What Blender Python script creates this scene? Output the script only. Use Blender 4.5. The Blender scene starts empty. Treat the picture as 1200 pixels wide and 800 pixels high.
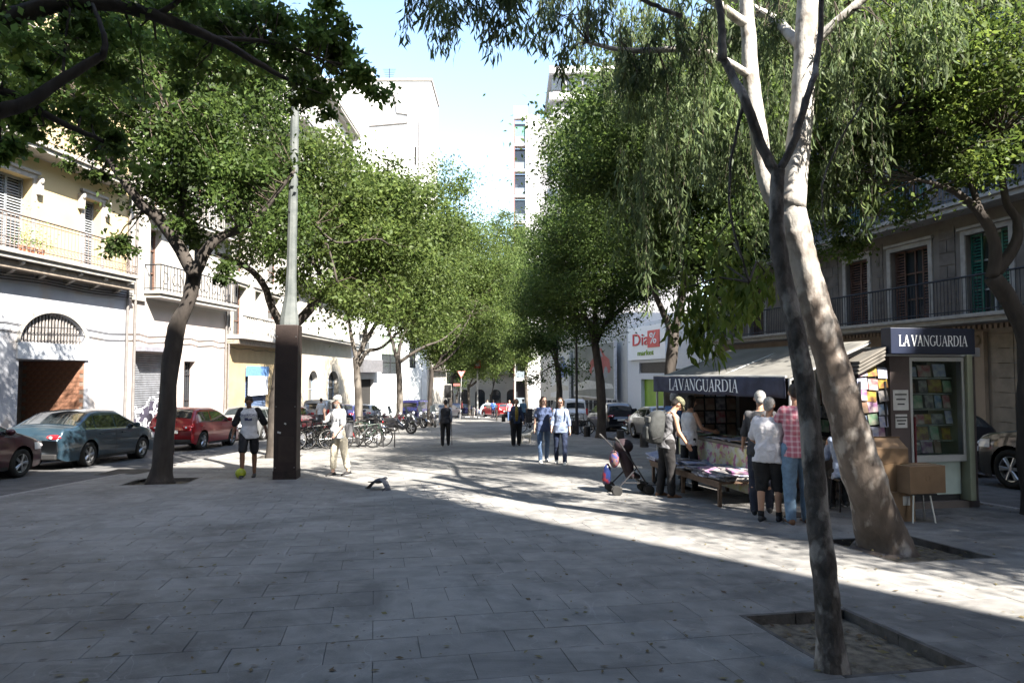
import bpy, math, random
from mathutils import Vector, Matrix
import numpy as np
random.seed(7); R = np.random.RandomState(11)
SC = bpy.context.scene; COL = SC.collection
rad = math.radians
# ---------------- camera, sky, sun, exposure ----------------
F = 800.0; HOR = 438.0; CH = 1.6; SLOPE = -0.04          # pixels of the 1200x800 photograph; the street falls 4 in 100 away from us
pitch = math.atan((HOR - 400) / F)
cam = bpy.data.objects.new('camera', bpy.data.cameras.new('camera')); COL.objects.link(cam)
cam.data.sensor_width = 36; cam.data.lens = 36 * F / 1200; cam.data.clip_end = 2000; cam.data.clip_start = 0.05
cam.location = (0, 0, CH); cam.rotation_euler = (math.pi / 2 + pitch, 0, 0); SC.camera = cam
W = bpy.data.worlds.new('World'); SC.world = W; W.use_nodes = True
nt = W.node_tree; sky = nt.nodes.new('ShaderNodeTexSky'); sky.sky_type = 'NISHITA'; sky.sun_disc = False
SUN_H = Vector((-0.63, 0.78, 0)).normalized(); SUN_E = rad(43.5)
sky.sun_elevation = SUN_E; sky.sun_rotation = math.atan2(-SUN_H.x, -SUN_H.y)
sky.air_density = 1.15; sky.dust_density = 1.1; sky.ozone_density = 1.0
nt.links.new(sky.outputs[0], nt.nodes['Background'].inputs[0]); nt.nodes['Background'].inputs[1].default_value = 0.09
sl = bpy.data.lights.new('sun', 'SUN'); sl.energy = 4.8; sl.angle = rad(0.55); sl.color = (1.0, 0.93, 0.83)
so = bpy.data.objects.new('sun', sl); COL.objects.link(so)
sd = Vector((SUN_H.x * math.cos(SUN_E), SUN_H.y * math.cos(SUN_E), -math.sin(SUN_E)))
so.rotation_euler = sd.to_track_quat('-Z', 'Y').to_euler(); so.location = (10, -10, 30)
SC.view_settings.view_transform = 'Standard'; SC.view_settings.look = 'None'; SC.view_settings.gamma = 1
SC.view_settings.exposure = 2.55
SC.cycles.max_bounces = 6; SC.cycles.diffuse_bounces = 4; SC.cycles.transparent_max_bounces = 8

def gz(y): return SLOPE * y if y < 110 else SLOPE * 110
def ray(u, v):
    X = (u - 600) / F; U = (400 - v) / F
    return Vector((X, math.cos(pitch) - U * math.sin(pitch), math.sin(pitch) + U * math.cos(pitch)))
def gp(u, v):                                            # pixel -> point on the sloping ground
    d = ray(u, v); t = CH / (SLOPE * d.y - d.z); return Vector((d.x * t, d.y * t, CH + d.z * t))
def at(u, v, Y):                                         # pixel -> point at depth Y
    d = ray(u, v); t = Y / d.y; return Vector((d.x * t, Y, CH + d.z * t))

# ---------------- materials ----------------
MATS = {}
def mat(name, col, rough=0.7, var=0.12, scale=6.0, bump=0.0, bscale=60.0, metal=0.0, spec=0.4, col2=None, trans=0.0, emit=0.0, coat=0.0, detail=6.0, stretch=None, patch=None, pscale=1.0):
    if name in MATS: return MATS[name]
    m = bpy.data.materials.new(name); m.use_nodes = True; n = m.node_tree; L = n.links.new
    b = n.nodes['Principled BSDF']; b.inputs['Roughness'].default_value = rough; b.inputs['Metallic'].default_value = metal
    b.inputs['Specular IOR Level'].default_value = spec
    if coat: b.inputs['Coat Weight'].default_value = coat; b.inputs['Coat Roughness'].default_value = 0.05
    tc = n.nodes.new('ShaderNodeTexCoord'); src = tc.outputs['Object']
    if stretch:
        mp = n.nodes.new('ShaderNodeMapping'); mp.inputs['Scale'].default_value = stretch; L(src, mp.inputs[0]); src = mp.outputs[0]
    c = (*col, 1); c2 = (*(col2 or tuple(max(0, x * (1 - 2 * var)) for x in col)), 1)
    if var > 0 or col2:
        no = n.nodes.new('ShaderNodeTexNoise'); no.inputs['Scale'].default_value = scale; no.inputs['Detail'].default_value = detail; L(src, no.inputs[0])
        mr = n.nodes.new('ShaderNodeMapRange'); mr.inputs[1].default_value = 0.35; mr.inputs[2].default_value = 0.65; L(no.outputs[0], mr.inputs[0])
        mx = n.nodes.new('ShaderNodeMix'); mx.data_type = 'RGBA'; mx.inputs[6].default_value = c; mx.inputs[7].default_value = c2; L(mr.outputs[0], mx.inputs[0])
        out = mx.outputs[2]
        if patch:
            n2 = n.nodes.new('ShaderNodeTexNoise'); n2.inputs['Scale'].default_value = pscale; n2.inputs['Detail'].default_value = 8; L(src, n2.inputs[0])
            m2 = n.nodes.new('ShaderNodeMapRange'); m2.inputs[1].default_value = 0.52; m2.inputs[2].default_value = 0.6; L(n2.outputs[0], m2.inputs[0])
            x2 = n.nodes.new('ShaderNodeMix'); x2.data_type = 'RGBA'; x2.inputs[7].default_value = (*patch, 1); L(out, x2.inputs[6]); L(m2.outputs[0], x2.inputs[0]); out = x2.outputs[2]
        L(out, b.inputs['Base Color'])
    else: b.inputs['Base Color'].default_value = c; out = None
    if bump:
        nb = n.nodes.new('ShaderNodeTexNoise'); nb.inputs['Scale'].default_value = bscale; nb.inputs['Detail'].default_value = 5; L(src, nb.inputs[0])
        bp = n.nodes.new('ShaderNodeBump'); bp.inputs['Strength'].default_value = bump; bp.inputs['Distance'].default_value = 0.02; L(nb.outputs[0], bp.inputs['Height']); L(bp.outputs[0], b.inputs['Normal'])
    if trans:
        t = n.nodes.new('ShaderNodeBsdfTranslucent'); ms = n.nodes.new('ShaderNodeMixShader'); ms.inputs[0].default_value = trans
        if out: 
            hs = n.nodes.new('ShaderNodeHueSaturation'); hs.inputs['Value'].default_value = 1.5; hs.inputs['Hue'].default_value = 0.485; L(out, hs.inputs['Color']); L(hs.outputs[0], t.inputs[0])
        L(b.outputs[0], ms.inputs[1]); L(t.outputs[0], ms.inputs[2]); L(ms.outputs[0], n.nodes['Material Output'].inputs[0])
    if emit: b.inputs['Emission Color'].default_value = c; b.inputs['Emission Strength'].default_value = emit
    MATS[name] = m; return m

# ---------------- mesh builder ----------------
FOLD = []
class MB:
    def __init__(s): s.v = []; s.f = []
    def add(s, vs, fs):
        o = len(s.v); s.v += [tuple(p) for p in vs]; s.f += [tuple(i + o for i in f) for f in fs]; return s
    def box(s, c, d, rz=0, rx=0, ry=0, taper=1.0):
        x, y, z = d[0] / 2, d[1] / 2, d[2] / 2; M = Matrix.Rotation(rz, 3, 'Z') @ Matrix.Rotation(rx, 3, 'X') @ Matrix.Rotation(ry, 3, 'Y'); c = Vector(c)
        vs = [M @ Vector((a * x * (taper if e > 0 else 1), b * y * (taper if e > 0 else 1), e * z)) + c for a, b, e in ((-1,-1,-1),(1,-1,-1),(1,1,-1),(-1,1,-1),(-1,-1,1),(1,-1,1),(1,1,1),(-1,1,1))]
        return s.add(vs, [(0,3,2,1),(4,5,6,7),(0,1,5,4),(1,2,6,5),(2,3,7,6),(3,0,4,7)])
    def tube(s, pts, r, n=8, cap=True, ell=None, up=None):
        pts = [Vector(p) for p in pts]; k = len(pts)
        rr = r if hasattr(r, '__len__') else [r] * k; vs = []; fs = []
        t0 = (pts[1] - pts[0]).normalized(); a = Vector(up) if up else (Vector((0, 0, 1)) if abs(t0.z) < .9 else Vector((1, 0, 0)))
        a = (a - t0 * a.dot(t0)).normalized()
        for i in range(k):
            t = (pts[min(i + 1, k - 1)] - pts[max(i - 1, 0)]); t = t.normalized() if t.length > 1e-9 else t0
            a = a - t * a.dot(t); a = a.normalized() if a.length > 1e-6 else t.orthogonal().normalized(); b = t.cross(a)
            ra, rb = (rr[i], rr[i]) if not ell else (rr[i] * ell[0], rr[i] * ell[1])
            for j in range(n):
                th = 2 * math.pi * j / n; vs.append(pts[i] + a * math.cos(th) * ra + b * math.sin(th) * rb)
        for i in range(k - 1):
            for j in range(n): q = (j + 1) % n; fs.append((i * n + j, i * n + q, (i + 1) * n + q, (i + 1) * n + j))
        if cap: fs.append(tuple(range(n - 1, -1, -1))); fs.append(tuple((k - 1) * n + j for j in range(n)))
        return s.add(vs, fs)
    def cap(s, p0, p1, r0, r1, n=10, ell=None, up=None):          # tapered capsule with round ends
        p0 = Vector(p0); p1 = Vector(p1); t = (p1 - p0); L = t.length or 1e-6; t = t / L if L > 1e-6 else Vector((0, 0, 1)); P = []; Q = []
        for a in (80, 55, 25): P.append(p0 - t * r0 * math.sin(rad(a))); Q.append(r0 * math.cos(rad(a)))
        P += [p0, p1]; Q += [r0, r1]
        for a in (25, 55, 80): P.append(p1 + t * r1 * math.sin(rad(a))); Q.append(r1 * math.cos(rad(a)))
        return s.tube(P, Q, n, True, ell, up)
    def ball(s, c, r, n=12, m=8, M=None):
        c = Vector(c); r = r if hasattr(r, '__len__') else (r, r, r); vs = []; fs = []
        for i in range(m + 1):
            ph = math.pi * i / m
            for j in range(n):
                th = 2 * math.pi * j / n; p = Vector((r[0] * math.sin(ph) * math.cos(th), r[1] * math.sin(ph) * math.sin(th), -r[2] * math.cos(ph)))
                vs.append((M @ p if M else p) + c)
        for i in range(m):
            for j in range(n): q = (j + 1) % n; fs.append((i * n + j, i * n + q, (i + 1) * n + q, (i + 1) * n + j))
        return s.add(vs, fs)
    def cyl(s, c, r, h, n=16, r2=None):
        return s.tube([Vector(c), Vector(c) + Vector((0, 0, h))], [r, r if r2 is None else r2], n)
    def prism(s, poly, ax, lo, hi):                                # polygon (a,b) extruded along axis ax
        def P(a, b, t): return (t, a, b) if ax == 'x' else ((a, t, b) if ax == 'y' else (a, b, t))
        n = len(poly); vs = [P(a, b, lo) for a, b in poly] + [P(a, b, hi) for a, b in poly]
        return s.add(vs, [tuple(range(n - 1, -1, -1)), tuple(range(n, 2 * n))] + [(i, (i + 1) % n, (i + 1) % n + n, i + n) for i in range(n)])
    def loft(s, rings, cap=True, close=True):
        n = len(rings[0]); vs = [p for r in rings for p in r]; fs = []
        for i in range(len(rings) - 1):
            for j in range(n if close else n - 1): q = (j + 1) % n; fs.append((i * n + j, i * n + q, (i + 1) * n + q, (i + 1) * n + j))
        if cap: fs.append(tuple(range(n - 1, -1, -1))); fs.append(tuple((len(rings) - 1) * n + j for j in range(n)))
        return s.add(vs, fs)
    def grid(s, fn, nu, nv, th=0):
        vs = [fn(i / nu, j / nv) for j in range(nv + 1) for i in range(nu + 1)]
        return s.add(vs, [(j * (nu + 1) + i, j * (nu + 1) + i + 1, (j + 1) * (nu + 1) + i + 1, (j + 1) * (nu + 1) + i) for j in range(nv) for i in range(nu)])
    def xf(s, M): s.v = [tuple(M @ Vector(p)) for p in s.v]; return s
    def build(s, name, m, parent=None, smooth=False, bevel=0, loc=None, rz=0, solid=0, remesh=0, fixn=False, fold=0):
        me = bpy.data.meshes.new(name); me.from_pydata(s.v, [], s.f); 
        if m: me.materials.append(m)
        if smooth: me.polygons.foreach_set('use_smooth', [True] * len(me.polygons))
        o = bpy.data.objects.new(name, me); COL.objects.link(o)
        if loc is not None: o.location = loc
        o.rotation_euler.z = rz
        if parent: o.parent = parent
        if fixn:
            import bmesh; bm = bmesh.new(); bm.from_mesh(me); bmesh.ops.recalc_face_normals(bm, faces=bm.faces); bm.to_mesh(me); bm.free()
        if remesh:
            md = o.modifiers.new('r', 'REMESH'); md.mode = 'VOXEL'; md.voxel_size = remesh; md.use_smooth_shade = True
            sm = o.modifiers.new('s', 'SMOOTH'); sm.factor = 0.5; sm.iterations = 3
            if fold:
                if not FOLD:
                    tx = bpy.data.textures.new('folds', 'CLOUDS'); tx.noise_scale = .085; tx.noise_depth = 2; FOLD.append(tx)
                dm = o.modifiers.new('f', 'DISPLACE'); dm.texture = FOLD[0]; dm.strength = fold; dm.mid_level = .38
        if solid: md = o.modifiers.new('t', 'SOLIDIFY'); md.thickness = solid
        if bevel: md = o.modifiers.new('b', 'BEVEL'); md.width = bevel; md.segments = 2; md.limit_method = 'ANGLE'; md.angle_limit = rad(40)
        return o
    # facade helper: write in (s, d, z) = along, outwards, up
def tag(o, label=None, cat=None, group=None, kind=None):
    if label: o['label'] = label
    if cat: o['category'] = cat
    if group: o['group'] = group
    if kind: o['kind'] = kind
    return o
def thing(name, label, cat, loc=(0, 0, 0), rz=0, group=None, rx=0):
    o = bpy.data.objects.new(name, None); COL.objects.link(o); o.empty_display_size = 0.1
    o.location = loc; o.rotation_euler = (rx, 0, rz); return tag(o, label, cat, group)
def kids(o): return [c for c in list(COL.objects) if c.parent == o]
def copy_tree(o, parent=None, cmap=None):
    if cmap is None:
        cmap = {}
        for c in list(COL.objects):
            if c.parent: cmap.setdefault(c.parent.name, []).append(c)
    c = o.copy(); COL.objects.link(c)
    if parent: c.parent = parent
    for ch in cmap.get(o.name, []): copy_tree(ch, c, cmap)
    return c
def text_mesh(txt, size, m, name, parent, loc, rot, thick=0.004, sx=1.0):
    cu = bpy.data.curves.new(name, 'FONT'); cu.body = txt; cu.size = size; cu.extrude = thick; cu.align_x = 'CENTER'; cu.align_y = 'CENTER'; cu.resolution_u = 3
    t = bpy.data.objects.new(name, cu); COL.objects.link(t); bpy.context.view_layer.update()
    me = bpy.data.meshes.new_from_object(t.evaluated_get(bpy.context.evaluated_depsgraph_get())); bpy.data.objects.remove(t)
    me.materials.clear(); me.materials.append(m)
    o = bpy.data.objects.new(name, me); COL.objects.link(o); o.location = loc; o.rotation_euler = rot; o.scale.x = sx; o.parent = parent; return o
# serif capitals drawn as strokes: (x0,y0,x1,y1,width) in a 1-high em
def arc(cx, cy, rx, ry, a0, a1, w0, w1, n=10):
    out = []
    for i in range(n):
        a, b = rad(a0 + (a1 - a0) * i / n), rad(a0 + (a1 - a0) * (i + 1) / n); k = abs(math.cos((a + b) / 2)); 
        out.append((cx + rx * math.cos(a), cy + ry * math.sin(a), cx + rx * math.cos(b), cy + ry * math.sin(b), w0 + (w1 - w0) * k))
    return out
TK, TN = .13, .05
def sf(x, y, w=.17): return [(x - w / 2 - .03, y, x + w / 2 + .03, y, .04)]
GL = {
 'L': (.58, [(.14, 0, .14, 1, TK), (.14, .02, .54, .02, TN), (.54, .02, .56, .26, TN)] + sf(.14, .98) + sf(.14, .02)),
 'A': (.72, [(.08, 0, .36, 1, TN), (.36, 1, .62, 0, TK), (.19, .36, .5, .36, TN)] + sf(.08, .02, .14) + sf(.62, .02)),
 'V': (.72, [(.1, 1, .36, 0, TK), (.36, 0, .64, 1, TN)] + sf(.1, .98) + sf(.64, .98, .14)),
 'N': (.78, [(.12, 0, .12, 1, TN), (.12, 1, .66, 0, TK), (.66, 0, .66, 1, TN)] + sf(.12, .02, .14) + sf(.66, .98, .14) + sf(.08, .98, .1)),
 'G': (.76, arc(.42, .5, .32, .48, 50, 320, TN, TK, 14) + [(.66, .4, .66, .12, TK)] + sf(.64, .42)),
 'U': (.76, [(.14, .3, .14, 1, TK), (.62, .3, .62, 1, TN)] + arc(.38, .32, .24, .3, 180, 360, TN, .09, 8) + sf(.14, .98) + sf(.62, .98, .14)),
 'R': (.7, [(.14, 0, .14, 1, TK), (.14, .97, .36, .97, TN), (.14, .5, .36, .5, TN), (.34, .5, .64, .0, TK)] + arc(.36, .735, .18, .235, -90, 90, TN, TK, 8) + sf(.14, .98) + sf(.14, .02) + sf(.64, .02, .1)),
 'D': (.76, [(.14, 0, .14, 1, TK), (.14, .97, .34, .97, TN), (.14, .03, .34, .03, TN)] + arc(.34, .5, .3, .47, -90, 90, TN, TK, 10) + sf(.14, .98) + sf(.14, .02)),
 'I': (.32, [(.16, 0, .16, 1, TK)] + sf(.16, .98) + sf(.16, .02)), ' ': (.22, [])}
def serif_text(txt, width, h, m, name, parent, fn):                # fn(s, z) -> point; s in [0,width], z in [0,h]
    tot = sum(GL[c][0] for c in txt); kx = width / tot; x = 0; b = MB()
    for c in txt:
        for (x0, y0, x1, y1, w) in GL[c][1]:
            dx, dy = x1 - x0, y1 - y0; L = math.hypot(dx, dy) or 1; nx, ny = -dy / L * w / 2, dx / L * w / 2; ex, ey = dx / L * .01, dy / L * .01
            P = [(x0 - ex + nx, y0 - ey + ny), (x1 + ex + nx, y1 + ey + ny), (x1 + ex - nx, y1 + ey - ny), (x0 - ex - nx, y0 - ey - ny)]
            b.add([fn((x + px) * kx, py * h) for px, py in P], [(3, 2, 1, 0)])
        x += GL[c][0]
    return b.build(name, m, parent)
# ---------------- materials of the place ----------------
def paving_mat(name, joints):
    m = bpy.data.materials.new(name); m.use_nodes = True; n = m.node_tree; L = n.links.new; b = n.nodes['Principled BSDF']
    def N(t, **k):
        x = n.nodes.new(t)
        for a, v in k.items(): setattr(x, a, v)
        return x
    def MA(op, a, bb=None):
        x = N('ShaderNodeMath', operation=op)
        for i, q in enumerate((a, bb)):
            if q is None: continue
            if isinstance(q, (int, float)): x.inputs[i].default_value = q
            else: L(q, x.inputs[i])
        return x.outputs[0]
    ge = N('ShaderNodeNewGeometry'); mp = N('ShaderNodeMapping'); mp.inputs['Rotation'].default_value = (0, 0, -AX); L(ge.outputs['Position'], mp.inputs[0])
    sp = N('ShaderNodeSeparateXYZ'); L(mp.outputs[0], sp.inputs[0])
    jy = MA('FLOOR', MA('DIVIDE', sp.outputs[1], .4)); od = MA('MULTIPLY', MA('FLOORED_MODULO', jy, 2), .3); xx = MA('DIVIDE', MA('SUBTRACT', sp.outputs[0], od), .6); ix = MA('FLOOR', xx)
    cb = N('ShaderNodeCombineXYZ'); L(ix, cb.inputs[0]); L(jy, cb.inputs[1]); wn = N('ShaderNodeTexWhiteNoise'); wn.noise_dimensions = '3D'; L(cb.outputs[0], wn.inputs[0])
    n1 = N('ShaderNodeTexNoise'); n1.inputs['Scale'].default_value = .35; n1.inputs['Detail'].default_value = 8; n1.inputs['Distortion'].default_value = .6; L(ge.outputs['Position'], n1.inputs[0])
    n2 = N('ShaderNodeTexNoise'); n2.inputs['Scale'].default_value = 5; n2.inputs['Detail'].default_value = 9; L(ge.outputs['Position'], n2.inputs[0])
    n3 = N('ShaderNodeTexNoise'); n3.inputs['Scale'].default_value = 90; n3.inputs['Detail'].default_value = 4; L(ge.outputs['Position'], n3.inputs[0])
    vo = N('ShaderNodeTexVoronoi'); vo.inputs['Scale'].default_value = 2.3; L(ge.outputs['Position'], vo.inputs[0])
    spot = N('ShaderNodeMapRange'); spot.inputs[1].default_value = .04; spot.inputs[2].default_value = .075; spot.inputs[3].default_value = .5; spot.inputs[4].default_value = 1; L(vo.outputs[0], spot.inputs[0])
    val = MA('ADD', MA('MULTIPLY', wn.outputs[0], .11), MA('ADD', MA('MULTIPLY', n1.outputs[0], .85), MA('ADD', MA('MULTIPLY', n2.outputs[0], .6), MA('MULTIPLY', n3.outputs[0], .18))))
    cr = N('ShaderNodeValToRGB'); e = cr.color_ramp.elements; e[0].position = .5; e[0].color = (.048, .0485, .05, 1); e[1].position = 1.15 if False else 1.0; e[1].color = (.215, .21, .20, 1)
    L(val, cr.inputs[0]); mx = N('ShaderNodeMix', data_type='RGBA', blend_type='MULTIPLY'); mx.inputs[0].default_value = 1; L(cr.outputs[0], mx.inputs[6]); L(spot.outputs[0], mx.inputs[7]); out = mx.outputs[2]
    # pale scuffs and drag lines
    wv = N('ShaderNodeTexNoise'); wv.inputs['Scale'].default_value = .9; wv.inputs['Detail'].default_value = 2; wv.inputs['Distortion'].default_value = 2.5; L(ge.outputs['Position'], wv.inputs[0])
    ab = MA('ABSOLUTE', MA('SUBTRACT', wv.outputs[0], .5)); sc = N('ShaderNodeMapRange'); sc.inputs[1].default_value = .0; sc.inputs[2].default_value = .006; sc.inputs[3].default_value = .5; sc.inputs[4].default_value = 0; L(ab, sc.inputs[0])
    m3 = N('ShaderNodeMix', data_type='RGBA'); m3.inputs[7].default_value = (.33, .33, .33, 1); L(out, m3.inputs[6]); L(MA('MULTIPLY', sc.outputs[0], n2.outputs[0]), m3.inputs[0]); out = m3.outputs[2]
    if joints:
        fx = MA('FRACT', xx); fy = MA('FRACT', MA('DIVIDE', sp.outputs[1], .4))
        jx = MA('LESS_THAN', MA('MINIMUM', fx, MA('SUBTRACT', 1, fx)), .012); jj = MA('LESS_THAN', MA('MINIMUM', fy, MA('SUBTRACT', 1, fy)), .018)
        m4 = N('ShaderNodeMix', data_type='RGBA'); m4.inputs[7].default_value = (.05, .05, .048, 1); L(out, m4.inputs[6]); L(MA('MAXIMUM', jx, jj), m4.inputs[0]); out = m4.outputs[2]
    L(out, b.inputs['Base Color']); b.inputs['Roughness'].default_value = .72; b.inputs['Specular IOR Level'].default_value = .25
    rr = N('ShaderNodeMapRange'); rr.inputs[3].default_value = .6; rr.inputs[4].default_value = .9; L(n2.outputs[0], rr.inputs[0]); L(rr.outputs[0], b.inputs['Roughness'])
    def blend(src, fac, col):
        k = N('ShaderNodeMix', data_type='RGBA'); k.inputs[7].default_value = (*col, 1); L(src, k.inputs[6]); L(fac, k.inputs[0]); L(k.outputs[2], b.inputs['Base Color']); return k.outputs[2]
    def rng(src, a, c, lo, hi):
        k = N('ShaderNodeMapRange'); k.inputs[1].default_value = a; k.inputs[2].default_value = c; k.inputs[3].default_value = lo; k.inputs[4].default_value = hi; L(src, k.inputs[0]); return k.outputs[0]
    st1 = N('ShaderNodeTexNoise'); st1.inputs['Scale'].default_value = .55; st1.inputs['Detail'].default_value = 10; st1.inputs['Roughness'].default_value = .65; st1.inputs['Distortion'].default_value = 1.2; L(ge.outputs['Position'], st1.inputs[0])
    out = blend(out, rng(st1.outputs[0], .5, .66, 0, .55), (.045, .045, .046))          # old damp stains
    st2 = N('ShaderNodeTexNoise'); st2.inputs['Scale'].default_value = 1.7; st2.inputs['Detail'].default_value = 9; st2.inputs['Distortion'].default_value = 3; L(ge.outputs['Position'], st2.inputs[0])
    out = blend(out, rng(st2.outputs[0], .56, .72, 0, .35), (.26, .25, .235))           # pale dusty smears
    v2 = N('ShaderNodeTexVoronoi'); v2.inputs['Scale'].default_value = 7; L(ge.outputs['Position'], v2.inputs[0]); w2 = N('ShaderNodeTexNoise'); w2.inputs['Scale'].default_value = .8; L(ge.outputs['Position'], w2.inputs[0])
    out = blend(out, MA('MULTIPLY', rng(v2.outputs[0], .05, .09, .6, 0), rng(w2.outputs[0], .45, .6, 0, 1)), (.035, .033, .032))
    old = MA('GREATER_THAN', wn.outputs[0], .95); out = blend(out, MA('MULTIPLY', old, .22), (.05, .052, .056))     # replaced slabs
    bp = N('ShaderNodeBump'); bp.inputs['Strength'].default_value = .3; bp.inputs['Distance'].default_value = .006; L(n3.outputs[0], bp.inputs['Height']); L(bp.outputs[0], b.inputs['Normal'])
    MATS[name] = m; return m
AX = math.atan(.2)                                        # the plaza and its right kerb run this much to the left of our view
M_pave = paving_mat('slab stone', False); M_pavefar = paving_mat('slab stone far', True)
M_joint = mat('joint sand', (.08, .078, .075), .95)
M_asph = mat('asphalt', (.10, .10, .102), .85, .2, 3, .4, 150)
M_kerb = mat('kerb granite', (.24, .235, .23), .7, .2, 20, .2, 80)
M_walk = mat('footway tile', (.27, .26, .25), .8, .15, 3, .2, 60)
M_soil = mat('pit soil', (.15, .13, .10), .95, .3, 12, .8, 60)
M_edge = mat('pit edging', (.09, .085, .08), .85, .25, 8, .3, 60)
def sheet(name, poly, dz, m, kind='structure', parent=None, ny=14):
    # polygon split along Y so it follows the slope
    import bmesh
    me = bpy.data.meshes.new(name); bm = bmesh.new(); vs = [bm.verts.new((x, y, 0)) for x, y in poly]; bm.faces.new(vs)
    ys = [y for _, y in poly]
    for yc in (110,):
        if min(ys) < yc < max(ys): bmesh.ops.bisect_plane(bm, geom=bm.verts[:] + bm.edges[:] + bm.faces[:], plane_co=(0, yc, 0), plane_no=(0, 1, 0))
    for v in bm.verts: v.co.z = gz(v.co.y) + dz
    bm.to_mesh(me); bm.free(); me.materials.append(m); o = bpy.data.objects.new(name, me); COL.objects.link(o)
    if me.polygons[0].normal.z < 0: me.flip_normals()
    o.parent = parent
    if kind: o['kind'] = kind
    return o
def KR(y): return 9.7 - .2 * y                            # right kerb
def FR(y): return 17.9 - .2 * y                           # right facades
def FL(y): return -17.9 + .1125 * y if y < 33.7 else -14.11
KL = -8.6
sheet('ground', [(-400, -60), (400, -60), (400, 900), (-400, 900)], -.32, M_asph)
sheet('road', [(-120, -25), (120, -25), (120, 109), (-120, 109)], -.10, M_asph)
sheet('far_pavement', [(-60, 36), (KL, 36), (KL, 60), (-60, 61)], -.104, M_asph) if False else None
sheet('left_footway', [(-13.2, 8), (-13.2, 58), (-9.4, 68), (-7.2, 76), (-40, 76), (-40, 8)], 0.02, M_walk)
sheet('right_footway', [(KR(-8) + 4.9, -8), (60, -8), (60, 76), (KR(76) + 4.9, 76)], 0.02, M_walk)
YS = 33.0
sheet('plaza_border', [(KL + .05, 9), (KL + .95, 9), (KL + .95, YS), (KL + .05, YS)], -.0045, M_pavefar)
sheet('plaza_border', [(KR(6) - 1.0, 6), (KR(6) - .12, 6), (KR(YS) - .12, YS), (KR(YS) - 1.0, YS)], -.0045, M_pavefar)
sheet('plaza_paving_far', [(KL, YS), (KR(YS) - .12, YS), (KR(70) - .12, 70), (KL + 1.5, 70), (KL, 60)], 0.0, M_pavefar)
sheet('crossing_pavement', [(-60, 92), (60, 92), (60, 109), (-60, 109)], .02, M_walk)
# crosswalk stripes
zb = thing('crosswalk', None, None); zb['kind'] = 'structure'
for k in range(9):
    y0 = 74.5; x0 = -5 + k * 1.1; s_ = sheet('crosswalk_stripe', [(x0, y0 - 2), (x0 + .5, y0 - 2), (x0 + .3, y0 + 2), (x0 - .2, y0 + 2)], -.094, mat('road paint', (.7, .7, .68), .6), None, zb)
# --- plaza slabs ---
plaza = thing('plaza_paving', None, None, (0, 0, 0), 0); plaza['kind'] = 'structure'
plaza.rotation_euler = (Matrix.Rotation(math.atan(SLOPE), 3, 'X') @ Matrix.Rotation(AX, 3, 'Z')).to_euler()
ca, sa = math.cos(AX), math.sin(AX)
def toL(x, y): y = y / math.cos(math.atan(SLOPE)); return (x * ca + y * sa, -x * sa + y * ca)
def toW(x, y): X = x * ca - y * sa; Y = (x * sa + y * ca); return X, Y * math.cos(math.atan(SLOPE))
def q(v, s): return round(v / s) * s
PITS = []                                                 # local x0,x1,y0,y1
def add_pit(cx, cy, wx, wy):
    a, b = toL(cx, cy); x0 = q(a - wx / 2, .3); y0 = q(b - wy / 2, .4); PITS.append((x0, x0 + q(wx, .3), y0, y0 + q(wy, .4)))
add_pit(2.15, 4.58, .9, 1.2); add_pit(4.3, 7.45, 1.2, 1.2); add_pit(-7.1, 13.8, 1.2, 1.2); add_pit(-6.65, 20, 1.2, 1.2); add_pit(8.1, 9.6, 1.2, 1.2)
add_pit(3.9, 29.8, 1.2, 1.2); add_pit(-6.8, 29, 1.2, 1.2)
slab_me = None
def slab_mb(x0, x1, y0, y1, z=0, t=.05):
    g = .0016; c = .0025; x0 += g; x1 -= g; y0 += g; y1 -= g; b = MB()
    vs = [(x0, y0, z - t), (x1, y0, z - t), (x1, y1, z - t), (x0, y1, z - t), (x0, y0, z - c), (x1, y0, z - c), (x1, y1, z - c), (x0, y1, z - c), (x0 + c, y0 + c, z), (x1 - c, y0 + c, z), (x1 - c, y1 - c, z), (x0 + c, y1 - c, z)]
    return b.add(vs, [(0, 1, 5, 4), (1, 2, 6, 5), (2, 3, 7, 6), (3, 0, 4, 7), (4, 5, 9, 8), (5, 6, 10, 9), (6, 7, 11, 10), (7, 4, 8, 11), (8, 9, 10, 11)])
near = []; rest = []; bed = MB()
for j in range(int(-3 / .4), int(36 / .4)):
    y0 = j * .4; off = (j % 2) * .3
    for i in range(-34, 40):
        x0 = i * .6 + off; X, Y = toW(x0 + .3, y0 + .2)
        if Y > YS + .1 or Y < -1 or X < KL + .25 or X > KR(Y) - .3: continue
        segs = [(x0, x0 + .6)]; hit = False
        for (a, b_, c_, d_) in PITS:
            if y0 + .2 > c_ and y0 + .2 < d_:
                ns = []
                for s0, s1 in segs:
                    if s1 <= a + 1e-4 or s0 >= b_ - 1e-4: ns.append((s0, s1)); continue
                    hit = True
                    if s0 < a - 1e-4: ns.append((s0, a))
                    if s1 > b_ + 1e-4: ns.append((b_, s1))
                segs = ns
        for s0, s1 in segs:
            X, Y = toW((s0 + s1) / 2, y0 + .2); u = 600 + X / max(Y, .1) * F; v = 470 + 1280 / max(Y, .1)
            vis = Y > 3.4 and -60 < u < 1260
            (near if vis else rest).append((Y, s0, s1, y0))
            bed.add([(s0, y0, -.008), (s1, y0, -.008), (s1, y0 + .4, -.008), (s0, y0 + .4, -.008)], [(0, 1, 2, 3)])
near.sort(key=lambda t: t[0]); rest += near[300:]; near = near[:300]
rq = random.Random(12)
bed.build('slab_bedding', M_joint, plaza)
proto = {}
rs = random.Random(3)
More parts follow.
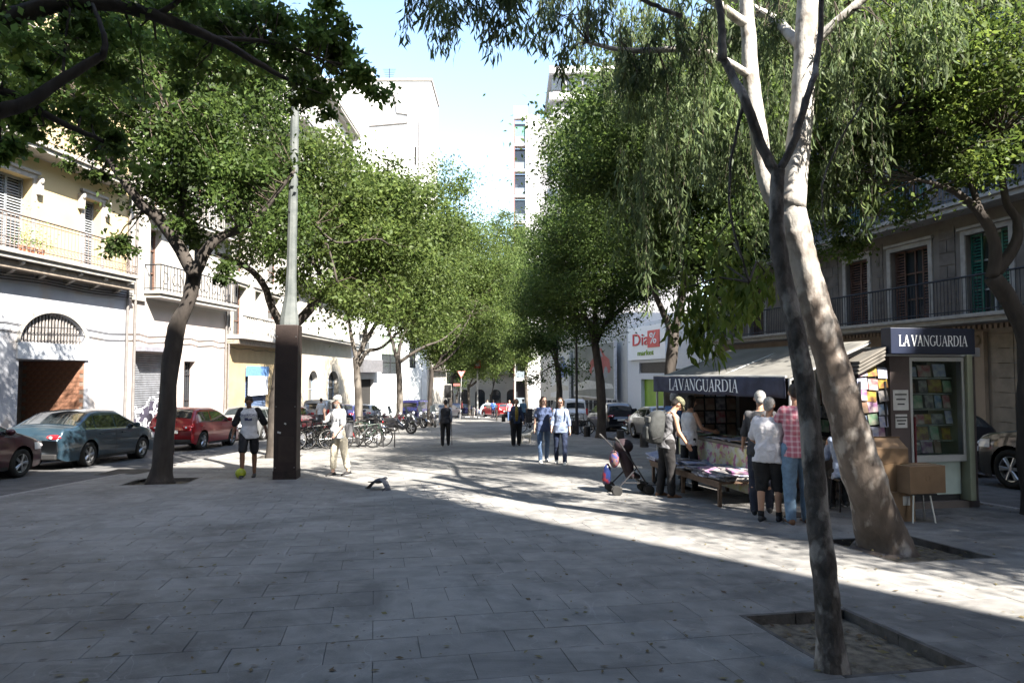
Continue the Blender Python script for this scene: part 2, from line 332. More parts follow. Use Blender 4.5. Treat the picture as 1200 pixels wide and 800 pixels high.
for Y, s0, s1, y0 in near:
    w = round(s1 - s0, 2)
    if w not in proto: proto[w] = slab_mb(-w / 2, w / 2, -.2, .2).build('paving_slab', M_pave, plaza); o = proto[w]
    else: o = proto[w].copy(); COL.objects.link(o)
    o.location = ((s0 + s1) / 2, y0 + .2, rs.uniform(-.0015, .0008)); o.rotation_euler = (rs.uniform(-.004, .004), rs.uniform(-.003, .003), 0)
fld = MB()
for Y, s0, s1, y0 in rest: 
    m_ = slab_mb(s0, s1, y0, y0 + .4, rs.uniform(-.0015, .0008)); fld.add(m_.v, m_.f)
fo = fld.build('paving_slab_field', M_pave, plaza); fo['kind'] = 'stuff'
# pits: soil, edging boards
for k, (a, b_, c_, d_) in enumerate(PITS):
    p = MB().grid(lambda u, v: (a + (b_ - a) * u, c_ + (d_ - c_) * v, -.07 + .012 * math.sin(u * 9 + k) * math.cos(v * 7) - .015 * rs.random()), 14, 14).build('tree_pit_soil', M_soil, plaza, smooth=True)
    for (x0, x1, y0, y1) in ((a, b_, c_, c_ + .04), (a, b_, d_ - .04, d_), (a, a + .04, c_ + .04, d_ - .04), (b_ - .04, b_, c_ + .04, d_ - .04)):
        ln = max(x1 - x0, y1 - y0); nn = 2
        for h in range(nn):
            fx0, fx1 = (x0 + (x1 - x0) * h / nn, x0 + (x1 - x0) * (h + 1) / nn) if x1 - x0 > y1 - y0 else (x0, x1)
            fy0, fy1 = (y0 + (y1 - y0) * h / nn, y0 + (y1 - y0) * (h + 1) / nn) if x1 - x0 <= y1 - y0 else (y0, y1)
            MB().box(((fx0 + fx1) / 2, (fy0 + fy1) / 2, -.075), (fx1 - fx0 - .006, fy1 - fy0 - .002, .15)).build('pit_edging', M_edge, plaza, bevel=.004)
# kerbs
kerb = thing('kerb', None, None); kerb['kind'] = 'structure'
kp = MB().box((0, 0, -.075), (.14, .985, .16)).build('kerb_stone', M_kerb, kerb, bevel=.012); first = True
def put_kerb(x, y, rz):
    global first
    o = kp if first else kp.copy()
    if not first: COL.objects.link(o)
    first = False; o.location = (x, y, gz(y)); o.rotation_euler = (Matrix.Rotation(math.atan(SLOPE), 3, 'X') @ Matrix.Rotation(rz, 3, 'Z')).to_euler()
for k in range(48): put_kerb(KL - .02, 10 + k, 0)
for k in range(58):
    y = 8 + k * .98; put_kerb(KR(y) - .05, y, AX)
for k in range(46): put_kerb(-13.16, 12 + k, 0)
for k in range(44):
    y = 12 + k * .98; put_kerb(KR(y) + 4.87, y, AX)
# leaf litter
lt = MB()
for k in range(1700):
    Y = 3.2 + 16 * R.rand() ** 1.5; X = R.uniform(-.85, .8) * Y; 
    if X < KL + .3 or X > KR(Y) - .2: continue
    a = R.rand() * 6.28; s = .007 + .015 * R.rand() ** 2; M = Matrix.Translation((X, Y, gz(Y) + .008)) @ Matrix.Rotation(a, 4, 'Z') @ Matrix.Rotation(R.uniform(-.4, .4), 4, 'X')
    lt.add([M @ Vector(p) for p in ((-s * 1.6, 0, 0), (0, -s * .7, .002), (s * 1.6, 0, .004), (0, s * .7, .002))], [(0, 1, 2, 3)])
for k in range(520):                                      # leaves gathered in the pits and along the kerb
    if k % 3:
        a_, b_, c_, d_ = PITS[(0, 0, 1, 1, 2, 4)[k % 6]]; x_, y_ = toW(a_ + (b_ - a_) * R.rand(), c_ + (d_ - c_) * R.rand()); z_ = gz(y_) - .062
    else: y_ = R.uniform(6, 22); x_ = KR(y_) - .15 - abs(R.normal(0, .12)); z_ = gz(y_) + .008
    s = .010 + .014 * R.rand(); M = Matrix.Translation((x_, y_, z_)) @ Matrix.Rotation(R.rand() * 6.28, 4, 'Z') @ Matrix.Rotation(R.uniform(-.6, .6), 4, 'X')
    lt.add([M @ Vector(p) for p in ((-s * 1.6, 0, 0), (0, -s * .7, .004), (s * 1.6, 0, .006), (0, s * .7, .004))], [(0, 1, 2, 3)])
tag(lt.build('leaf_litter', mat('dry leaf', (.13, .115, .045), .8, .3, 2.5, col2=(.07, .04, .022))), 'dry yellow and brown leaves scattered over the paving', 'leaves', kind='stuff')
# manhole grate on the left
g = gp(148, 553); mh = thing('drain_cover', 'square iron drain cover in the paving by the left kerb', 'drain cover', (g.x, g.y, g.z + .004))
MB().box((0, 0, .003), (.9, .9, .008)).build('frame', mat('cast iron', (.07, .07, .07), .6, metal=.5), mh)
for k in range(8): MB().box((0, -.36 + k * .103, .011), (.8, .05, .012)).build('bar', mat('cast iron', (.07,) * 3), mh)
# ---------------- buildings ----------------
M_glass = mat('window glass', (.03, .035, .04), .08, 0, spec=.8)
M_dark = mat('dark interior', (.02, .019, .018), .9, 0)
M_iron = mat('painted iron', (.022, .022, .026), .55, .1)
M_ironpale = mat('weathered rail', (.16, .125, .11), .6, .25, 20)
M_stone = mat('pale stone trim', (.34, .32, .29), .8, .12, 5, .2)
M_wood = mat('brown shutter', (.13, .07, .05), .65, .2, 10)
M_woodw = mat('white frame', (.42, .42, .40), .6, .1)
def basis(P, Dv):
    Dv = Vector((Dv[0], Dv[1], 0)).normalized(); return Dv
class Facade:
    """s runs along the wall, d outwards (towards the street), z up; absolute heights"""
    def __init__(s, label, p0, p1, z0, z1, m, depth=9, side=1, name='building', group=None):
        s.p0 = Vector((p0[0], p0[1], 0)); v = Vector((p1[0] - p0[0], p1[1] - p0[1], 0)); s.L = v.length; ang = math.atan2(v.y, v.x)
        s.root = thing(name, label, 'building', (p0[0], p0[1], 0), ang, group); s.side = side; s.z0, s.z1 = z0, z1; s.m = m; s.ops = []; s.depth = depth; s.extra = []
    # local frame: x = s, y = -side*... outwards is  y = s.o * d
    def P(s, a, d, z): return (a, -d * s.side, z)
    def part(s, b, name, m, parent=None, **k):
        if s.side < 0 or True: pass
        o = b.build(name, m, parent or s.root, **k); return o
    def bx(s, a0, a1, d0, d1, z0, z1):
        return MB().box(((a0 + a1) / 2, -s.side * (d0 + d1) / 2, (z0 + z1) / 2), (a1 - a0, abs(d1 - d0), z1 - z0))
    def open(s, a0, a1, z0, z1, kind='window', **k): s.ops.append((a0, a1, z0, z1, kind, k)); return s
    def wall(s, splits=None, topcol=None):
        S = s.side
        xs = sorted({0, s.L, *[o[0] for o in s.ops], *[o[1] for o in s.ops]}); zs = sorted({s.z0, s.z1, *[o[2] for o in s.ops], *[o[3] for o in s.ops], *( [splits] if splits else [])})
        b = MB(); lo = MB(); T = .35
        for i in range(len(xs) - 1):
            for j in range(len(zs) - 1):
                a, c = (xs[i] + xs[i + 1]) / 2, (zs[j] + zs[j + 1]) / 2
                if any(o[0] < a < o[1] and o[2] < c < o[3] for o in s.ops): continue
                t = lo if (splits and c < splits) else b
                t.add([s.P(xs[i], 0, zs[j]), s.P(xs[i + 1], 0, zs[j]), s.P(xs[i + 1], 0, zs[j + 1]), s.P(xs[i], 0, zs[j + 1])], [(0, 1, 2, 3)])
        for (a0, a1, z0, z1, kd, k) in s.ops:
            T = k.get('rev', .32); t = lo if (splits and z1 <= splits) else b
            for q_ in (((a0, z0), (a0, z1)), ((a1, z1), (a1, z0)), ((a0, z1), (a1, z1)), ((a1, z0), (a0, z0))):
                (xa, za), (xb, zb_) = q_; t.add([s.P(xa, 0, za), s.P(xb, 0, zb_), s.P(xb, -T, zb_), s.P(xa, -T, za)], [(0, 1, 2, 3)])
        # back box so the building has a body and a roof
        D = s.depth
        b.add([s.P(0, 0, s.z0), s.P(0, -D, s.z0), s.P(0, -D, s.z1), s.P(0, 0, s.z1), s.P(s.L, 0, s.z0), s.P(s.L, -D, s.z0), s.P(s.L, -D, s.z1), s.P(s.L, 0, s.z1)], [(0, 1, 2, 3), (4, 7, 6, 5), (3, 2, 6, 7), (1, 5, 6, 2)])
        b.build('wall', s.m, s.root)
        if splits: lo.build('ground_floor_wall', topcol or s.m, s.root)
        for o in s.ops: s.fill(*o)
    def fill(s, a0, a1, z0, z1, kd, k):
        T = k.get('rev', .32); fm = k.get('fm', M_wood); w = a1 - a0; h = z1 - z0; rt = s.root
        if kd == 'none': return
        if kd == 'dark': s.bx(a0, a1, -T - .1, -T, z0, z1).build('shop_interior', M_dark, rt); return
        if kd == 'garage':                                # deep porch with brick sides
            return
        if kd in ('window', 'door', 'shutter', 'halfopen'):
            wn = MB(); f = .06
            for (x0, x1, y0, y1) in ((a0, a0 + f, z0, z1), (a1 - f, a1, z0, z1), (a0 + f, a1 - f, z1 - f, z1), (a0 + f, a1 - f, z0, z0 + f), ((a0 + a1) / 2 - .03, (a0 + a1) / 2 + .03, z0 + f, z1 - f)):
                t = s.bx(x0, x1, -T, -T + .07, y0, y1); wn.add(t.v, t.f)
            if h > 1.8: t = s.bx(a0 + f, a1 - f, -T + .001, -T + .065, z0 + h * .3, z0 + h * .3 + .05); wn.add(t.v, t.f); t = s.bx(a0 + f, a1 - f, -T + .001, -T + .065, z0 + h * .66, z0 + h * .66 + .05); wn.add(t.v, t.f)
            wo = wn.build('window', fm, rt)
            s.bx(a0 + .01, a1 - .01, -T - .03, -T + .012, z0 + .01, z1 - .01).build('pane', M_glass, wo)
            if k.get('curtain'): s.bx(a0 + .05, a0 + w * .4, -T + .014, -T + .02, z0 + .08, z1 - .05).build('curtain', M_woodw, wo)
            sm = k.get('sm')
            if sm:
                for sd_, frac in k.get('leaves', ((0, .5), (1, .5))):
                    lw = w * frac * (1 if kd == 'shutter' else .55)
                    sh = MB(); x0 = a0 + .01 if sd_ == 0 else a1 - lw - .01; x1 = x0 + lw; dd = -T + .1; st = .05
                    for (p0, p1, y0, y1) in ((x0, x0 + st, z0, z1), (x1 - st, x1, z0, z1), (x0 + st, x1 - st, z1 - .07, z1), (x0 + st, x1 - st, z0, z0 + .1), (x0 + st, x1 - st, z0 + h * .45, z0 + h * .45 + .07)):
                        t = s.bx(p0, p1, dd, dd + .035, y0, y1); sh.add(t.v, t.f)
                    so_ = sh.build('shutter', sm, rt)
                    nl = int((h - .3) / k.get('lp', .085)); lv = MB()
                    for q_ in range(nl):
                        z = z0 + .13 + q_ * (h - .22) / nl
                        if abs(z - (z0 + h * .45 + .035)) < .06: continue
                        lv.add([s.P(x0 + st, dd + .004, z + .045), s.P(x1 - st, dd + .004, z + .045), s.P(x1 - st, dd + .04, z), s.P(x0 + st, dd + .04, z), s.P(x0 + st, dd - .006, z + .04), s.P(x1 - st, dd - .006, z + .04), s.P(x1 - st, dd + .03, z - .006), s.P(x0 + st, dd + .03, z - .006)], [(0, 1, 2, 3), (7, 6, 5, 4), (0, 3, 7, 4), (1, 5, 6, 2)])
                    lv.build('louvre', sm, so_)
            if k.get('trim', True):
                tm = k.get('tm', M_stone); tr = MB()
                for (x0, x1, y0, y1) in ((a0 - .16, a0, z0, z1 + .16), (a1, a1 + .16, z0, z1 + .16), (a0, a1, z1, z1 + .16)):
                    t = s.bx(x0, x1, .0, .05, y0, y1); tr.add(t.v, t.f)
                t = s.bx(a0 - .22, a1 + .22, 0, .12, z1 + .163, z1 + .25); tr.add(t.v, t.f)
                tr.build('window_surround', tm, rt)
            return
        if kd == 'roller':                                # ribbed roller shutter
            c = k.get('c', mat('roller steel', (.20, .21, .23), .45, .15, 4, metal=.3)); b = MB(); n = int(h / .09)
            for q_ in range(n):
                z = z0 + q_ * h / n; e = h / n
                b.add([s.P(a0, -T, z), s.P(a1, -T, z), s.P(a1, -T + .02, z + e * .5), s.P(a0, -T + .02, z + e * .5), s.P(a1, -T, z + e * .95), s.P(a0, -T, z + e * .95), s.P(a1, -T, z + e), s.P(a0, -T, z + e)], [(0, 1, 2, 3), (3, 2, 4, 5), (5, 4, 6, 7)])
            r_ = b.build('roller_shutter', c, rt)
            if k.get('graf'):
                gm = mat('spray paint', (.05, .045, .07), .6, .2); g = MB(); rg = random.Random(5)
                for q_ in range(16):
                    x = a0 + w * rg.uniform(.05, .9); z = z0 + h * rg.uniform(.05, .42); pts = [(x, z)]
                    ang = rg.uniform(0, 6)
                    for r2 in range(7): ang += rg.uniform(-1.3, 1.6); pts.append((min(a1 - .05, max(a0 + .05, pts[-1][0] + .14 * math.cos(ang))), min(z0 + h * .55, max(z0, pts[-1][1] + .16 * math.sin(ang)))))
                    for (p0, p1) in zip(pts, pts[1:]):
                        dx, dz = p1[0] - p0[0], p1[1] - p0[1]; l_ = math.hypot(dx, dz) or 1; nx, nz = -dz / l_ * .03, dx / l_ * .03
                        g.add([s.P(p0[0] + nx, -T + .024, p0[1] + nz), s.P(p1[0] + nx, -T + .024, p1[1] + nz), s.P(p1[0] - nx, -T + .024, p1[1] - nz), s.P(p0[0] - nx, -T + .024, p0[1] - nz)], [(0, 1, 2, 3)])
                g.build('graffiti', mat('pale spray paint', (.55, .55, .6), .6), r_)
                g2 = MB()
                for q_ in range(9):
                    x = a0 + w * rg.uniform(.1, .85); z = z0 + h * rg.uniform(.02, .35); l_ = rg.uniform(.15, .35)
                    g2.add([s.P(x - l_, -T + .0225, z - l_), s.P(x + l_ * .8, -T + .0225, z - l_ * .5), s.P(x + l_, -T + .0225, z + l_), s.P(x - l_ * .3, -T + .0225, z + l_ * 1.2)], [(0, 1, 2, 3)])
                g2.build('graffiti_fill', gm, r_)
            return
        if kd == 'irondoor':
            s.bx(a0, a1, -T - .05, -T, z0, z1).build('pane', M_glass, rt); b = MB(); nb = max(3, int(w / .16))
            for q_ in range(nb + 1):
                x = a0 + w * q_ / nb; t = s.bx(max(a0, x - .015), min(a1, x + .015), -T + .01, -T + .04, z0, z1); b.add(t.v, t.f)
            for z in (z0 + .05, z0 + h * .3, z0 + h * .5, z1 - .6, z1 - .05): t = s.bx(a0, a1, -T + .005, -T + .05, z - .03, z + .03); b.add(t.v, t.f)
            t = s.bx(a0, a1, -T + .006, -T + .03, z0, z0 + h * .28); b.add(t.v, t.f)
            for q_ in range(2):
                cx = (a0 + a1) / 2; cz = z1 - .35 - q_ * .0
                for a in range(10):
                    p = [s.P(cx + .22 * math.cos(a * .63) * (1 + .0 * q_), -T + .03, cz + .2 * math.sin(a * .63)), s.P(cx + .22 * math.cos((a + 1) * .63), -T + .03, cz + .2 * math.sin((a + 1) * .63))]; b.tube(p, .015, 4)
            b.build('iron_door', M_iron, rt); return
    def balcony(s, a0, a1, z, out=.75, rail=1.05, m=None, rm=None, sp=.13, slab=.16, ends=True, solidrail=None, brackets=True, deco=False, rt=.014):
        rm = rm or M_iron; m = m or M_stone; bal = s.bx(a0, a1, .0, out, z - slab * .55, z); t = s.bx(a0 + .08, a1 - .08, 0, out - .08, z - slab - .06, z - slab * .55 - .001); bal.add(t.v, t.f)
        bo = bal.build('balcony', m, s.root, bevel=.015)
        if brackets:
            n = max(2, int((a1 - a0) / 1.1))
            for q_ in range(n):
                x = a0 + .35 + (a1 - a0 - .7) * q_ / (n - 1)
                pr = [(-.0, z - slab - .062), (-(out - .15), z - slab - .062), (-(out - .15), z - slab - .14), (-.25, z - slab - .4), (0, z - slab - .5)]
                MB().prism([(y * s.side, zz) for y, zz in pr], 'x', x - .07, x + .07).build('bracket', m, bo)
        r = MB(); zt = z + rail; o = out - .06
        def bar(p0, p1, w=.012): r.tube([s.P(*p0), s.P(*p1)], w, 4, False)
        segs = [((a0 + .06, o), (a1 - .06, o))] + ([((a0 + .06, 0), (a0 + .06, o)), ((a1 - .06, o), (a1 - .06, 0))] if ends else [])
        for (p, q_) in segs:
            ln = math.hypot(q_[0] - p[0], q_[1] - p[1]); n = max(2, int(ln / sp))
            bar((p[0], p[1], zt), (q_[0], q_[1], zt), .03); bar((p[0], p[1], z + .1), (q_[0], q_[1], z + .1), .018)
            if deco: bar((p[0], p[1], z + .35), (q_[0], q_[1], z + .35), .014); bar((p[0], p[1], zt - .12), (q_[0], q_[1], zt - .12), .014)
            for i in range(n + 1):
                f = i / n; x = p[0] + (q_[0] - p[0]) * f; d = p[1] + (q_[1] - p[1]) * f; bar((x, d, z), (x, d, zt), rt)
                if deco and i < n:
                    x2 = p[0] + (q_[0] - p[0]) * (i + .5) / n; d2 = p[1] + (q_[1] - p[1]) * (i + .5) / n
                    for a in range(6):
                        c0, c1 = a * math.pi / 3, (a + 1) * math.pi / 3; ux, ud = ((q_[0] - p[0]) / ln, (q_[1] - p[1]) / ln); rr_ = sp * .42
                        bar((x2 + ux * rr_ * math.cos(c0), d2 + ud * rr_ * math.cos(c0), z + .22 + rr_ * math.sin(c0)), (x2 + ux * rr_ * math.cos(c1), d2 + ud * rr_ * math.cos(c1), z + .22 + rr_ * math.sin(c1)), .007)
        r.build('railing', rm, bo); return bo
    def cornice(s, z, out=.6, h=.25, m=None, name='cornice'):
        b = s.bx(0, s.L, 0, out, z, z + h * .5); t = s.bx(0, s.L, 0, out * .6, z - h * .5, z - .001); b.add(t.v, t.f); t = s.bx(0, s.L, 0, out + .06, z + h * .5 + .001, z + h * .72); b.add(t.v, t.f)
        return b.build(name, m or M_stone, s.root)
def FLp(y): return (FL(y), y)
# ---- left row ----
M_cream = mat('cream render', (.46, .37, .21), .85, .08, 1.2, .15, 40, col2=(.42, .335, .19))
M_graf = mat('grey white render', (.36, .375, .41), .85, .1, .8, .2, 30, col2=(.28, .29, .32), patch=(.33, .31, .30), pscale=.7)
M_pinkw = mat('pinkish white render', (.42, .365, .34), .85, .06, .8, .15, 30, patch=(.36, .33, .31), pscale=.6)
M_white = mat('white render', (.42, .405, .38), .85, .05, .6, .15, 30, col2=(.30, .285, .26), stretch=(1.6, 1.6, .22))
M_ochre = mat('ochre ground floor', (.40, .31, .18), .85, .1, 1.2, .2, 30)
M_brick = mat('terracotta brick', (.27, .135, .085), .85, .15, 8, .2)
M_gshut = mat('pale grey shutter', (.24, .26, .28), .6, .1, 10)
M_conc = mat('brown soffit', (.25, .21, .17), .9, .2, 8)
def left_upper(f, floors, n, zb, dz, sm, fm, w=1.0, hh=2.3, rail=M_iron, kind='halfopen', bal=True, each=True, start=0):
    for k in range(floors):
        z = zb + k * dz
        for i in range(n):
            c = f.L * (i + .5) / n; f.open(c - w / 2, c + w / 2, z, z + hh, kind, sm=sm, fm=fm)
    return
z1 = 5.31
fA = Facade('cream balconied apartment house with arched garage porch, nearest on the left', FLp(13.0), FLp(26.5), gz(26.5) - .3, 19.5, M_cream, 10, 1)
s_of = lambda y, f: (Vector((FL(y), y, 0)) - f.p0).length
sA = lambda u: s_of(next_y(u), fA)
def y_at(u, lo=14, hi=61):                                # where the left wall crosses pixel column u
    k = (u - 600) / F
    for _ in range(50):
        m_ = (lo + hi) / 2
        if FL(m_) / m_ < k: lo = m_
        else: hi = m_
    return (lo + hi) / 2
def sA(u, f): return s_of(y_at(u), f)
a0, a1 = sA(93, fA), sA(114, fA); wA = a1 - a0
winA = [(a0, a1), (sA(1, fA) - .35, sA(1, fA) + .95), (1.2, 2.4)]
for k in range(4):
    zz = z1 + .02 + k * 3.55
    for (p, q_) in winA: fA.open(p, q_, zz, zz + 2.55, 'shutter', sm=M_gshut, fm=M_woodw, rev=.45)
g0, g1 = sA(22, fA), sA(100, fA); zg = 2.62
fA.open(g0, g1, fA.z0, 2.06, 'garage', rev=2.4)
fA.open(g0 + .02, g1 - .02, zg + .0, zg + 1.0, 'none', rev=.5)
fA.open(1.0, 3.4, fA.z0, gz(15) + 3.2, 'roller')
fA.wall(z1 - .45, M_graf)
# arch grille above the porch: the rectangular opening is turned into a half-round by spandrels
cx = (g0 + g1) / 2; rx_ = (g1 - g0) / 2 - .02; 
sp_ = MB(); nA = 20
def arch_fill(f, c, r, zb, H, m, name='arch_spandrel', half=None, d=0.0, T=.1):
    b = MB(); n = 20; hw = half or r
    for i in range(n):
        t0, t1 = math.pi * i / n, math.pi * (i + 1) / n; x0, x1 = c - r * math.cos(t0), c - r * math.cos(t1); h0, h1 = zb + H * math.sin(t0), zb + H * math.sin(t1)
        b.add([f.P(x0, d - .004, h0), f.P(x1, d - .004, h1), f.P(x1, d - .004, zb + H + .0), f.P(x0, d - .004, zb + H), f.P(x0, d - T, h0), f.P(x1, d - T, h1)], [(0, 1, 2, 3), (0, 4, 5, 1)])
    return b.build(name, m, f.root)
arch_fill(fA, cx, rx_, zg, 1.0, M_graf, T=.45)
gr = MB()
for i in range(20):
    x = g0 + .1 + (g1 - g0 - .2) * i / 19; h = 1.0 * math.sqrt(max(0, 1 - ((x - cx) / rx_) ** 2)); t = fA.bx(x - .022, x + .022, -.15, -.11, zg, zg + h); gr.add(t.v, t.f)
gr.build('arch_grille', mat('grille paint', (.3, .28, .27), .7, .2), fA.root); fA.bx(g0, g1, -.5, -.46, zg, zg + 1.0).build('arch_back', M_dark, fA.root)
ab = MB(); n = 24
for i in range(n):
    t0, t1 = math.pi * i / n, math.pi * (i + 1) / n; P = []
    for rr_, dd in ((rx_ + .02, .04), (rx_ + .17, .04), (rx_ + .17, 0), (rx_ + .02, 0)):
        P += [fA.P(cx - rr_ * math.cos(t0), dd, zg + (1.0 + rr_ - rx_) * math.sin(t0)), fA.P(cx - rr_ * math.cos(t1), dd, zg + (1.0 + rr_ - rx_) * math.sin(t1))]
    ab.add(P, [(0, 1, 3, 2), (2, 3, 5, 4), (6, 7, 1, 0)])
ab.build('arch_moulding', M_white, fA.root)
fA.bx(g0 - .1, g1 + .1, .0, .06, 2.08, zg - .02).build('porch_beam', mat('grey blue beam', (.5, .53, .57), .8, .1), fA.root)
# porch inside: back wall with door, brick far wall built brick by brick
fA.bx(g0, g1, -2.5, -2.4, fA.z0, 2.06).build('porch_back_wall', mat('porch paint', (.16, .14, .13), .8), fA.root)
dr = fA.bx(g0 + .5, g0 + 1.5, -2.398, -2.33, fA.z0, 1.7).build('porch_door', mat('porch door', (.09, .08, .08), .5), fA.root)
bw = fA.bx(g1 - .03, g1 - .012, -2.38, -.02, fA.z0 + .3, 2.05).build('brick_wall', mat('mortar', (.22, .17, .14), .95), fA.root)
bp_ = None
for r_ in range(18):
    for c_ in range(8):
        d = -.03 - c_ * .295 - (r_ % 2) * .147; 
        if d - .29 < -2.42: continue
        if bp_ is None: bp_ = MB().box((0, 0, 0), (.02, .28, .135)).build('brick', M_brick, bw); o = bp_
        else: o = bp_.copy(); COL.objects.link(o)
        o.location = (g1 - .036, -(d - .14), 2.05 - .075 - r_ * .145)
fA.balcony(.2, fA.L - .55, z1, .8, 1.08, M_stone, M_ironpale, .15, .2, deco=True)
for k in (1, 2, 3): fA.balcony(.2, fA.L - .55, z1 + 3.55 * k, .8, 1.0, M_stone, M_ironpale, .15, .2, brackets=False)
fA.bx(.1, fA.L - .5, 0, .55, z1 - .52, z1 - .3).build('soffit_moulding', M_conc, fA.root)
fA.cornice(19.5, .7, .4)
for d_, z_ in ((.1, z1 - .62), (.14, z1 - .72), (.08, z1 - .8)):
    cb = MB().tube([fA.P(x * fA.L / 16, d_ + .03, z_ + .03 * math.sin(x * 1.3)) for x in range(17)], .022, 5).build('facade_cable', M_iron, fA.root)
# consoles beside the windows
for (p, q_) in winA[:2]:
    for x in (p - .32, q_ + .1): MB().box(fA.P(x + .11, .08, z1 + 2.35), (.2, .16, .55)).ball(fA.P(x + .11, .16, z1 + 2.55), (.09, .07, .12), 8, 6).build('console', M_stone, fA.root, bevel=.02)
fB = Facade('pinkish white apartment house with iron balcony above a grey roller shutter', FLp(26.5), FLp(33.6), gz(33.6) - .3, 17.6, M_white, 10)
def sB(u): return s_of(y_at(u), fB)
zB = 4.95
for k in range(4):
    for (ua, ub) in ((173, 186), (225, 238)): fB.open(sB(ua), sB(ub), zB + .02 + k * 3.4, zB + 2.62 + k * 3.4, 'window', fm=M_wood, curtain=True, rev=.35, trim=k > 5)
fB.open(sB(158), sB(197), gz(28) - .0, gz(28) + 3.55, 'roller', graf=True, rev=.15)
fB.open(sB(216), sB(229), gz(31) - .05, gz(31) + 3.4, 'irondoor', rev=.3)
fB.wall(zB - .4, M_pinkw)
for k in range(4): fB.balcony(sB(166), fB.L - .15, zB + k * 3.4, .75, 1.05, M_white, M_iron, .22 if k == 0 else .14, .22, brackets=False, rt=.022)
fB.bx(.1, sB(166), 0, .12, zB - .45, zB - .25).build('string_course', M_stone, fB.root)
sc = MB()                                                 # scrolls of the first balcony rail
for i in range(5):
    for sg in (1, -1):
        x0 = sB(166) + .7 + i * 1.0; pts = []
        for a in range(13): t = a / 12 * 4.4; rr_ = .33 - .06 * t; pts.append(fB.P(x0 + sg * (.38 - rr_ * math.sin(t)) * 1.0, .69, zB + .45 + rr_ * math.cos(t)))
        sc.tube(pts, .02, 4, False)
sc.build('rail_scrolls', M_iron, fB.root)
fB.bx(sB(158) - .1, sB(197) + .1, .0, .5, gz(28) + 3.62, gz(28) + 3.8).build('awning_box', mat('grey awning', (.2, .2, .23), .7), fB.root)
fB.cornice(17.6, .6, .4)
fC = Facade('house with white stone balustrade over an ochre ground floor and blue shop banner', FLp(33.6), FLp(43), gz(43) - .3, 16.2, M_white, 10)
def sC(u): return s_of(y_at(u), fC)
zC = 3.55
for k in range(4):
    for (ua, ub) in ((272, 287), (297, 304), (312, 326)): fC.open(sC(ua), sC(ub), zC + .02 + k * 3.3, zC + 2.6 + k * 3.3, 'window', fm=M_wood, curtain=True, rev=.4, trim=True)
fC.open(sC(256.5), sC(265), gz(34.5), gz(34.5) + 3.55, 'irondoor', rev=.3)
fC.open(sC(288), sC(316), gz(37), gz(37) + 3.4, 'roller', rev=.2, c=mat('blue shop shutter', (.10, .15, .26), .6, .2, 3))
fC.wall(zC - .35, M_ochre)
fC.cornice(16.2, .6, .4)
for f_, xs_ in ((fA, (fA.L - .2,)), (fB, (.25, fB.L - .1)), (fC, (.2, fC.L - .2))):
    for x_ in xs_: MB().tube([f_.P(x_, .09, f_.z0 + .3), f_.P(x_, .09, 9.0), f_.P(x_, .09, f_.z1 - .4)], .05, 8).build('drain_pipe', mat('pipe grey', (.16, .15, .145), .6), f_.root)
    for z_ in (1.9, 2.15): MB().tube([f_.P(f_.L * i / 12, .03, z_ + 1.0 + .05 * math.sin(i * 2.1)) for i in range(13)], .014, 4).build('facade_cable', M_iron, f_.root)
bl = fC.bx(.1, fC.L - .1, 0, .8, zC - .2, zC).build('balcony', M_white, fC.root, bevel=.02)
fC.bx(.15, fC.L - .15, 0, .6, zC - .45, zC - .21).build('soffit_moulding', M_conc, fC.root)
fC.bx(.1, fC.L - .1, .62, .8, zC + .95, zC + 1.08).build('handrail', M_white, bl)
fC.bx(.1, fC.L - .1, .64, .78, zC + .002, zC + .14).build('plinth', M_white, bl)
for i in range(5):
    x = .1 + i * (fC.L - .7) / 4; fC.bx(x, x + .5, .65, .77, zC + .14, zC + .95).build('pier', M_white, bl)
    if i < 4:
        bb = MB(); n = 7
        for j in range(n):
            xx = x + .6 + j * ((fC.L - .7) / 4 - .7) / (n - 1); p = fC.P(xx, .71, zC + .14); b0 = Vector(p)
            bb.tube([b0, b0 + Vector((0, 0, .1)), b0 + Vector((0, 0, .28)), b0 + Vector((0, 0, .55)), b0 + Vector((0, 0, .7)), b0 + Vector((0, 0, .81))], [.07, .04, .085, .035, .06, .07], 6)
        bb.build('balusters', M_white, bl, smooth=True)
# blue and white banner
bn = fC.bx(sC(289), sC(315), -.02, .02, gz(37) + 2.95, gz(37) + 3.5); bo = bn.build('shop_banner', mat('banner blue', (.12, .25, .5), .7, .1), fC.root)
fC.bx(sC(291), sC(314), .022, .03, gz(37) + 1.9, gz(37) + 2.95).build('banner_cloth', mat('banner white', (.75, .78, .82), .7, .08, 3), fC.root)
zD = 4.32
fD = Facade('tall white apartment house with pointed arches on its ground floor', FLp(43), FLp(60), gz(60) - .3, 22.5, M_white, 12)
def sD(u): return s_of(y_at(u), fD)
arches = [(362, 373), (385, 397), (342, 352)]
for k in range(5):
    for i in range(6): c = fD.L * (i + .5) / 6; fD.open(c - .55, c + .55, zD + .02 + k * 3.5, zD + 2.5 + k * 3.5, 'halfopen', sm=M_gshut, fm=M_woodw, lp=.14)
for ua, ub in arches: fD.open(sD(ua), sD(ub), gz(52), gz(52) + 3.9, 'door', rev=.45, trim=False, fm=mat('blue grey door', (.3, .38, .5), .5))
fD.wall(zD - .35, mat('beige render', (.42, .38, .31), .85, .08, 1))
for ua, ub in arches: arch_fill(fD, (sD(ua) + sD(ub)) / 2, (sD(ub) - sD(ua)) / 2, gz(52) + 3.0, .92, M_white, T=.4)
for k in range(5): fD.balcony(.2, fD.L - .3, zD + k * 3.5, .8, 1.05, M_white, mat('grey rail', (.4, .42, .43), .5), .3 if k else .22, .25, brackets=False)
fD.cornice(22.5, .6, .4)
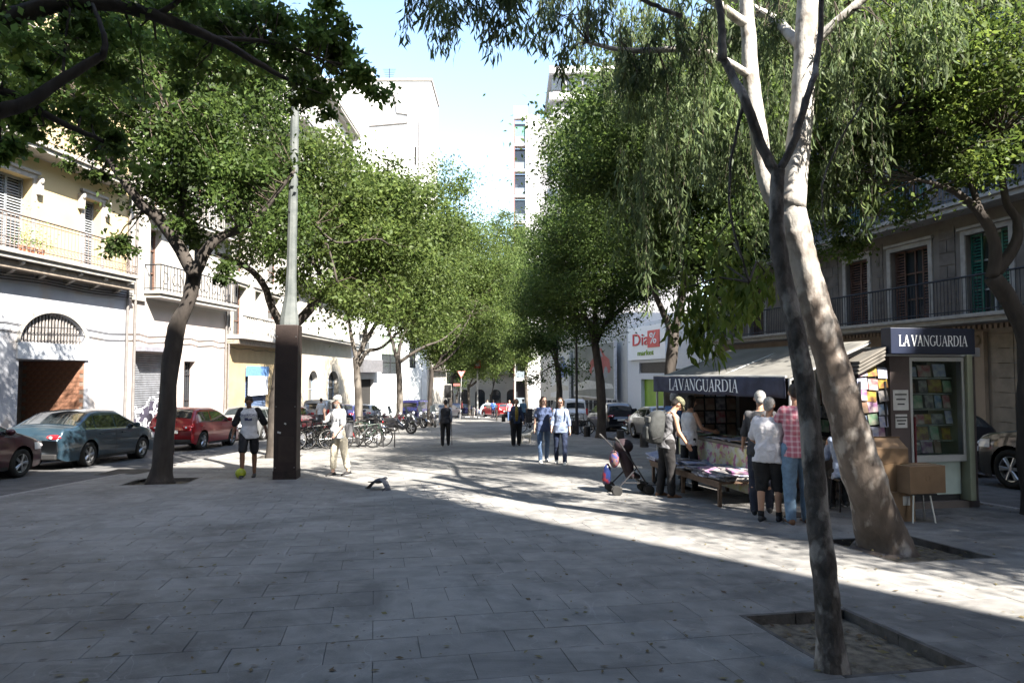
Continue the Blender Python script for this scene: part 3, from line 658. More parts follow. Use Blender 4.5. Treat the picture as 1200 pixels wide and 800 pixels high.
# chamfer row
def P2(t): return (-14.11 + 4.9 * t, 60 + 14 * t)
fE = Facade('low grey corner shop with a dark awning', P2(0), P2(.28), gz(64) - .3, 7.2, mat('light grey render', (.55, .56, .57), .8, .08, 1), 14)
fE.open(.6, fE.L - .4, gz(62) + .0, gz(62) + 3.6, 'dark'); fE.open(.6, fE.L - .6, 3.2, 5.2, 'window', fm=M_woodw); fE.wall()
fE.add = fE.bx(.5, fE.L - .3, 0, .9, 1.75, 2.9).build('awning', mat('charcoal awning', (.12, .12, .13), .8), fE.root)
fG = Facade('modern pale grey building with a wide slatted window', P2(.28), P2(1), gz(74) - .3, 8.2, mat('grey panel', (.52, .55, .57), .6, .06, .6), 14)
fG.open(1.0, 5.0, 1.6, 5.3, 'window', fm=M_iron, trim=False, rev=.2); fG.open(6.6, 8.2, 2.2, 5.0, 'window', fm=M_iron, trim=False, rev=.2); fG.wall()
for i in range(14): fG.bx(1.05 + i * .28, 1.15 + i * .28, -.1, -.05, 3.5, 5.2).build('slat', mat('green slat', (.4, .5, .4), .6), fG.root)
for i in range(1, 8): fG.bx(i * fG.L / 8 - .01, i * fG.L / 8 + .01, .0, .015, gz(70), 1.2).build('panel_seam', M_iron, fG.root)
fH = Facade('white corner house with red brown door', (-9.2, 74), (-8.6, 90), gz(90) - .3, 12, M_white, 10)
for k in range(3):
    for i in range(4): fH.open(2 + i * 3.8, 3.1 + i * 3.8, 2.2 + k * 3.3, 4.4 + k * 3.3, 'window', fm=M_woodw)
fH.open(1.2, 2.7, gz(76), gz(76) + 4.0, 'door', fm=mat('red brown door', (.35, .12, .06), .6)); fH.wall(); fH.cornice(12, .5, .3)
for k in range(3): fH.balcony(1, 15, 2.15 + k * 3.3, .6, 1.0, brackets=False, sp=.4)
# tall white gable behind (blank party wall facing us)
gab = thing('building', 'tall white blank party wall of a block rising behind the left trees', 'building', (0, 0, 0))
MB().box((-17.8, 85, 16), (16, 8, 42)).build('wall', mat('party wall white', (.52,.51,.50), .85, .04, .15, .1), gab)
MB().box((-17.8, 85, 37.1), (16.3, 8.3, .25)).build('parapet', M_stone, gab)
pp = MB().tube([(-17, 80.9, 35.2), (-14.2, 80.9, 35.2), (-13.9, 80.9, 33), (-12.6, 80.9, 32.8), (-12.6, 80.9, 31.8), (-17.2, 80.9, 31.4)], .09, 6).tube([(-11.2, 80.9, 32), (-11.2, 80.9, 5)], .06, 6).tube([(-13.0, 80.9, 36), (-13.0, 80.9, 33.4)], .03, 6); pp.build('drain_pipe', mat('pipe grey', (.35, .33, .32), .6), gab)
MB().box((-11.6, 80.98, 27.8), (.25, .08, 2.2)).build('slot_window', M_dark, gab)
an = MB()
for (x_, y_, z_, h_) in ((-22, 84, 37, 3), (-15.2, 83, 37, 2.4)):
    an.tube([(x_, y_, z_), (x_, y_, z_ + h_)], .05, 5)
    for q_ in range(5): an.tube([(x_ - .8 + .08 * q_, y_, z_ + h_ - .1 - .22 * q_), (x_ + .8 - .08 * q_, y_, z_ + h_ - .1 - .22 * q_)], .025, 4)
an.build('roof_aerials', M_iron, gab); MB().box((-19, 84, 38.3), (3, 3, 2.4)).build('roof_hut', M_white, gab)
# ---- far cross row ----
fX = Facade('cream stone row across the far street, with dark arched doorways', (-16, 104), (6.5, 104), gz(104) - .3, 16, mat('far cream', (.62, .55, .46), .85, .1, .5), 12)
for k in range(4):
    for i in range(9):
        if k: fX.open(1 + i * 2.4, 2.1 + i * 2.4, -3 + k * 3.6 + 1.2, -3 + k * 3.6 + 3.4, 'window', fm=M_wood)
        else: fX.open(.8 + i * 2.4, 2.3 + i * 2.4, gz(104), gz(104) + 3.4, 'window', fm=M_iron, trim=False)
fX.wall()
for i in range(9): arch_fill(fX, 1.55 + i * 2.4, .75, gz(104) + 2.7, .72, mat('far cream', (.5,) * 3))
for k in (1, 2, 3): fX.balcony(.5, 22, -3 + k * 3.6 + 1.15, .7, 1.0, brackets=False, sp=.4)
fX.cornice(16, .7, .5)
fY = Facade('brown modern block with pale concrete balconies across the far street', (6.5, 101), (26, 101), gz(101) - .3, 13, mat('tan tile', (.45, .29, .18), .7, .1, 2), 12)
for k in range(4):
    for i in range(6): fY.open(.9 + i * 3.1, 3.2 + i * 3.1, -2.4 + k * 3.4, -.1 + k * 3.4, 'window', fm=M_iron, trim=False)
fY.wall()
for k in range(4): fY.bx(0, fY.L, 0, 1.2, -2.8 + k * 3.4, -2.45 + k * 3.4).build('balcony', M_white, fY.root)
# ---- modern tower on the right of the street ----
tw = thing('tower_block', 'tall modern white tower with glazed corner balconies behind the right trees', 'building', (0, 0, 0))
MB().box((13.2, 92, 15), (21.4, 12, 38.4)).build('wall', mat('ribbed grey concrete', (.20, .20, .215), .8, .15, 1.2, stretch=(6, 6, .3)), tw)
MB().box((2.6, 85.6, 15.0), (1.8, 1.2, 38.8)).build('column', mat('tower white', (.5, .5, .5), .7, .03), tw)
MB().box((1.1, 85.98, 34.9), (1.7, .9, 1.6)).build('parapet', mat('tower white', (.8,) * 3), tw)
for k in range(11):
    z = -2.4 + k * 3.3; 
    MB().box((1.0, 85.8, z), (1.5, 1.3, .28)).build('balcony_slab', mat('tower white', (.8,) * 3), tw)
    MB().box((1.0, 85.25, z + .6), (1.45, .05, .9)).build('balcony_front', mat('grey glass front', (.16, .19, .22), .3, .1), tw)
    MB().box((.3, 85.7, z + 1.6), (.12, 1.2, 2.9)).build('balcony_side', mat('brick red side', (.22, .09, .07), .8), tw)
    MB().box((1.0, 86.3, z + 1.6), (1.4, .06, 2.9)).build('window', M_glass, tw)
MB().box((1.0, 85.3, 32.2), (1.45, .04, 1.4)).build('balcony_screen', mat('green screen', (.1, .25, .2), .5), tw)
MB().box((12, 97, 38), (13, 14, 9)).build('penthouse_wall', mat('ribbed grey concrete', (.4,) * 3), tw)
for z in (35.4, 38.6, 42.2): MB().box((12, 96.8, z), (14, 15, .9)).build('penthouse_band', mat('tower white', (.8,) * 3), tw)
for k in range(9):
    for i in range(5): MB().box((5.2 + i * 2.6, 85.95, 1.2 + k * 3.3), (1.3, .08, 1.7)).build('window', M_glass, tw)
for i in range(6): MB().box((6.2 + i * 2.2, 89.9, 40.4), (1.8, .1, 1.6)).build('window', M_glass, tw)
# ---- right row ----
M_rst = mat('brown grey ashlar', (.17, .148, .127), .9, .12, 1.5, .25, 30)
M_ras = mat('ashlar block', (.155, .135, .118), .9, .2, 2.5, .3, 40)
M_green = mat('green shutter', (.02, .13, .09), .55, .15, 10)
fR = Facade('brown stone apartment house with iron balconies behind the newsstand', (FR(8), 8), (FR(36), 36), gz(36) - .3, 20.0, M_rst, 12, -1)
def yR(u):
    k = (u - 600) / F; return 17.9 / (k + .2)
def sR(u): y = yR(u); return (Vector((FR(y), y, 0)) - fR.p0).length
zR = 1.74 + 1.6 - .0; zR2 = 5.1 + 1.6
rows = [zR, zR2, zR2 + 3.35, zR2 + 6.7]
cols = [((994, 1020), M_wood, 'shutter'), ((1047, 1092), M_wood, 'halfopen'), ((1136, 1188), M_green, 'halfopen'), ((930, 950), M_wood, 'halfopen'), ((1230, 1290), M_wood, 'halfopen'), ((880, 897), M_wood, 'shutter'), ((838, 852), M_woodw, 'halfopen')]
for k, z in enumerate(rows):
    for j, ((ua, ub), sm, kd) in enumerate(cols):
        a, b_ = sR(ub), sR(ua)
        if b_ - a > 1.7: a, b_ = (a + b_) / 2 - .8, (a + b_) / 2 + .8
        fR.open(a, b_, z + .02, z + 2.45, kd, sm=(M_green if k == 1 else sm), fm=(M_woodw if j == 2 else M_wood), rev=.3, lp=.09 if k < 2 else .16)
zg_ = gz(20)
for (ua, ub) in ((1090, 1131), (1000, 1060), (1170, 1230), (900, 970), (850, 885)): fR.open(sR(ub), sR(ua), fR.z0, zg_ + 3.35, 'irondoor' if ua == 1090 else 'roller', rev=.4)
fR.wall(zR - .32, mat('ground floor stone', (.22, .17, .125), .85, .15, 1.2, .2, 30))
for k, z in enumerate(rows):
    if k == 0:
        fR.balcony(sR(1420) if False else .3, sR(958), z, .8, 1.08, M_stone, M_iron, .13, .2, brackets=False)
        fR.balcony(sR(955), fR.L - .3, z, .8, 1.08, M_stone, M_iron, .13, .2, brackets=False)
    else: fR.balcony(.3, fR.L - .3, z, .8, 1.08, M_stone, mat('blue grey rail', (.09, .11, .15), .5), .13 if k == 1 else .3, .22, brackets=False)
fR.cornice(20.0, .7, .4)
# ashlar blocks between the windows, proud of the wall
edges = sorted([(sR(ub), sR(ua)) for (ua, ub), _, _ in cols]); blk = None
for (ua, ub) in ((1024, 1044), (1097, 1132), (955, 990)):
    x0, x1 = sR(ub) + .25, sR(ua) - .25; 
    if x1 - x0 < .3: continue
    for k in range(2):
        for r_ in range(7):
            z = rows[k] + .05 + r_ * .4; nn = 2 if x1 - x0 > 1 else 1
            for c_ in range(nn + (r_ % 2)):
                e = (x1 - x0) / nn; p = x0 + (c_ - (.5 if r_ % 2 else 0)) * e; q_ = p + e; p = max(p, x0); q_ = min(q_, x1)
                if q_ - p > .1: fR.bx(p + .012, q_ - .012, 0, .025, z + .01, z + .385).build('ashlar_block', M_ras, fR.root)
# pilasters and courses of the ground floor
for u in (1150, 1140, 1075): 
    x = sR(u); fR.bx(x - .22, x + .22, 0, .14, fR.z0, zR - .5).build('pilaster', mat('warm stone', (.27, .2, .14), .8, .1, 2), fR.root)
    MB().ball(fR.P(x, .18, zR - .75), (.14, .1, .16), 10, 6).build('pilaster_boss', mat('warm stone', (.4,) * 3), fR.root, smooth=True)
for r_ in range(9):
    for (u0, u1) in ((1162, 1200),):
        x1_, x0_ = sR(u0), sR(u1) - 1.2
        for c_ in range(3): 
            e = (x1_ - x0_) / 3; p = x0_ + c_ * e; fR.bx(p + .01, p + e - .01, .0, .03, zg_ + .2 + r_ * .42, zg_ + .2 + r_ * .42 + .405).build('stone_course', mat('course stone', (.25, .2, .15), .85, .15, 3, .2), fR.root)
dn = MB()
for i in range(90): t = fR.bx(4 + i * .18, 4.1 + i * .18, .0, .12, zR - .42, zR - .3); dn.add(t.v, t.f)
dn.build('dentils', mat('warm stone', (.4,) * 3), fR.root)
# white supermarket front
def aR(y): return (FR(y), y)
fM = Facade('white supermarket front with round red lettering and lime green panel', aR(36.05), aR(48.5), gz(48) - .3, 5.0, mat('supermarket white', (.55, .57, .61), .5, .03), 10, -1)
def sM(u): y = yR(u); return (Vector((FR(y), y, 0)) - fM.p0).length
fM.open(sM(777), sM(751), gz(44), 1.25, 'none', rev=.3); fM.open(sM(812), sM(784), gz(43), 1.9, 'dark', rev=.3); fM.open(sM(782), sM(749), 1.65, 2.35, 'none', rev=.2)
fM.wall(); MV = fM
fM.bx(sM(777), sM(751), -.3, -.25, gz(44), 1.25).build('lime_panel', mat('lime green', (.22, .38, .015), .5, .1, 2), fM.root)
lv_ = fM.bx(sM(782), sM(749), -.2, -.16, 1.65, 2.35).build('louvre_panel', mat('dark louvre', (.08, .07, .07), .6), fM.root)
for i in range(7): fM.bx(sM(782), sM(749), -.155, -.1, 1.67 + i * .1, 1.72 + i * .1).build('louvre', mat('dark louvre', (.08,) * 3), lv_)
bd = fM.bx(sM(783), sM(739), .03, .18, 2.55, 4.75).build('sign_board', mat('sign white', (.82, .83, .86), .4, .02), fM.root)
rr0 = fM.root.rotation_euler.z
xm = (sM(783) + sM(739)) / 2; L_ = sM(739) - sM(783)
M_red = mat('sign red', (.6, .02, .04), .4, .05)
text_mesh('Dia', 1.15, M_red, 'lettering', bd, (xm + L_ * .13, .2, 3.85), (math.pi / 2, 0, math.pi), .03, 1.9)
text_mesh('%', 1.0, mat('sign white', (.82,) * 3), 'lettering', bd, (xm - L_ * .22, .235, 3.85), (math.pi / 2, 0, math.pi), .02, 1.7)
MB().box((xm - L_ * .22, .2, 3.85), (1.9, .05, 1.1)).build('percent_tile', M_red, bd, bevel=.02)
text_mesh('market', .5, mat('lime green', (.3,) * 3), 'lettering', bd, (xm, .2, 2.98), (math.pi / 2, 0, math.pi), .02, 1.9)
# white hoarding wall with two billboards
fN = Facade('white party wall behind the hoardings on the right', aR(48.55), aR(74), gz(74) - .3, 6.0, mat('hoarding white', (.5, .49, .47), .8, .06, 1), 8, -1)
fN.wall()
def board(ya, yb, z0, z1, base, label, car, name='billboard'):
    pa, pb = Vector((FR(ya) - .5, ya, 0)), Vector((FR(yb) - .5, yb, 0)); v = pb - pa; L_ = v.length
    t = thing(name, label, 'billboard', (pa.x, pa.y, 0), math.atan2(v.y, v.x))
    MB().box((L_ / 2, 0, (z0 + z1) / 2), (L_, .14, z1 - z0)).build('panel', base, t)
    fr = MB()
    for (x0, x1, a, b_) in ((-.1, L_ + .1, z1, z1 + .12), (-.1, L_ + .1, z0 - .12, z0), (-.12, 0, z0, z1), (L_, L_ + .12, z0, z1)): fr.box(((x0 + x1) / 2, 0, (a + b_) / 2), (x1 - x0, .2, b_ - a))
    fr.build('frame', mat('board frame', (.6, .6, .6), .5), t)
    for x in (L_ * .2, L_ * .8): MB().box((x, -.1, (z0 + gz(yb)) / 2 - .2), (.15, .12, z0 - gz(yb) + .4)).build('post', mat('board frame', (.6,) * 3), t)
    cr = MB(); f = lambda a, b_: (L_ * (1 - a), .075, z0 + (z1 - z0) * b_)
    pts = [(.42, .5), (.45, .68), (.52, .74), (.57, .9), (.72, .92), (.8, .78), (.9, .7), (.93, .52), (.9, .46), (.46, .44)]
    cr.add([f(*p) for p in pts], [tuple(range(len(pts)))]); cr.build('printed_car', car, t)
    w_ = MB(); pw = [(.56, .76), (.59, .87), (.7, .88), (.76, .76)]; w_.add([(f(*p)[0], .079, f(*p)[2]) for p in pw], [(0, 1, 2, 3)])
    for cx_ in (.53, .82):
        w_.add([(L_ * (1 - cx_ - .045 * math.cos(a * .52)), .079, z0 + (z1 - z0) * (.47 + .11 * math.sin(a * .52))) for a in range(12)], [tuple(range(12))])
    w_.build('printed_glass_and_wheels', mat('print dark', (.22, .24, .27), .6), t)
    sw = MB(); sw.add([f(.0, .2) , f(.35, .32), f(.95, .26), f(.99, .18), f(.4, .14), f(0, .08)], [(0, 1, 2, 3, 4, 5)]); sw.build('printed_road', mat('print pale', (.55, .56, .55), .6), t)
    text_mesh('2.900', .95, mat('print white', (.8, .8, .8), .6), 'printed_price', t, (L_ * .78, .08, z0 + (z1 - z0) * .58), (math.pi / 2, 0, math.pi), .002, 1.5)
    return t
board(49.6, 59.5, -.2, 3.9, mat('board grey green', (.22, .235, .23), .6, .15, .5), 'faded billboard with a red car on the white hoarding', mat('print red', (.35, .08, .08), .6, .1))
board(61.2, 67.5, -.6, 3.6, mat('board pale blue', (.62, .66, .72), .6, .1, .5), 'faded billboard with a blue car beside the red car one', mat('print blue', (.15, .22, .5), .6, .1))
fp = thing('fence', 'low striped metal fence below the billboards', 'fence', (0, 0, 0))
fa, fb = Vector((FR(48.6) - .7, 48.6, 0)), Vector((FR(70) - .7, 70, 0))
for i in range(60):
    p = fa.lerp(fb, i / 59); MB().box((p.x, p.y, gz(p.y) + .85), (.10, .06, 1.7)).build('paling', M_iron if i % 3 else M_woodw, fp)
MB().tube([fa + Vector((-.04, 0, gz(fa.y) + 1.5)), fb + Vector((-.04, 0, gz(fb.y) + 1.5))], .03, 4).build('rail', M_iron, fp)
# ---- houses outside the frame that shade the foreground (behind the camera and along the right) ----
sh = thing('building', 'apartment block behind the camera across the side street', 'building', (0, 0, 0))
MB().box((-14.4, -15.8, 12.4), (54, 20, 28.8)).build('wall', M_rst, sh)
fQ = Facade('brown apartment house on the right behind the camera', (FR(-8.7), -8.7), (FR(7.9), 7.9), -.3, 22.3, M_rst, 12, -1)
for k, z in enumerate(rows):
    for i in range(4): fQ.open(1.5 + i * 4, 2.9 + i * 4, z, z + 2.4, 'window')
fQ.wall()
for z in rows: fQ.balcony(.3, fQ.L - .3, z, .8, 1.0, brackets=False, sp=.3)
# air conditioner on the right balcony
p = at(1073, 363, 22.6); ac = thing('air_conditioner', 'white air conditioner unit on the first balcony of the brown house', 'air conditioner', (p.x + .45, p.y + .1, zR + .01), rz=fR.root.rotation_euler.z)
MB().box((0, 0, .33), (.95, .32, .64)).build('case', M_woodw, ac, bevel=.02); MB().tube([(-.15, .165, .33), (-.15, .2, .33)], .24, 20).build('fan_grille', M_iron, ac)
MB().box((0, 0, .005), (.8, .2, .02)).build('foot', M_iron, ac)
p = at(1128, 355, 21.4)
# balcony plants on the cream house
def pot_plant(loc, r, h, label, seed, c1=(.10, .2, .03), group=None, pot=(.35, .13, .07)):
    t = thing('potted_plant', label, 'potted plant', loc, group=group); MB().tube([(0, 0, 0), (0, 0, .2), (0, 0, .22)], [.09, .12, .12], 12).build('pot', mat('terracotta', pot, .8, .1), t)
    rr = np.random.RandomState(seed); b = MB()
    for k in range(160):
        d = rr.normal(0, 1, 3); c = Vector((d[0] * r, d[1] * r * .5, .25 + abs(d[2]) * h * .5)); s = .035
        M = Matrix.Translation(c) @ Matrix.Rotation(rr.rand() * 6.28, 4, 'Z') @ Matrix.Rotation(rr.rand() * 2 - .5, 4, 'X')
        b.add([M @ Vector(q_) for q_ in ((-s, 0, 0), (0, -s * .6, 0), (s, 0, 0), (0, s * .6, 0))], [(0, 1, 2, 3)])
    b.build('leaves', mat('balcony leaf', c1, .6, .2, 4, trans=.3), t); return t
for k, (u, lb, sd_) in enumerate(((10, 'leftmost potted plant at the foot of the cream house balcony rail', 1), (22, 'tall trailing plant in a pot on the cream house balcony', 2), (33, 'potted plant at the right end of the balcony pots', 3))):
    yy = y_at(u - 8); pot_plant((FL(yy) + .5, yy, z1 + .01), .2, .5 if k != 1 else 1.1, lb, sd_)
# ---------------- vehicles ----------------
M_tyre = mat('tyre', (.018, .018, .018), .85, .1); M_rim = mat('alloy rim', (.55, .56, .58), .3, .05, metal=.8); M_blk = mat('black plastic', (.02, .02, .021), .55, .05)
M_cg = mat('car glass', (.02, .025, .028), .04, 0, spec=.9, coat=.6); M_lens = mat('red lens', (.45, .01, .015), .15, 0, coat=.8); M_head = mat('head lamp', (.75, .77, .8), .1, 0, coat=1); M_chr = mat('chrome', (.7, .7, .7), .15, 0, metal=1)
M_plate = mat('number plate', (.75, .75, .72), .4, 0)
def lerp(p, x):
    if x <= p[0][0]: return p[0][1]
    for (a, b), (c, d) in zip(p, p[1:]):
        if x <= c: return b + (d - b) * (x - a) / (c - a)
    return p[-1][1]
def smooth(p, x, w=.09): return sum(lerp(p, x + w * k) for k in (-1, -.5, 0, .5, 1)) / 5
def make_wheel(r, w, spokes=5):
    t = bpy.data.objects.new('wheel', None); COL.objects.link(t); t.empty_display_size = .1
    y = w / 2; prof = [(r * .64, -y * .9), (r * .9, -y), (r * .98, -y * .8), (r, -y * .4), (r, y * .4), (r * .98, y * .8), (r * .9, y), (r * .64, y * .9)]
    n = 28; b = MB(); b.loft([[(pr * math.cos(6.2832 * i / n), py, pr * math.sin(6.2832 * i / n)) for pr, py in prof] for i in range(n + 1)], cap=False, close=True); b.build('tyre', M_tyre, t, smooth=True)
    q_ = MB(); q_.loft([[(pr * math.cos(6.2832 * i / n), py, pr * math.sin(6.2832 * i / n)) for pr, py in ((r * .66, -y * .88), (r * .6, -y * .8), (r * .56, -y * .2), (r * .6, y * .85), (r * .66, y * .85))] for i in range(n + 1)], cap=False)
    for k in range(spokes):
        a = 6.2832 * k / spokes
        for da in (-.12, .12): q_.tube([(r * .1 * math.cos(a + da), -y * .78, r * .1 * math.sin(a + da)), (r * .62 * math.cos(a + da * .9), -y * .8, r * .62 * math.sin(a + da * .9))], r * .06, 5)
    q_.tube([(0, -y * .9, 0), (0, -y * .4, 0)], r * .16, 10); q_.build('rim', M_rim, t)
    MB().tube([(0, -y * .3, 0), (0, -y * .2, 0)], r * .58, 18).build('brake_disc', M_blk, t)
    return t
def car(name, label, cat, loc, rz, paint, L=4.4, Wd=1.78, H=1.46, wb=2.6, fo=.85, wr=.32, belt=.93, hood=None, top=None, style='hatch', group='cars parked along the streets', spokes=5, side_glass=None, rail=False, plate=True, tail='corner'):
    """x forward (front at +L/2), origin on the ground"""
    t = thing(name, label, cat, loc, rz, group); t.rotation_euler = (Matrix.Rotation(math.atan(SLOPE), 3, 'X') @ Matrix.Rotation(rz, 3, 'Z')).to_euler()
    xf = L / 2; xr = -L / 2; ax = [xf - fo, xf - fo - wb]; hw = Wd / 2
    st = {
     'sedan': ([(xr, .55), (xr + .03, .95), (xr + .12, 1.02), (xr + .55, 1.04), (xr + 1.25, H - .06), (xr + 1.7, H), (xr + 2.5, H - .01), (xf - 1.75, H - .14), (xf - 1.05, .99), (xf - .3, .84), (xf - .06, .72), (xf, .5)], (xr + .6, xr + 1.3, xf - 1.75, xf - 1.08)),
     'hatch': ([(xr, .5), (xr + .03, .9), (xr + .10, 1.06), (xr + .42, H - .09), (xr + .8, H), (xr + 1.7, H), (xf - 1.72, H - .12), (xf - .95, 1.0), (xf - .25, .82), (xf - .05, .66), (xf, .45)], (xr + .12, xr + .5, xf - 1.7, xf - .98)),
     'suv': ([(xr, .6), (xr + .03, 1.05), (xr + .1, 1.18), (xr + .35, H - .1), (xr + .7, H), (xr + 2.3, H), (xf - 1.95, H - .12), (xf - 1.35, 1.18), (xf - .35, 1.06), (xf - .06, .95), (xf, .6)], (xr + .12, xr + .42, xf - 1.93, xf - 1.38)),
     'van': ([(xr, .6), (xr + .03, 1.1), (xr + .06, 1.3), (xr + .14, H - .08), (xr + .35, H), (xr + 2.4, H), (xf - 1.35, H - .12), (xf - .65, 1.15), (xf - .15, .95), (xf - .04, .8), (xf, .5)], (xr + .06, xr + .16, xf - 1.33, xf - .68))}[style]
    top, (gr0, gr1, gf1, gf0) = st
    bz = lambda x: min(belt + .05 * (1 - (x - xr) / L), smooth(top, x) - .02)
    plan = lambda x: hw * (1 - .10 * max(0, (abs(x) - L / 2 + .9) / .9) ** 2.2 - (.06 * max(0, (abs(x) - L / 2 + .12) / .12) ** 2))
    low = lambda x: .2 + .1 * max(0, (abs(x) - L / 2 + .35) / .35) ** 2
    arch = lambda x: max([math.sqrt(max(0, (wr + .07) ** 2 - (x - a) ** 2)) + wr for a in ax if abs(x - a) < wr + .07] + [low(x)])
    rfw = lambda x: .77 if style != 'van' else .88
    zt = lambda x: smooth(top, x)
    def ys(x, z):                                         # half width at height z
        b_ = bz(x); w = plan(x)
        if z <= b_: q_ = (z - .2) / max(.1, b_ - .2); return w * (.955 + .045 * math.sin(min(1, max(0, q_)) * 2.5) - .02 * q_ ** 4)
        tt = zt(x); k = (z - b_) / max(.05, H - b_); return w * (.953 - (1 - rfw(x)) * .9 * k)
    xs = sorted(set([round(xr + L * i / 72, 4) for i in range(73)] + [a + s * (wr + .07) * c for a in ax for s in (-1, 1) for c in (1, .97, .88, .7, .45, .2)]))
    rings = []
    for x in xs:
        r = []; b_ = bz(x); z_ = zt(x); lo = min(arch(x), b_ - .06); cabin = z_ > b_ + .06
        zz = [lo + (b_ - lo) * q_ for q_ in (0, .2, .4, .58, .62, .8, .95, 1)]
        for z in zz: r.append((x, ys(x, z), z))
        for q_ in (.25, .5, .75, .92): z = b_ + (z_ - b_) * q_ ; r.append((x, ys(x, z), z))
        ye = ys(x, z_)
        for q_, dz in ((.93, .0), (.75, .012), (.4, .03), (0, .04)): r.append((x, ye * q_, z_ + dz * (1 if z_ > .9 else .5)))
        rings.append(r)
    b = MB()
    for sg in (1, -1):
        vs = [(x, y * sg, z) for r in rings for (x, y, z) in r]; n = len(rings[0]); fs = []
        for i in range(len(rings) - 1):
            for j in range(n - 1):
                f = (i * n + j, (i + 1) * n + j, (i + 1) * n + j + 1, i * n + j + 1); fs.append(f if sg < 0 else f[::-1])
        b.add(vs, fs)
    for e in (0, -1):
        r = rings[e]; pl = [(x, y, z) for x, y, z in r] + [(x, -y, z) for x, y, z in reversed(r[:-1])]; b.add(pl, [tuple(range(len(pl)))])
    bo = b.build('body', paint, t, smooth=True)
    # crease edges
    md = bo.modifiers.new('w', 'WELD'); md.merge_threshold = .0005
    # dark underbody and wheel wells
    un = MB().box((0, 0, .42), (L - .35, Wd - .34, .40))
    un.build('underbody', M_blk, t)
    # side windows (strip grids just proud of the side)
    def strip(x0, x1, zlo, zhi, off, name, m, nx=14, nz=4, par=None, sides=(1, -1), th=0):
        for sg in sides:
            bb = MB(); bb.grid(lambda u, v: (lambda x: (lambda z: (x, sg * (ys(x, z) + off), z))(zlo(x) + (zhi(x) - zlo(x)) * v))(x0 + (x1 - x0) * u), nx, nz)
            if sg > 0: bb.f = [f[::-1] for f in bb.f]
            bb.build(name, m, par or t, smooth=True)
    g0x, g1x = gr0 + .02, gf0 - .12
    if side_glass is None: side_glass = [(g0x + .12, g0x + .62), (g0x + .68, (g0x + g1x) / 2 - .02), ((g0x + g1x) / 2 + .07, g1x)] if style in ('suv', 'van') else ([(gr1 - .35, gr1 + .02), (gr1 + .07, gr1 + .92), (gr1 + 1.0, g1x)] if style == 'sedan' else [(gr0 + .3, gr0 + 1.15), (gr0 + 1.24, g1x)])
    zl = lambda x: bz(x) + .035; zh = lambda x: max(zl(x) + .01, min(zt(x) - .07, H - .13))
    for (x0, x1) in side_glass: strip(x0, x1, zl, zh, .006, 'side_window', M_cg, 10, 3)
    strip(side_glass[0][0] - .04, side_glass[-1][1] + .05, lambda x: zl(x) - .03, lambda x: zl(x) - .004, .008, 'window_trim', M_chr if style in ('sedan', 'suv') else M_blk, 16, 1)
    # windscreen, rear window
    def deck(x0, x1, k0, k1, off, name, m):
        bb = MB(); 
        def P(u, v):
            x = x0 + (x1 - x0) * u; e = 1e-2; sl = (zt(x + e) - zt(x - e)) / (2 * e); n_ = Vector((-sl, 0, 1)).normalized(); ye = ys(x, zt(x)) * (k0 + (k1 - k0) * u) * .9; w_ = abs(2 * v - 1)
            return Vector((x, ye * (2 * v - 1), zt(x) + (.04 * (1 - w_ ** 2)) * (1 if zt(x) > .9 else .5) + .0)) + n_ * off
        bb.grid(P, 10, 10); bb.build(name, m, t, smooth=True)
    deck(gf1 + .03, gf0 - .03, .96, .98, .010, 'windscreen', M_cg); deck(gr0 + .03 if style != 'van' else gr0, gr1 - .03, .96, .94, .010, 'rear_window', M_cg)
    # door seams, handles, sills
    seams = [side_glass[-1][1] + .02, side_glass[-1][0] - .04] + ([side_glass[-2][0] - .05] if len(side_glass) > 2 or style != 'hatch' else [])
    for x in seams: strip(x - .006, x + .006, lambda x: arch(x) + .08, lambda x: bz(x), .003, 'door_seam', M_blk, 1, 8)
    strip(ax[1] + wr + .1, ax[0] - wr - .1, lambda x: .19, lambda x: .27, .008, 'sill', M_blk, 8, 1)
    for x in seams[:2]:
        for sg in (1, -1): MB().box((x - .78 if x == seams[0] else x - .72, sg * (ys(x - .7, belt - .1) + .018), belt - .09), (.16, .03, .035)).build('door_handle', paint if style != 'van' else M_blk, t, bevel=.008)
    for sg in (1, -1): 
        mr = MB().ball((gf0 - .32, sg * (hw + .05), belt + .1), (.07, .11, .075), 10, 8).build('mirror', paint, t, smooth=True)
    # bumpers lower dark strip, plates, lamps
    for e, x in ((1, xf), (-1, xr)):
        MB().box((x - e * .10, 0, .33), (.28, Wd * .82, .14)).build('bumper', M_blk, t, bevel=.03)
        MB().box((x + e * .008, 0, .52 if e > 0 else .66), (.02, .52, .11)).build('number_plate', M_plate, t)
    hz = (.6, .74) if style in ('sedan', 'hatch') else (.78, .92)
    strip(xf - .42, xf - .06, lambda x: hz[0], lambda x: min(hz[1] + .02, bz(x)), .012, 'headlight', M_head, 6, 3)
    for sg in (1, -1): MB().ball((xf - .03, sg * hw * .66, (hz[0] + hz[1]) / 2), (.07, .2, .075), 10, 6).build('headlight', M_head, t, smooth=True)
    for sg in (1, -1):
        if tail == 'corner':
            MB().ball((xr + .075, sg * hw * .66, belt - .13), (.085, .2, .075), 12, 8).build('tail_light', M_lens, t, smooth=True)
            MB().ball((xr + .0, sg * hw * .62, belt - .13), (.022, .05, .035), 8, 6).build('reverse_light', M_head, t, smooth=True)
        else: MB().box((xr + .09, sg * hw * .88, belt + .08), (.14, .13, .42)).build('tail_light', M_lens, t, bevel=.03)
    MB().box((xf - .02, 0, hz[0] - .02), (.06, hw * .9, .12)).build('grille', M_blk, t, bevel=.02)
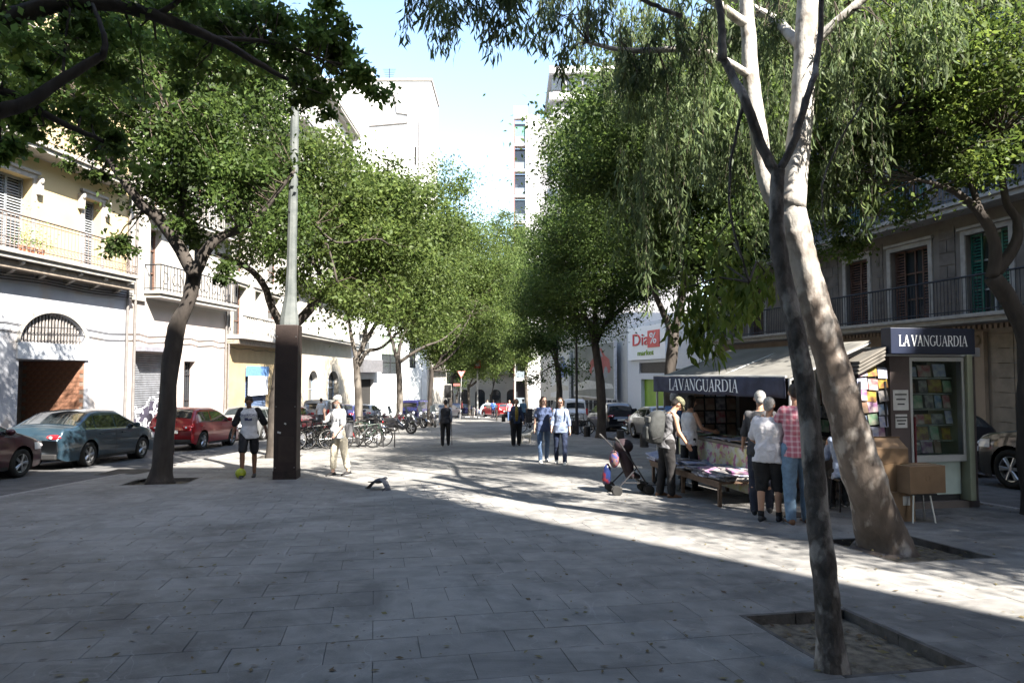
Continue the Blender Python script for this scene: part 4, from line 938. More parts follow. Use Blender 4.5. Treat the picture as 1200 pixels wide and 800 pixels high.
    if rail:
        for sg in (1, -1): MB().tube([(xr + .7, sg * hw * .7, H + .02), (xr + .8, sg * hw * .7, H + .07), (xf - 2.1, sg * hw * .7, H + .06), (xf - 2.0, sg * hw * .7, H - .02)], .018, 6).build('roof_rail', M_chr, t)
    k_ = int(Wd * 100)
    for a in ax:
        for sg in (1, -1):
            w_ = make_wheel(wr, .21, spokes); w_.parent = t; w_.location = (a, sg * (hw - .115), wr); w_.rotation_euler.z = 0 if sg < 0 else math.pi
            MB().tube([(a, sg * (hw - .30), wr), (a, sg * (hw - .29), wr)], wr + .065, 20).build('wheel_arch', M_blk, t)
    return t
def paintm(n, c, metal=.25, rough=.28): return mat(n, c, rough, .04, 2, metal=metal, coat=.8)
P_teal = paintm('steel blue paint', (.022, .045, .066), .3); P_red = paintm('red paint', (.30, .010, .016)); P_burg = paintm('burgundy paint', (.06, .012, .02)); P_wht = paintm('white paint', (.5, .5, .49), 0)
P_sil = paintm('silver paint', (.27, .28, .28), .5); P_bk = paintm('black paint', (.014, .015, .02), .1); P_vio = paintm('violet blue paint', (.13, .12, .42), .3); P_nvy = paintm('navy paint', (.03, .035, .11), .3); P_char = paintm('charcoal paint', (.028, .03, .028), .4)
def gl(x, y): return (x, y, gz(y) - .10)
N = math.pi / 2
def car_at(xside, yrear_wheel, L, wb, fo, Wd, side):       # rear wheel at given Y, near side at x
    return None
# left row: side facing us is the right-hand side; cars point away (+Y)
def lcar(name, label, yw, xs, paint, rev=False, **k):
    L = k.get('L', 4.4); wb = k.get('wb', 2.6); fo = k.get('fo', .85); Wd = k.get('Wd', 1.78)
    yc = (yw + wb + fo - L / 2) if not rev else (yw - fo + L / 2)
    return car(name, label, 'car' if 'van' not in name else 'van', gl(xs - Wd / 2, yc), N if not rev else -N, paint, **k)
lcar('parked_car', 'steel blue saloon parked on the left, in front of the arched porch', 18.0, -11.05, P_teal, L=4.55, wb=2.58, fo=.88, Wd=1.78, H=1.46, style='sedan')
lcar('parked_car', 'dark burgundy car cut off by the left edge, behind the steel blue saloon', 12.95, -11.0, P_burg, rev=False, L=4.2, wb=2.5, fo=.8, style='hatch').location.y -= 0
lcar('parked_car', 'bright red hatchback parked behind the leftmost tree trunk', 24.2, -10.85, P_red, L=4.0, wb=2.49, fo=.8, Wd=1.72, H=1.47, style='hatch', tail='corner')
lcar('parked_car', 'silver grey car parked beyond the boy in shorts', 30.2, -10.9, P_sil, L=4.2, wb=2.55, fo=.85, style='hatch')
lcar('parked_car', 'red car parked behind the bicycles beside the lamp post', 36.0, -11.1, P_red, L=3.9, wb=2.4, fo=.8, Wd=1.68, H=1.45, style='hatch')
lcar('parked_van', 'silver people carrier parked behind the old man in the white shirt', 42.2, -11.0, P_sil, L=4.5, wb=2.7, fo=.9, H=1.78, style='van', tail='tall')
lcar('parked_car', 'navy hatchback parked beyond the silver people carrier', 48.4, -10.9, P_nvy, L=4.1, wb=2.5, fo=.85, style='hatch')
lcar('parked_car', 'white car far down the left row beside the modern building', 53.8, -10.8, P_wht, L=4.1, wb=2.5, fo=.85, style='hatch')
car('parked_van', 'violet blue rounded minivan near the modern grey building', 'van', gl(-8.3, 60.5), N - .2, P_vio, L=4.7, Wd=1.85, H=1.8, wb=2.8, fo=.95, style='van', tail='tall', belt=1.0)
car('parked_car', 'pale car behind the row of motorcycles at the far left corner', 'car', gl(-6.6, 68.5), N - .3, P_wht, style='hatch')
# right row, nose towards... parked along the far side of the right lane
def rcar(name, label, yn, paint, front_away=True, dx=2.75, **k):
    L = k.get('L', 4.4); Wd = k.get('Wd', 1.78); yc = yn; x = KR(yc) + dx + Wd / 2
    return car(name, label, 'van' if 'van' in name else 'car', gl(x, yc), (N + AX) if front_away else (-N + AX), paint, **k)
rcar('parked_car', 'charcoal four wheel drive car at the right edge behind the newsstand', 12.1, P_char, True, 2.7, L=4.75, Wd=1.95, H=1.82, wb=2.85, fo=.85, wr=.385, belt=1.12, style='suv', spokes=6, tail='tall')
rcar('parked_car', 'black car parked in front of the charcoal four wheel drive', 17.4, P_bk, True, 2.7, style='hatch')
rcar('parked_car', 'silver grey hatchback with dark windows hidden behind the newsstand', 23.3, P_sil, True, 2.6, style='hatch')
rcar('parked_car', 'pale silver saloon at the left end of the newsstand awning', 31.2, P_sil, False, 2.45, L=4.3, style='sedan', wb=2.6)
rcar('parked_car', 'black small people carrier with a raked tail beside the bollards', 40.6, P_bk, True, 3.3, L=4.1, H=1.62, wb=2.6, fo=.85, style='hatch', belt=1.0, Wd=1.8)
rcar('parked_van', 'white small van with dark side windows under the red car billboard', 48.5, P_wht, True, 3.0, L=4.4, H=1.85, wb=2.7, fo=.85, style='van', tail='tall')
car('parked_van', 'large white delivery van crossing at the far end of the plaza', 'van', gl(5.3, 72.5), math.pi + .1, P_wht, L=6.2, Wd=2.0, H=2.5, wb=3.6, fo=1.0, wr=.34, belt=1.35, style='van', tail='tall')
car('parked_car', 'pale blue car waiting at the far crossing', 'car', gl(-1.6, 80), .1, paintm('pale blue paint', (.35, .45, .55)), style='hatch')
car('parked_car', 'red and white car at the far crossing left of the pedestrians', 'car', gl(-1.7, 74.6), N + .5, P_red, style='hatch')
car('parked_car', 'dark blue car crossing far behind the yield sign', 'car', gl(-6.0, 83), 0, P_nvy, style='hatch')
# ---- bicycles ----
def bike(label, loc, rz, col, lean=0.0, group='bicycles parked in the rack'):
    t = thing('bicycle', label, 'bicycle', loc, rz, group); t.rotation_euler = (lean, 0, rz); r = .33
    for x in (-.52, .52):
        w = bpy.data.objects.new('wheel', None); COL.objects.link(w); w.parent = t; w.location = (x, 0, r); n = 26
        MB().tube([(r * math.cos(6.2832 * i / n), 0, r * math.sin(6.2832 * i / n)) for i in range(n + 1)], .020, 6, False, up=(0, 1, 0)).build('tyre', M_tyre, w)
        sp = MB()
        for i in range(14): a = 6.2832 * i / 14; sp.tube([(0, .02 * (-1) ** i, 0), (r * math.cos(a), 0, r * math.sin(a))], .0028, 3, False)
        sp.tube([(0, -.05, 0), (0, .05, 0)], .03, 8); sp.tube([((r - .03) * math.cos(6.2832 * i / n), 0, (r - .03) * math.sin(6.2832 * i / n)) for i in range(n + 1)], .009, 5, False, up=(0, 1, 0)); sp.build('rim', M_chr, w)
    bb = (-.06, 0, .29); st = (-.2, 0, .82); hd = (.32, 0, .8); hd2 = (.36, 0, .68)
    MB().tube([bb, st], .016, 8).tube([bb, hd2], .018, 8).tube([(-.18, 0, .75), hd], .015, 8).tube([hd, hd2], .019, 8).tube([bb, (-.52, .04, r)], .010, 6).tube([bb, (-.52, -.04, r)], .010, 6).tube([(-.18, 0, .74), (-.52, .04, r)], .008, 6).tube([(-.18, 0, .74), (-.52, -.04, r)], .008, 6).build('frame', col, t)
    MB().tube([hd2, (.44, .045, .52), (.52, .05, r)], .012, 6).tube([hd2, (.44, -.045, .52), (.52, -.05, r)], .012, 6).build('fork', col, t)
    MB().tube([hd, (.3, 0, .98)], .012, 6).tube([(.24, .28, 1.0), (.3, .2, .98), (.32, 0, .98), (.3, -.2, .98), (.24, -.28, 1.0)], .013, 6).build('handlebar', M_blk, t)
    MB().tube([st, (-.22, 0, .9)], .013, 6).ball((-.24, 0, .93), (.14, .08, .035), 10, 6).build('saddle', M_blk, t, smooth=True)
    MB().tube([(-.06, -.05, .29), (-.06, -.035, .29)], .09, 16).tube([(-.06, -.06, .29), (-.06, -.1, .15)], .01, 4).box((-.06, -.14, .14), (.09, .08, .02)).tube([(-.06, .06, .29), (-.06, .1, .42)], .01, 4).box((-.06, .14, .43), (.09, .08, .02)).build('crank', M_blk, t)
    for x in (-.52, .52):
        MB().loft([[(x + (r + .035) * math.cos(a), s * .03, r + (r + .035) * math.sin(a)) for s in (-1, 1)] for a in [rad(q_) for q_ in range(30, 160, 13)]], cap=False, close=False).build('mudguard', M_blk, t)
    return t
cols_b = [mat('bike black', (.02, .02, .02), .4), mat('bike grey', (.05, .055, .06), .4), mat('bike green', (.015, .04, .025), .4), mat('bike red', (.25, .03, .03), .4)]
bl_ = ['black bicycle nearest the lamp post in the rack', 'grey bicycle second from the lamp post', 'dark green bicycle behind the pair by the lamp post', 'black bicycle seen left of the old man', 'dark red bicycle just behind the old man', 'grey bicycle with its wheel right of the old man', 'black bicycle at the right end of the rack beside the scooter', 'grey bicycle in the back row nearest the lamp post', 'dark green bicycle in the back row left of the old man', 'dark red bicycle in the back row right of the old man', 'black bicycle at the right end of the back row']
for k, (u, v, a) in enumerate(((366, 526, .35), (378, 525, .5), (384, 523, 2.9), (398, 524, .45), (409, 523, .25), (420, 525, .55), (432, 523, .3), (373, 520, .8), (391, 518, 2.6), (415, 518, .6), (427, 519, 2.9))):
    g = gp(u, v); bike(bl_[k], (g.x, g.y, g.z), a + (0 if k % 2 else .1), cols_b[k % 4], .06 * (-1) ** k)
rk = thing('bicycle_rack', 'low steel hoop rack holding the bicycles on the left', 'bike rack', tuple(gp(398, 524)))
for k in range(6): x = -1.6 + k * .62; MB().tube([(x, .1, 0), (x, .1, .55), (x + .08, .1, .68), (x + .32, .1, .68), (x + .4, .1, .55), (x + .4, .1, 0)], .022, 8).build('hoop', M_iron, rk)
for (u, v, a, lb) in ((622, 506, .2, 'dark bicycle standing behind the woman with the dog'), (676, 509, .1, 'black bicycle leaning on the thin post right of the couple'), (668, 508, .5, 'second dark bicycle at the thin post beside the couple')):
    g = gp(u, v); bike(lb, tuple(g), a, cols_b[0], .05, 'bicycles standing near the right kerb')
# ---- scooters and motorcycles ----
def moto(label, loc, rz, col, big=False, group='scooters and motorcycles parked by the left trees', windshield=True):
    t = thing('motorcycle' if big else 'scooter', label, 'motorcycle' if big else 'scooter', loc, rz, group); t.rotation_euler = (0.1, 0, rz); r = .29
    for x in (-.62, .66):
        w = make_wheel(r, .11, 5); w.parent = t; w.location = (x, 0, r)
    MB().tube([(-.75, 0, .62), (-.5, 0, .7), (-.1, 0, .66), (.0, 0, .45), (.25, 0, .32), (.42, 0, .38), (.5, 0, .62), (.44, 0, .88)], [.05, .13, .15, .16, .14, .12, .12, .08], 12, ell=(1, 1.15)).ball((-.3, 0, .48), (.36, .16, .19), 12, 8).build('body', col, t, smooth=True, remesh=.02)
    MB().tube([(.36, 0, .3), (.46, 0, .55), (.47, 0, .92)], [.05, .2, .12], 12, ell=(.35, 1)).build('leg_shield', col, t, smooth=True)
    MB().box((-.02, 0, .34), (.5, .3, .05)).build('footboard', M_blk, t, bevel=.01)
    MB().ball((-.36, 0, .76), (.38, .13, .07), 14, 8).build('seat', M_blk, t, smooth=True)
    MB().tube([(.46, 0, .9), (.66, 0, r)], .035, 8).tube([(.66, .07, r), (.56, .07, .6)], .02, 6).tube([(.66, -.07, r), (.56, -.07, .6)], .02, 6).build('fork', M_chr, t)
    MB().tube([(.3, .34, 1.0), (.42, .2, 1.0), (.45, 0, .97), (.42, -.2, 1.0), (.3, -.34, 1.0)], .016, 6).build('handlebar', M_blk, t)
    for s in (1, -1): MB().tube([(.4, s * .2, 1.0), (.44, s * .27, 1.14)], .007, 4).ball((.44, s * .28, 1.17), (.02, .06, .04), 8, 6).build('mirror', M_blk, t, smooth=True)
    MB().ball((.52, 0, .9), (.07, .09, .08), 10, 8).build('headlight', M_head, t, smooth=True)
    MB().loft([[(x, s * .08, z) for s in (-1, 1)] for x, z in ((.95, .42), (.86, .56), (.68, .62), (.5, .55))], cap=False, close=False).build('front_mudguard', col, t, solid=.01)
    MB().tube([(-.2, -.16, .3), (-.8, -.18, .36)], [.03, .055], 10).build('exhaust', M_chr, t)
    MB().tube([(-.05, .05, .3), (-.02, .2, .0)], .014, 5).build('side_stand', M_blk, t)
    MB().box((-.78, 0, .6), (.03, .14, .08)).build('tail_light', M_lens, t); MB().box((-.83, 0, .42), (.02, .17, .13)).build('number_plate', M_plate, t)
    if windshield: MB().grid(lambda u, v: (.5 + .0 * u - .12 * v, (u - .5) * .4 * (1 - .3 * v), .95 + .42 * v), 6, 4).build('windscreen', M_cg, t, smooth=True)
    return t
P_grey = paintm('grey scooter paint', (.08, .08, .085))
for (u, v, a, c, lb, wnd) in ((467, 508, -.15, P_bk, 'black scooter with its front wheel towards the walkers', True), (449, 505, -.3, P_grey, 'grey scooter parked behind the black one', True), (440, 503, .2, P_burg, 'dark red scooter between the bicycles and trees', False), (508, 500, -1.3, P_bk, 'dark motorcycle beside the thin tree past the scooters', True), (476, 500, -.2, P_bk, 'second black scooter farther back by the left trees', False), (458, 503, .1, P_burg, 'dark red scooter second in line behind the black one', True), (486, 501, -.5, P_bk, 'black scooter parked askew between the two left trees', True), (433, 505, -.2, P_bk, 'black scooter nearest the bicycles', False), (498, 497, -1.2, P_grey, 'small grey scooter at the far end of the scooter row', False)):
    moto(lb, tuple(gp(u, v)), a, c, 'motorcycle' in lb, windshield=wnd)
for (u, v, a, lb) in ((742, 508, -1.3, 'black scooter at the rear of the black people carrier'),): 
    g = gp(u, v); moto(lb, (g.x, g.y, g.z - .1), a, P_bk, group='scooters parked in the right lane')
# ---------------- people ----------------
def skinm(n, c): return mat('skin ' + n, c, .55, .06, 12, spec=.35)
SK = {'tan': skinm('tan', (.42, .24, .16)), 'dark': skinm('brown', (.2, .105, .065)), 'pale': skinm('fair', (.55, .35, .27))}
M_hairs = {'dark': mat('dark hair', (.02, .014, .011), .6, .3, 40), 'brown': mat('brown hair', (.075, .04, .022), .6, .3, 40), 'grey': mat('grey hair', (.3, .295, .285), .7, .2, 40)}
M_eye = mat('eye dark', (.02, .015, .012), .3, 0); M_lip = mat('lips', (.3, .12, .1), .5, 0)
def cloth(n, c, var=.12, c2=None, sc=14): return mat(n, c, .85, var, sc, .25, 50, col2=c2)
def plaid(n, c, c2):
    m = mat(n, c, .85, .1); t = m.node_tree; b = t.nodes['Principled BSDF']; L = t.links.new; tc = t.nodes.new('ShaderNodeTexCoord'); outs = []
    for ax_ in ('X', 'Z'):
        w = t.nodes.new('ShaderNodeTexWave'); w.bands_direction = ax_; w.inputs['Scale'].default_value = 4.5; L(tc.outputs['Object'], w.inputs[0]); r = t.nodes.new('ShaderNodeMapRange'); r.inputs[1].default_value = .6; r.inputs[2].default_value = .8; L(w.outputs[1], r.inputs[0]); outs.append(r.outputs[0])
    a = t.nodes.new('ShaderNodeMath'); a.operation = 'ADD'; L(outs[0], a.inputs[0]); L(outs[1], a.inputs[1]); h = t.nodes.new('ShaderNodeMath'); h.operation = 'MULTIPLY'; h.inputs[1].default_value = .5; L(a.outputs[0], h.inputs[0])
    mx = t.nodes.new('ShaderNodeMix'); mx.data_type = 'RGBA'; mx.inputs[6].default_value = (*c, 1); mx.inputs[7].default_value = (*c2, 1); L(h.outputs[0], mx.inputs[0]); L(mx.outputs[2], b.inputs['Base Color']); return m
def dirv(fwd, out, base=(0, 0, -1)):                      # limb direction: swing forward (+y) and outwards (+x) from straight down
    return Vector((math.sin(out), math.sin(fwd) * math.cos(out), -math.cos(fwd) * math.cos(out)))
def person(label, loc, face, h=1.72, skin='tan', hair='dark', hairlen=0, top=None, sleeve=.45, bottom=None, leglen=1.0, shoes=None, legs=((8, 4), (-8, 4)), arms=((10, 12, 15), (-5, 12, 15)), lean=0, head=(0, 0), fem=False, belly=0, cap=None, topname='shirt', botname='trousers', detail=True, sit=False, socks=None, tight=1.0, group=None, waist=None, fat=1.0):
    """x right, y forward, z up. legs: (swing, knee bend) right,left ; arms: (swing, outwards, elbow bend)"""
    t = thing('person', label, 'person', loc, face - math.pi / 2, group); s = h / 1.72
    th, sh = .43 * s, .43 * s; ank = .085 * s
    hipw = (.095 if not fem else .1) * s; shw = (.185 if not fem else .165) * s * (1 + (fat - 1) * .4)
    J = {}
    # pelvis height from the more extended leg
    hts = []
    for (sw, kn) in legs: hts.append(th * math.cos(rad(sw)) + sh * math.cos(rad(sw - kn)) + ank)
    pz = max(hts) if not sit else sit
    J['pel'] = Vector((0, 0, pz)); ln = rad(lean); upv = Vector((0, math.sin(ln), math.cos(ln)))
    J['waist'] = J['pel'] + upv * .17 * s; J['chest'] = J['pel'] + upv * .36 * s; J['neck'] = J['pel'] + upv * .53 * s; 
    hp = ln + rad(head[1]); hv = Vector((0, math.sin(hp), math.cos(hp))); J['head'] = J['neck'] + upv * .055 * s + hv * .13 * s
    for i, sx in ((0, 1), (1, -1)):
        hip = J['pel'] + Vector((sx * hipw, 0, -.01)); sw, kn = legs[i]; k = hip + dirv(rad(sw), sx * rad(2)) * th; a = k + dirv(rad(sw - kn), 0) * sh; J['hip%d' % i], J['knee%d' % i], J['ank%d' % i] = hip, k, a
        shd = J['neck'] - upv * .055 * s + Vector((sx * shw, 0, 0)); fw, out, el = arms[i]; e = shd + dirv(rad(fw) , sx * rad(out)) * .28 * s
        fa = dirv(rad(fw + el), sx * rad(out * .5)) if el < 80 else (dirv(rad(fw + el), 0) + Vector((-sx * .55, 0, 0))).normalized(); w = e + fa * .25 * s; J['sh%d' % i], J['el%d' % i], J['wr%d' % i], J['fa%d' % i] = shd, e, w, fa
    def torso(b, e=0, z0=-.06, z1=.55, k=1.0, hem=False):
        prof = [(-.08, .13, .10), (0, .165, .12), (.08, .155, .112), (.17, .135, .10), (.27, .15, .112), (.37, .168, .12), (.45, .175, .11), (.50, .14, .085), (.54, .075, .065)]
        if fem: prof = [(-.08, .135, .11), (0, .175, .125), (.08, .16, .112), (.17, .128, .095), (.27, .14, .115), (.36, .152, .13), (.45, .158, .1), (.50, .12, .078), (.54, .062, .058)]
        rings = []
        if hem: prof = [(-.10, .176, .128), (-.05, .174, .126)] + prof[1:]
        for (z, rx_, ry) in prof:
            if z < z0 - 1e-6 or z > z1: continue
            rx2 = rx_ * s * fat + e; ry2 = (ry + belly * math.exp(-((z - .1) / .14) ** 2)) * s * fat + e; c = J['pel'] + upv * z * s + Vector((0, belly * .5 * math.exp(-((z - .1) / .14) ** 2), 0))
            fwd = Vector((0, upv.z, -upv.y)); rings.append([c + Vector((1, 0, 0)) * rx2 * math.copysign(abs(math.cos(a)) ** .85, math.cos(a)) + fwd * ry2 * math.copysign(abs(math.sin(a)) ** .9, math.sin(a)) for a in [6.2832 * i / 20 for i in range(20)]])
        b.loft(rings); return b
    vox = .010 if detail else .016
    b = MB(); torso(b, -.004)
    b.cap(J['neck'] - upv * .05 * s, J['neck'] + hv * .06 * s, .058 * s, .052 * s, 12)
    hd = J['head']; Mh = Matrix.Rotation(rad(head[0]), 3, 'Z') @ Matrix.Rotation(-hp, 3, 'X')
    def H(x, y, z): return hd + Mh @ Vector((x * s, y * s, z * s))
    b.ball(H(0, -.008, .02), (.076 * s, .096 * s, .098 * s), 16, 12, Mh); b.ball(H(0, .022, -.055), (.056 * s, .062 * s, .066 * s), 14, 10, Mh)
    b.tube([H(0, .083, .02), H(0, .106, -.012), H(0, .088, -.026)], [.010 * s, .017 * s, .014 * s], 8)
    for sx in (1, -1): b.ball(H(sx * .078, -.006, -.0), (.014 * s, .022 * s, .034 * s), 8, 6, Mh)
    for i, sx in ((0, 1), (1, -1)):
        b.cap(J['sh%d' % i], J['el%d' % i], .048 * s * fat, .037 * s, 12); b.cap(J['el%d' % i], J['wr%d' % i], .038 * s, .025 * s, 12)
        b.cap(J['hip%d' % i], J['knee%d' % i], .082 * s * fat, .054 * s, 14); k, a = J['knee%d' % i], J['ank%d' % i]; m_ = k.lerp(a, .3) + Vector((0, -.015, 0)); b.cap(k, m_, .053 * s, .055 * s, 12); b.cap(m_, a, .055 * s, .036 * s, 12)
        b.cap(a + Vector((0, -.02, -.04 * s)), a + Vector((0, .13 * s, -.055 * s)), .036 * s, .028 * s, 8)
        # hand: palm, four fingers, thumb
        w, f = J['wr%d' % i], J['fa%d' % i]; side = Vector((sx, 0, 0)); acr = f.cross(side).normalized() * sx; pm = w + f * .05 * s
        b.tube([w, w + f * .03 * s, w + f * .085 * s], [.024 * s, .04 * s, .038 * s], 10, ell=(.5, 1) if abs(f.z) > .5 else (.5, 1), up=side)
        curl = -side * .35
        for q_, (o, l) in enumerate(((-.028, .062), (-.010, .074), (.010, .070), (.027, .054))):
            p0 = w + f * .085 * s + acr * o * s; p1 = p0 + (f + curl * .3).normalized() * l * .5 * s; p2 = p1 + (f + curl * 1.6).normalized() * l * .5 * s
            b.tube([p0 - f * .015 * s, p0, p1, p2], [.009 * s, .0092 * s, .0085 * s, .007 * s], 6)
        p0 = w + f * .035 * s - acr * .034 * s; b.tube([p0, p0 + (f * .6 - acr).normalized() * .03 * s, p0 + (f - acr * .5).normalized() * .06 * s], [.013 * s, .011 * s, .009 * s], 6)
    b.build('body', SK[skin], t, remesh=vox)
    if detail:
        for sx in (1, -1): MB().ball(H(sx * .030, .080, .018), (.012 * s, .010 * s, .007 * s), 8, 6, Mh).build('eye', M_eye, t, smooth=True); MB().tube([H(sx * .046, .083, .036), H(sx * .018, .092, .038)], .004 * s, 5).build('eyebrow', M_hairs['dark' if hair == 'dark' else hair], t)
        MB().ball(H(0, .079, -.05), (.022 * s, .008 * s, .007 * s), 10, 6, Mh).build('mouth', M_lip, t, smooth=True)
    if hair != 'none':
        hb = MB(); nh = 18
        hb.ball(H(0, -.022, .034), (.084 * s, .098 * s, .094 * s), 18, 12, Mh); hb.ball(H(0, -.05, -.02), (.07 * s, .06 * s, .07 * s), 14, 10, Mh)
        if hairlen > 0:
            for sx in (-.6, 0, .6): hb.cap(H(sx * .09, -.06, .0), H(sx * .1, -.075 + .02 * abs(sx), -hairlen), .055 * s, .035 * s, 10)
        if hairlen > 0:
            for sx in (1, -1): hb.cap(H(sx * .074, -.005, .02), H(sx * .08, .0, -hairlen * .9), .03 * s, .022 * s, 8)
        hb.build('hair', M_hairs[hair], t, remesh=.012)
    if cap:
        cb = MB(); cb.loft([[H(.088 * r_ * math.cos(a), -.012 + .104 * r_ * math.sin(a), z) for a in [6.2832 * i / 18 for i in range(18)]] for z, r_ in ((.03, 1.03), (.075, 1.0), (.115, .82), (.135, .45), (.14, .05))])
        cb.loft([[H(.07 * k * math.cos(a), .085 + .085 * k * math.sin(a), .036 - .02 * math.sin(a) + dz) for a in [math.pi * i / 10 for i in range(11)]] for k, dz in ((1.0, 0), (1.0, .008), (.3, .01))]); cb.build('cap', cap, t, smooth=True)
    e = .016 if not fem else .013
    if top:
        b = MB(); torso(b, e * tight + .004, -.10 if waist is None else waist, .545 if sleeve > 0 else .51, hem=True)
        for i in (0, 1):
            S_, E_, W_ = J['sh%d' % i], J['el%d' % i], J['wr%d' % i]; S0 = S_ + Vector((-.03 if i == 0 else .03, 0, .0))
            if sleeve > 0:
                k = min(1, sleeve / .5); b.cap(S0, S_.lerp(E_, k), .068 * s * fat, (.066 - .012 * k + (.008 if sleeve < .5 else 0)) * s, 14)
                if sleeve > .5: kk = (sleeve - .5) / .5; b.cap(E_, E_.lerp(W_, kk), .052 * s, (.052 - .014 * kk) * s, 14)
        b.cap(J['neck'] - upv * .07 * s, J['neck'] - upv * .03 * s, .08 * s, .066 * s, 12)
        # folds
        b.build(topname, top, t, remesh=.011 if detail else .018, fold=.028 if detail else 0)
        if detail and sleeve > .3 and topname == 'shirt':
            MB().tube([J['neck'] - upv * .03 * s + Vector((.066 * s * math.cos(a), .062 * s * math.sin(a), -.012 * math.sin(a))) for a in [6.2832 * i / 16 for i in range(17)]], .011 * s, 6, False).build('collar', top, t, smooth=True)
    if bottom:
        b = MB(); torso(b, e * .8, -.08, .1)
        for i in (0, 1):
            Hh, K, A = J['hip%d' % i], J['knee%d' % i], J['ank%d' % i]; lo = leglen
            k = min(1, lo / .5); b.cap(Hh + Vector((0, 0, .02)), Hh.lerp(K, k), .098 * s * fat * tight, (.098 - .026 * k + (.012 if lo < .5 else 0)) * s * tight, 16)
            if lo > .5: kk = (lo - .5) / .5; b.cap(K, K.lerp(A, kk) , .072 * s * tight, (.072 - .016 * kk) * s * tight, 14)
        b.cap(J['hip0'] - Vector((0, 0, .02)), J['hip1'] - Vector((0, 0, .02)), .09 * s, .09 * s, 12)
        b.build(botname, bottom, t, remesh=.012 if detail else .018, fold=.022 if detail else 0)
        if detail and not sit:
            pass
    if shoes:
        for i in (0, 1):
            a = J['ank%d' % i]; an = a + Vector((0, 0, -ank)); b = MB()
            b.loft([[Vector((a.x + w_ * s * math.cos(th_), a.y + y * s + .0, max(0, 0) + an.z + (.002 + zt_ * s * (.5 + .5 * math.sin(th_))) )) for th_ in [6.2832 * j / 12 for j in range(12)]] for y, w_, zt_ in ((-.075, .02, .06), (-.06, .036, .085), (-.01, .042, .10), (.05, .044, .085), (.11, .048, .06), (.16, .042, .045), (.185, .02, .03))])
            so_ = b.build('shoe', shoes, t, smooth=True)
            MB().box((a.x, a.y + .05 * s, an.z + .008), (.085 * s, .25 * s, .016)).build('sole', mat('sole', (.3, .3, .3), .8) if detail else M_blk, so_, bevel=.005)
            if socks: MB().cap(a + Vector((0, 0, .0)), a + Vector((0, 0, .05 * s)), .044 * s, .046 * s, 10).build('sock', socks, t, smooth=True)
    return t, J, H
def pt(u, v): return tuple(gp(u, v))
jeans = cloth('blue jeans', (.07, .13, .25), .2, (.12, .2, .33)); djeans = cloth('dark jeans', (.015, .025, .06), .2); blackc = cloth('black cloth', (.014, .014, .016)); whitec = cloth('white cotton', (.72, .71, .68), .04); camo = mat('camouflage', (.16, .15, .09), .85, .4, 30, col2=(.04, .045, .03))
sh_b = mat('black shoe', (.02, .02, .022), .6); sh_w = mat('white shoe', (.6, .6, .58), .6); sh_br = mat('brown shoe', (.16, .08, .04), .6)
UP = math.pi / 2  # facing away (+Y)
# boy with the ball
g = gp(291, 559); b_, J, H = person('boy in white and black raglan shirt and black shorts, one foot by the yellow ball', tuple(g), -UP + .25, 1.70, 'dark', 'dark', top=cloth('white jersey', (.6, .62, .66), .05), sleeve=.48, bottom=cloth('black shorts', (.016, .016, .02)), botname='shorts', leglen=.42, shoes=sh_b, legs=((22, 20), (-4, 2)), arms=((-6, 20, 12), (4, 26, 14)), lean=6, head=(5, 38), tight=1.02)
for i in (0, 1):
    MB().cap(J['sh%d' % i] + Vector((-.02 if i == 0 else .02, 0, .004)), J['sh%d' % i].lerp(J['el%d' % i], 1.0), .078, .074, 14).build('dark_sleeve', blackc, b_, smooth=True)
def Tz(J, z, x, e): return J['pel'].lerp(J['neck'], z) + Vector((x, e, 0))
text_mesh('AMERICAN', .07, mat('print navy', (.04, .05, .12), .8), 'shirt_print', b_, tuple(Tz(J, .74, 0, .155)), (math.pi / 2 - rad(6), 0, math.pi), .002); MB().box(tuple(Tz(J, .58, 0, .14)), (.15, .008, .06)).build('shirt_print', mat('print navy', (.04,) * 3), b_)
g = gp(283, 560); bl = thing('football', 'yellow green football at the boy feet', 'ball', (g.x, g.y - .05, g.z + .108))
bb = MB().ball((0, 0, 0), .108, 24, 16).build('skin', mat('ball yellow', (.34, .40, .03), .45, .2, 10), bl, smooth=True)
sm_ = MB()
for k in range(12):
    ph = math.acos(1 - 2 * (k + .5) / 12); th_ = k * 2.4; c = Vector((math.sin(ph) * math.cos(th_), math.sin(ph) * math.sin(th_), math.cos(ph))) ; u_ = c.orthogonal().normalized(); v_ = c.cross(u_)
    sm_.tube([(c + (u_ * math.cos(a * 1.2566) + v_ * math.sin(a * 1.2566)) * .42).normalized() * .1075 for a in range(6)], .002, 4, False)
sm_.build('seam', mat('ball seam', (.2, .25, .03), .6), bl)
# old man with cap and beard, hand to his face
o_, J, H = person('elderly bearded man in white shirt and cream trousers, hand raised to his face', pt(397, 557), -UP - .7, 1.67, 'pale', 'grey', top=cloth('white blue shirt', (.62, .65, .68), .06), sleeve=.5, bottom=cloth('cream trousers', (.60, .55, .44), .08), leglen=.86, shoes=sh_b, legs=((7, 3), (-9, 5)), arms=((38, 16, 112), (8, 8, 38)), lean=4, head=(-8, 8), belly=.03, cap=cloth('pale cap', (.55, .54, .5)), tight=1.12)
MB().ball(H(0, .05, -.075), (.052, .05, .045), 12, 8).build('beard', M_hairs['grey'], o_, smooth=True)
MB().tube([H(-.05, .088, .018), H(.05, .088, .018)], .010, 6).build('glasses', M_blk, o_)
bg = MB().box((-.16, -.12, .98), (.09, .22, .3), rz=.2).build('shoulder_bag', cloth('grey bag', (.12, .12, .13)), o_, bevel=.03); MB().tube([J['sh0'] + Vector((0, 0, .06)), Vector((-.1, .15, 1.2)), Vector((-.17, 0, 1.1))], .012, 5).build('strap', cloth('grey bag', (.12,) * 3), bg)
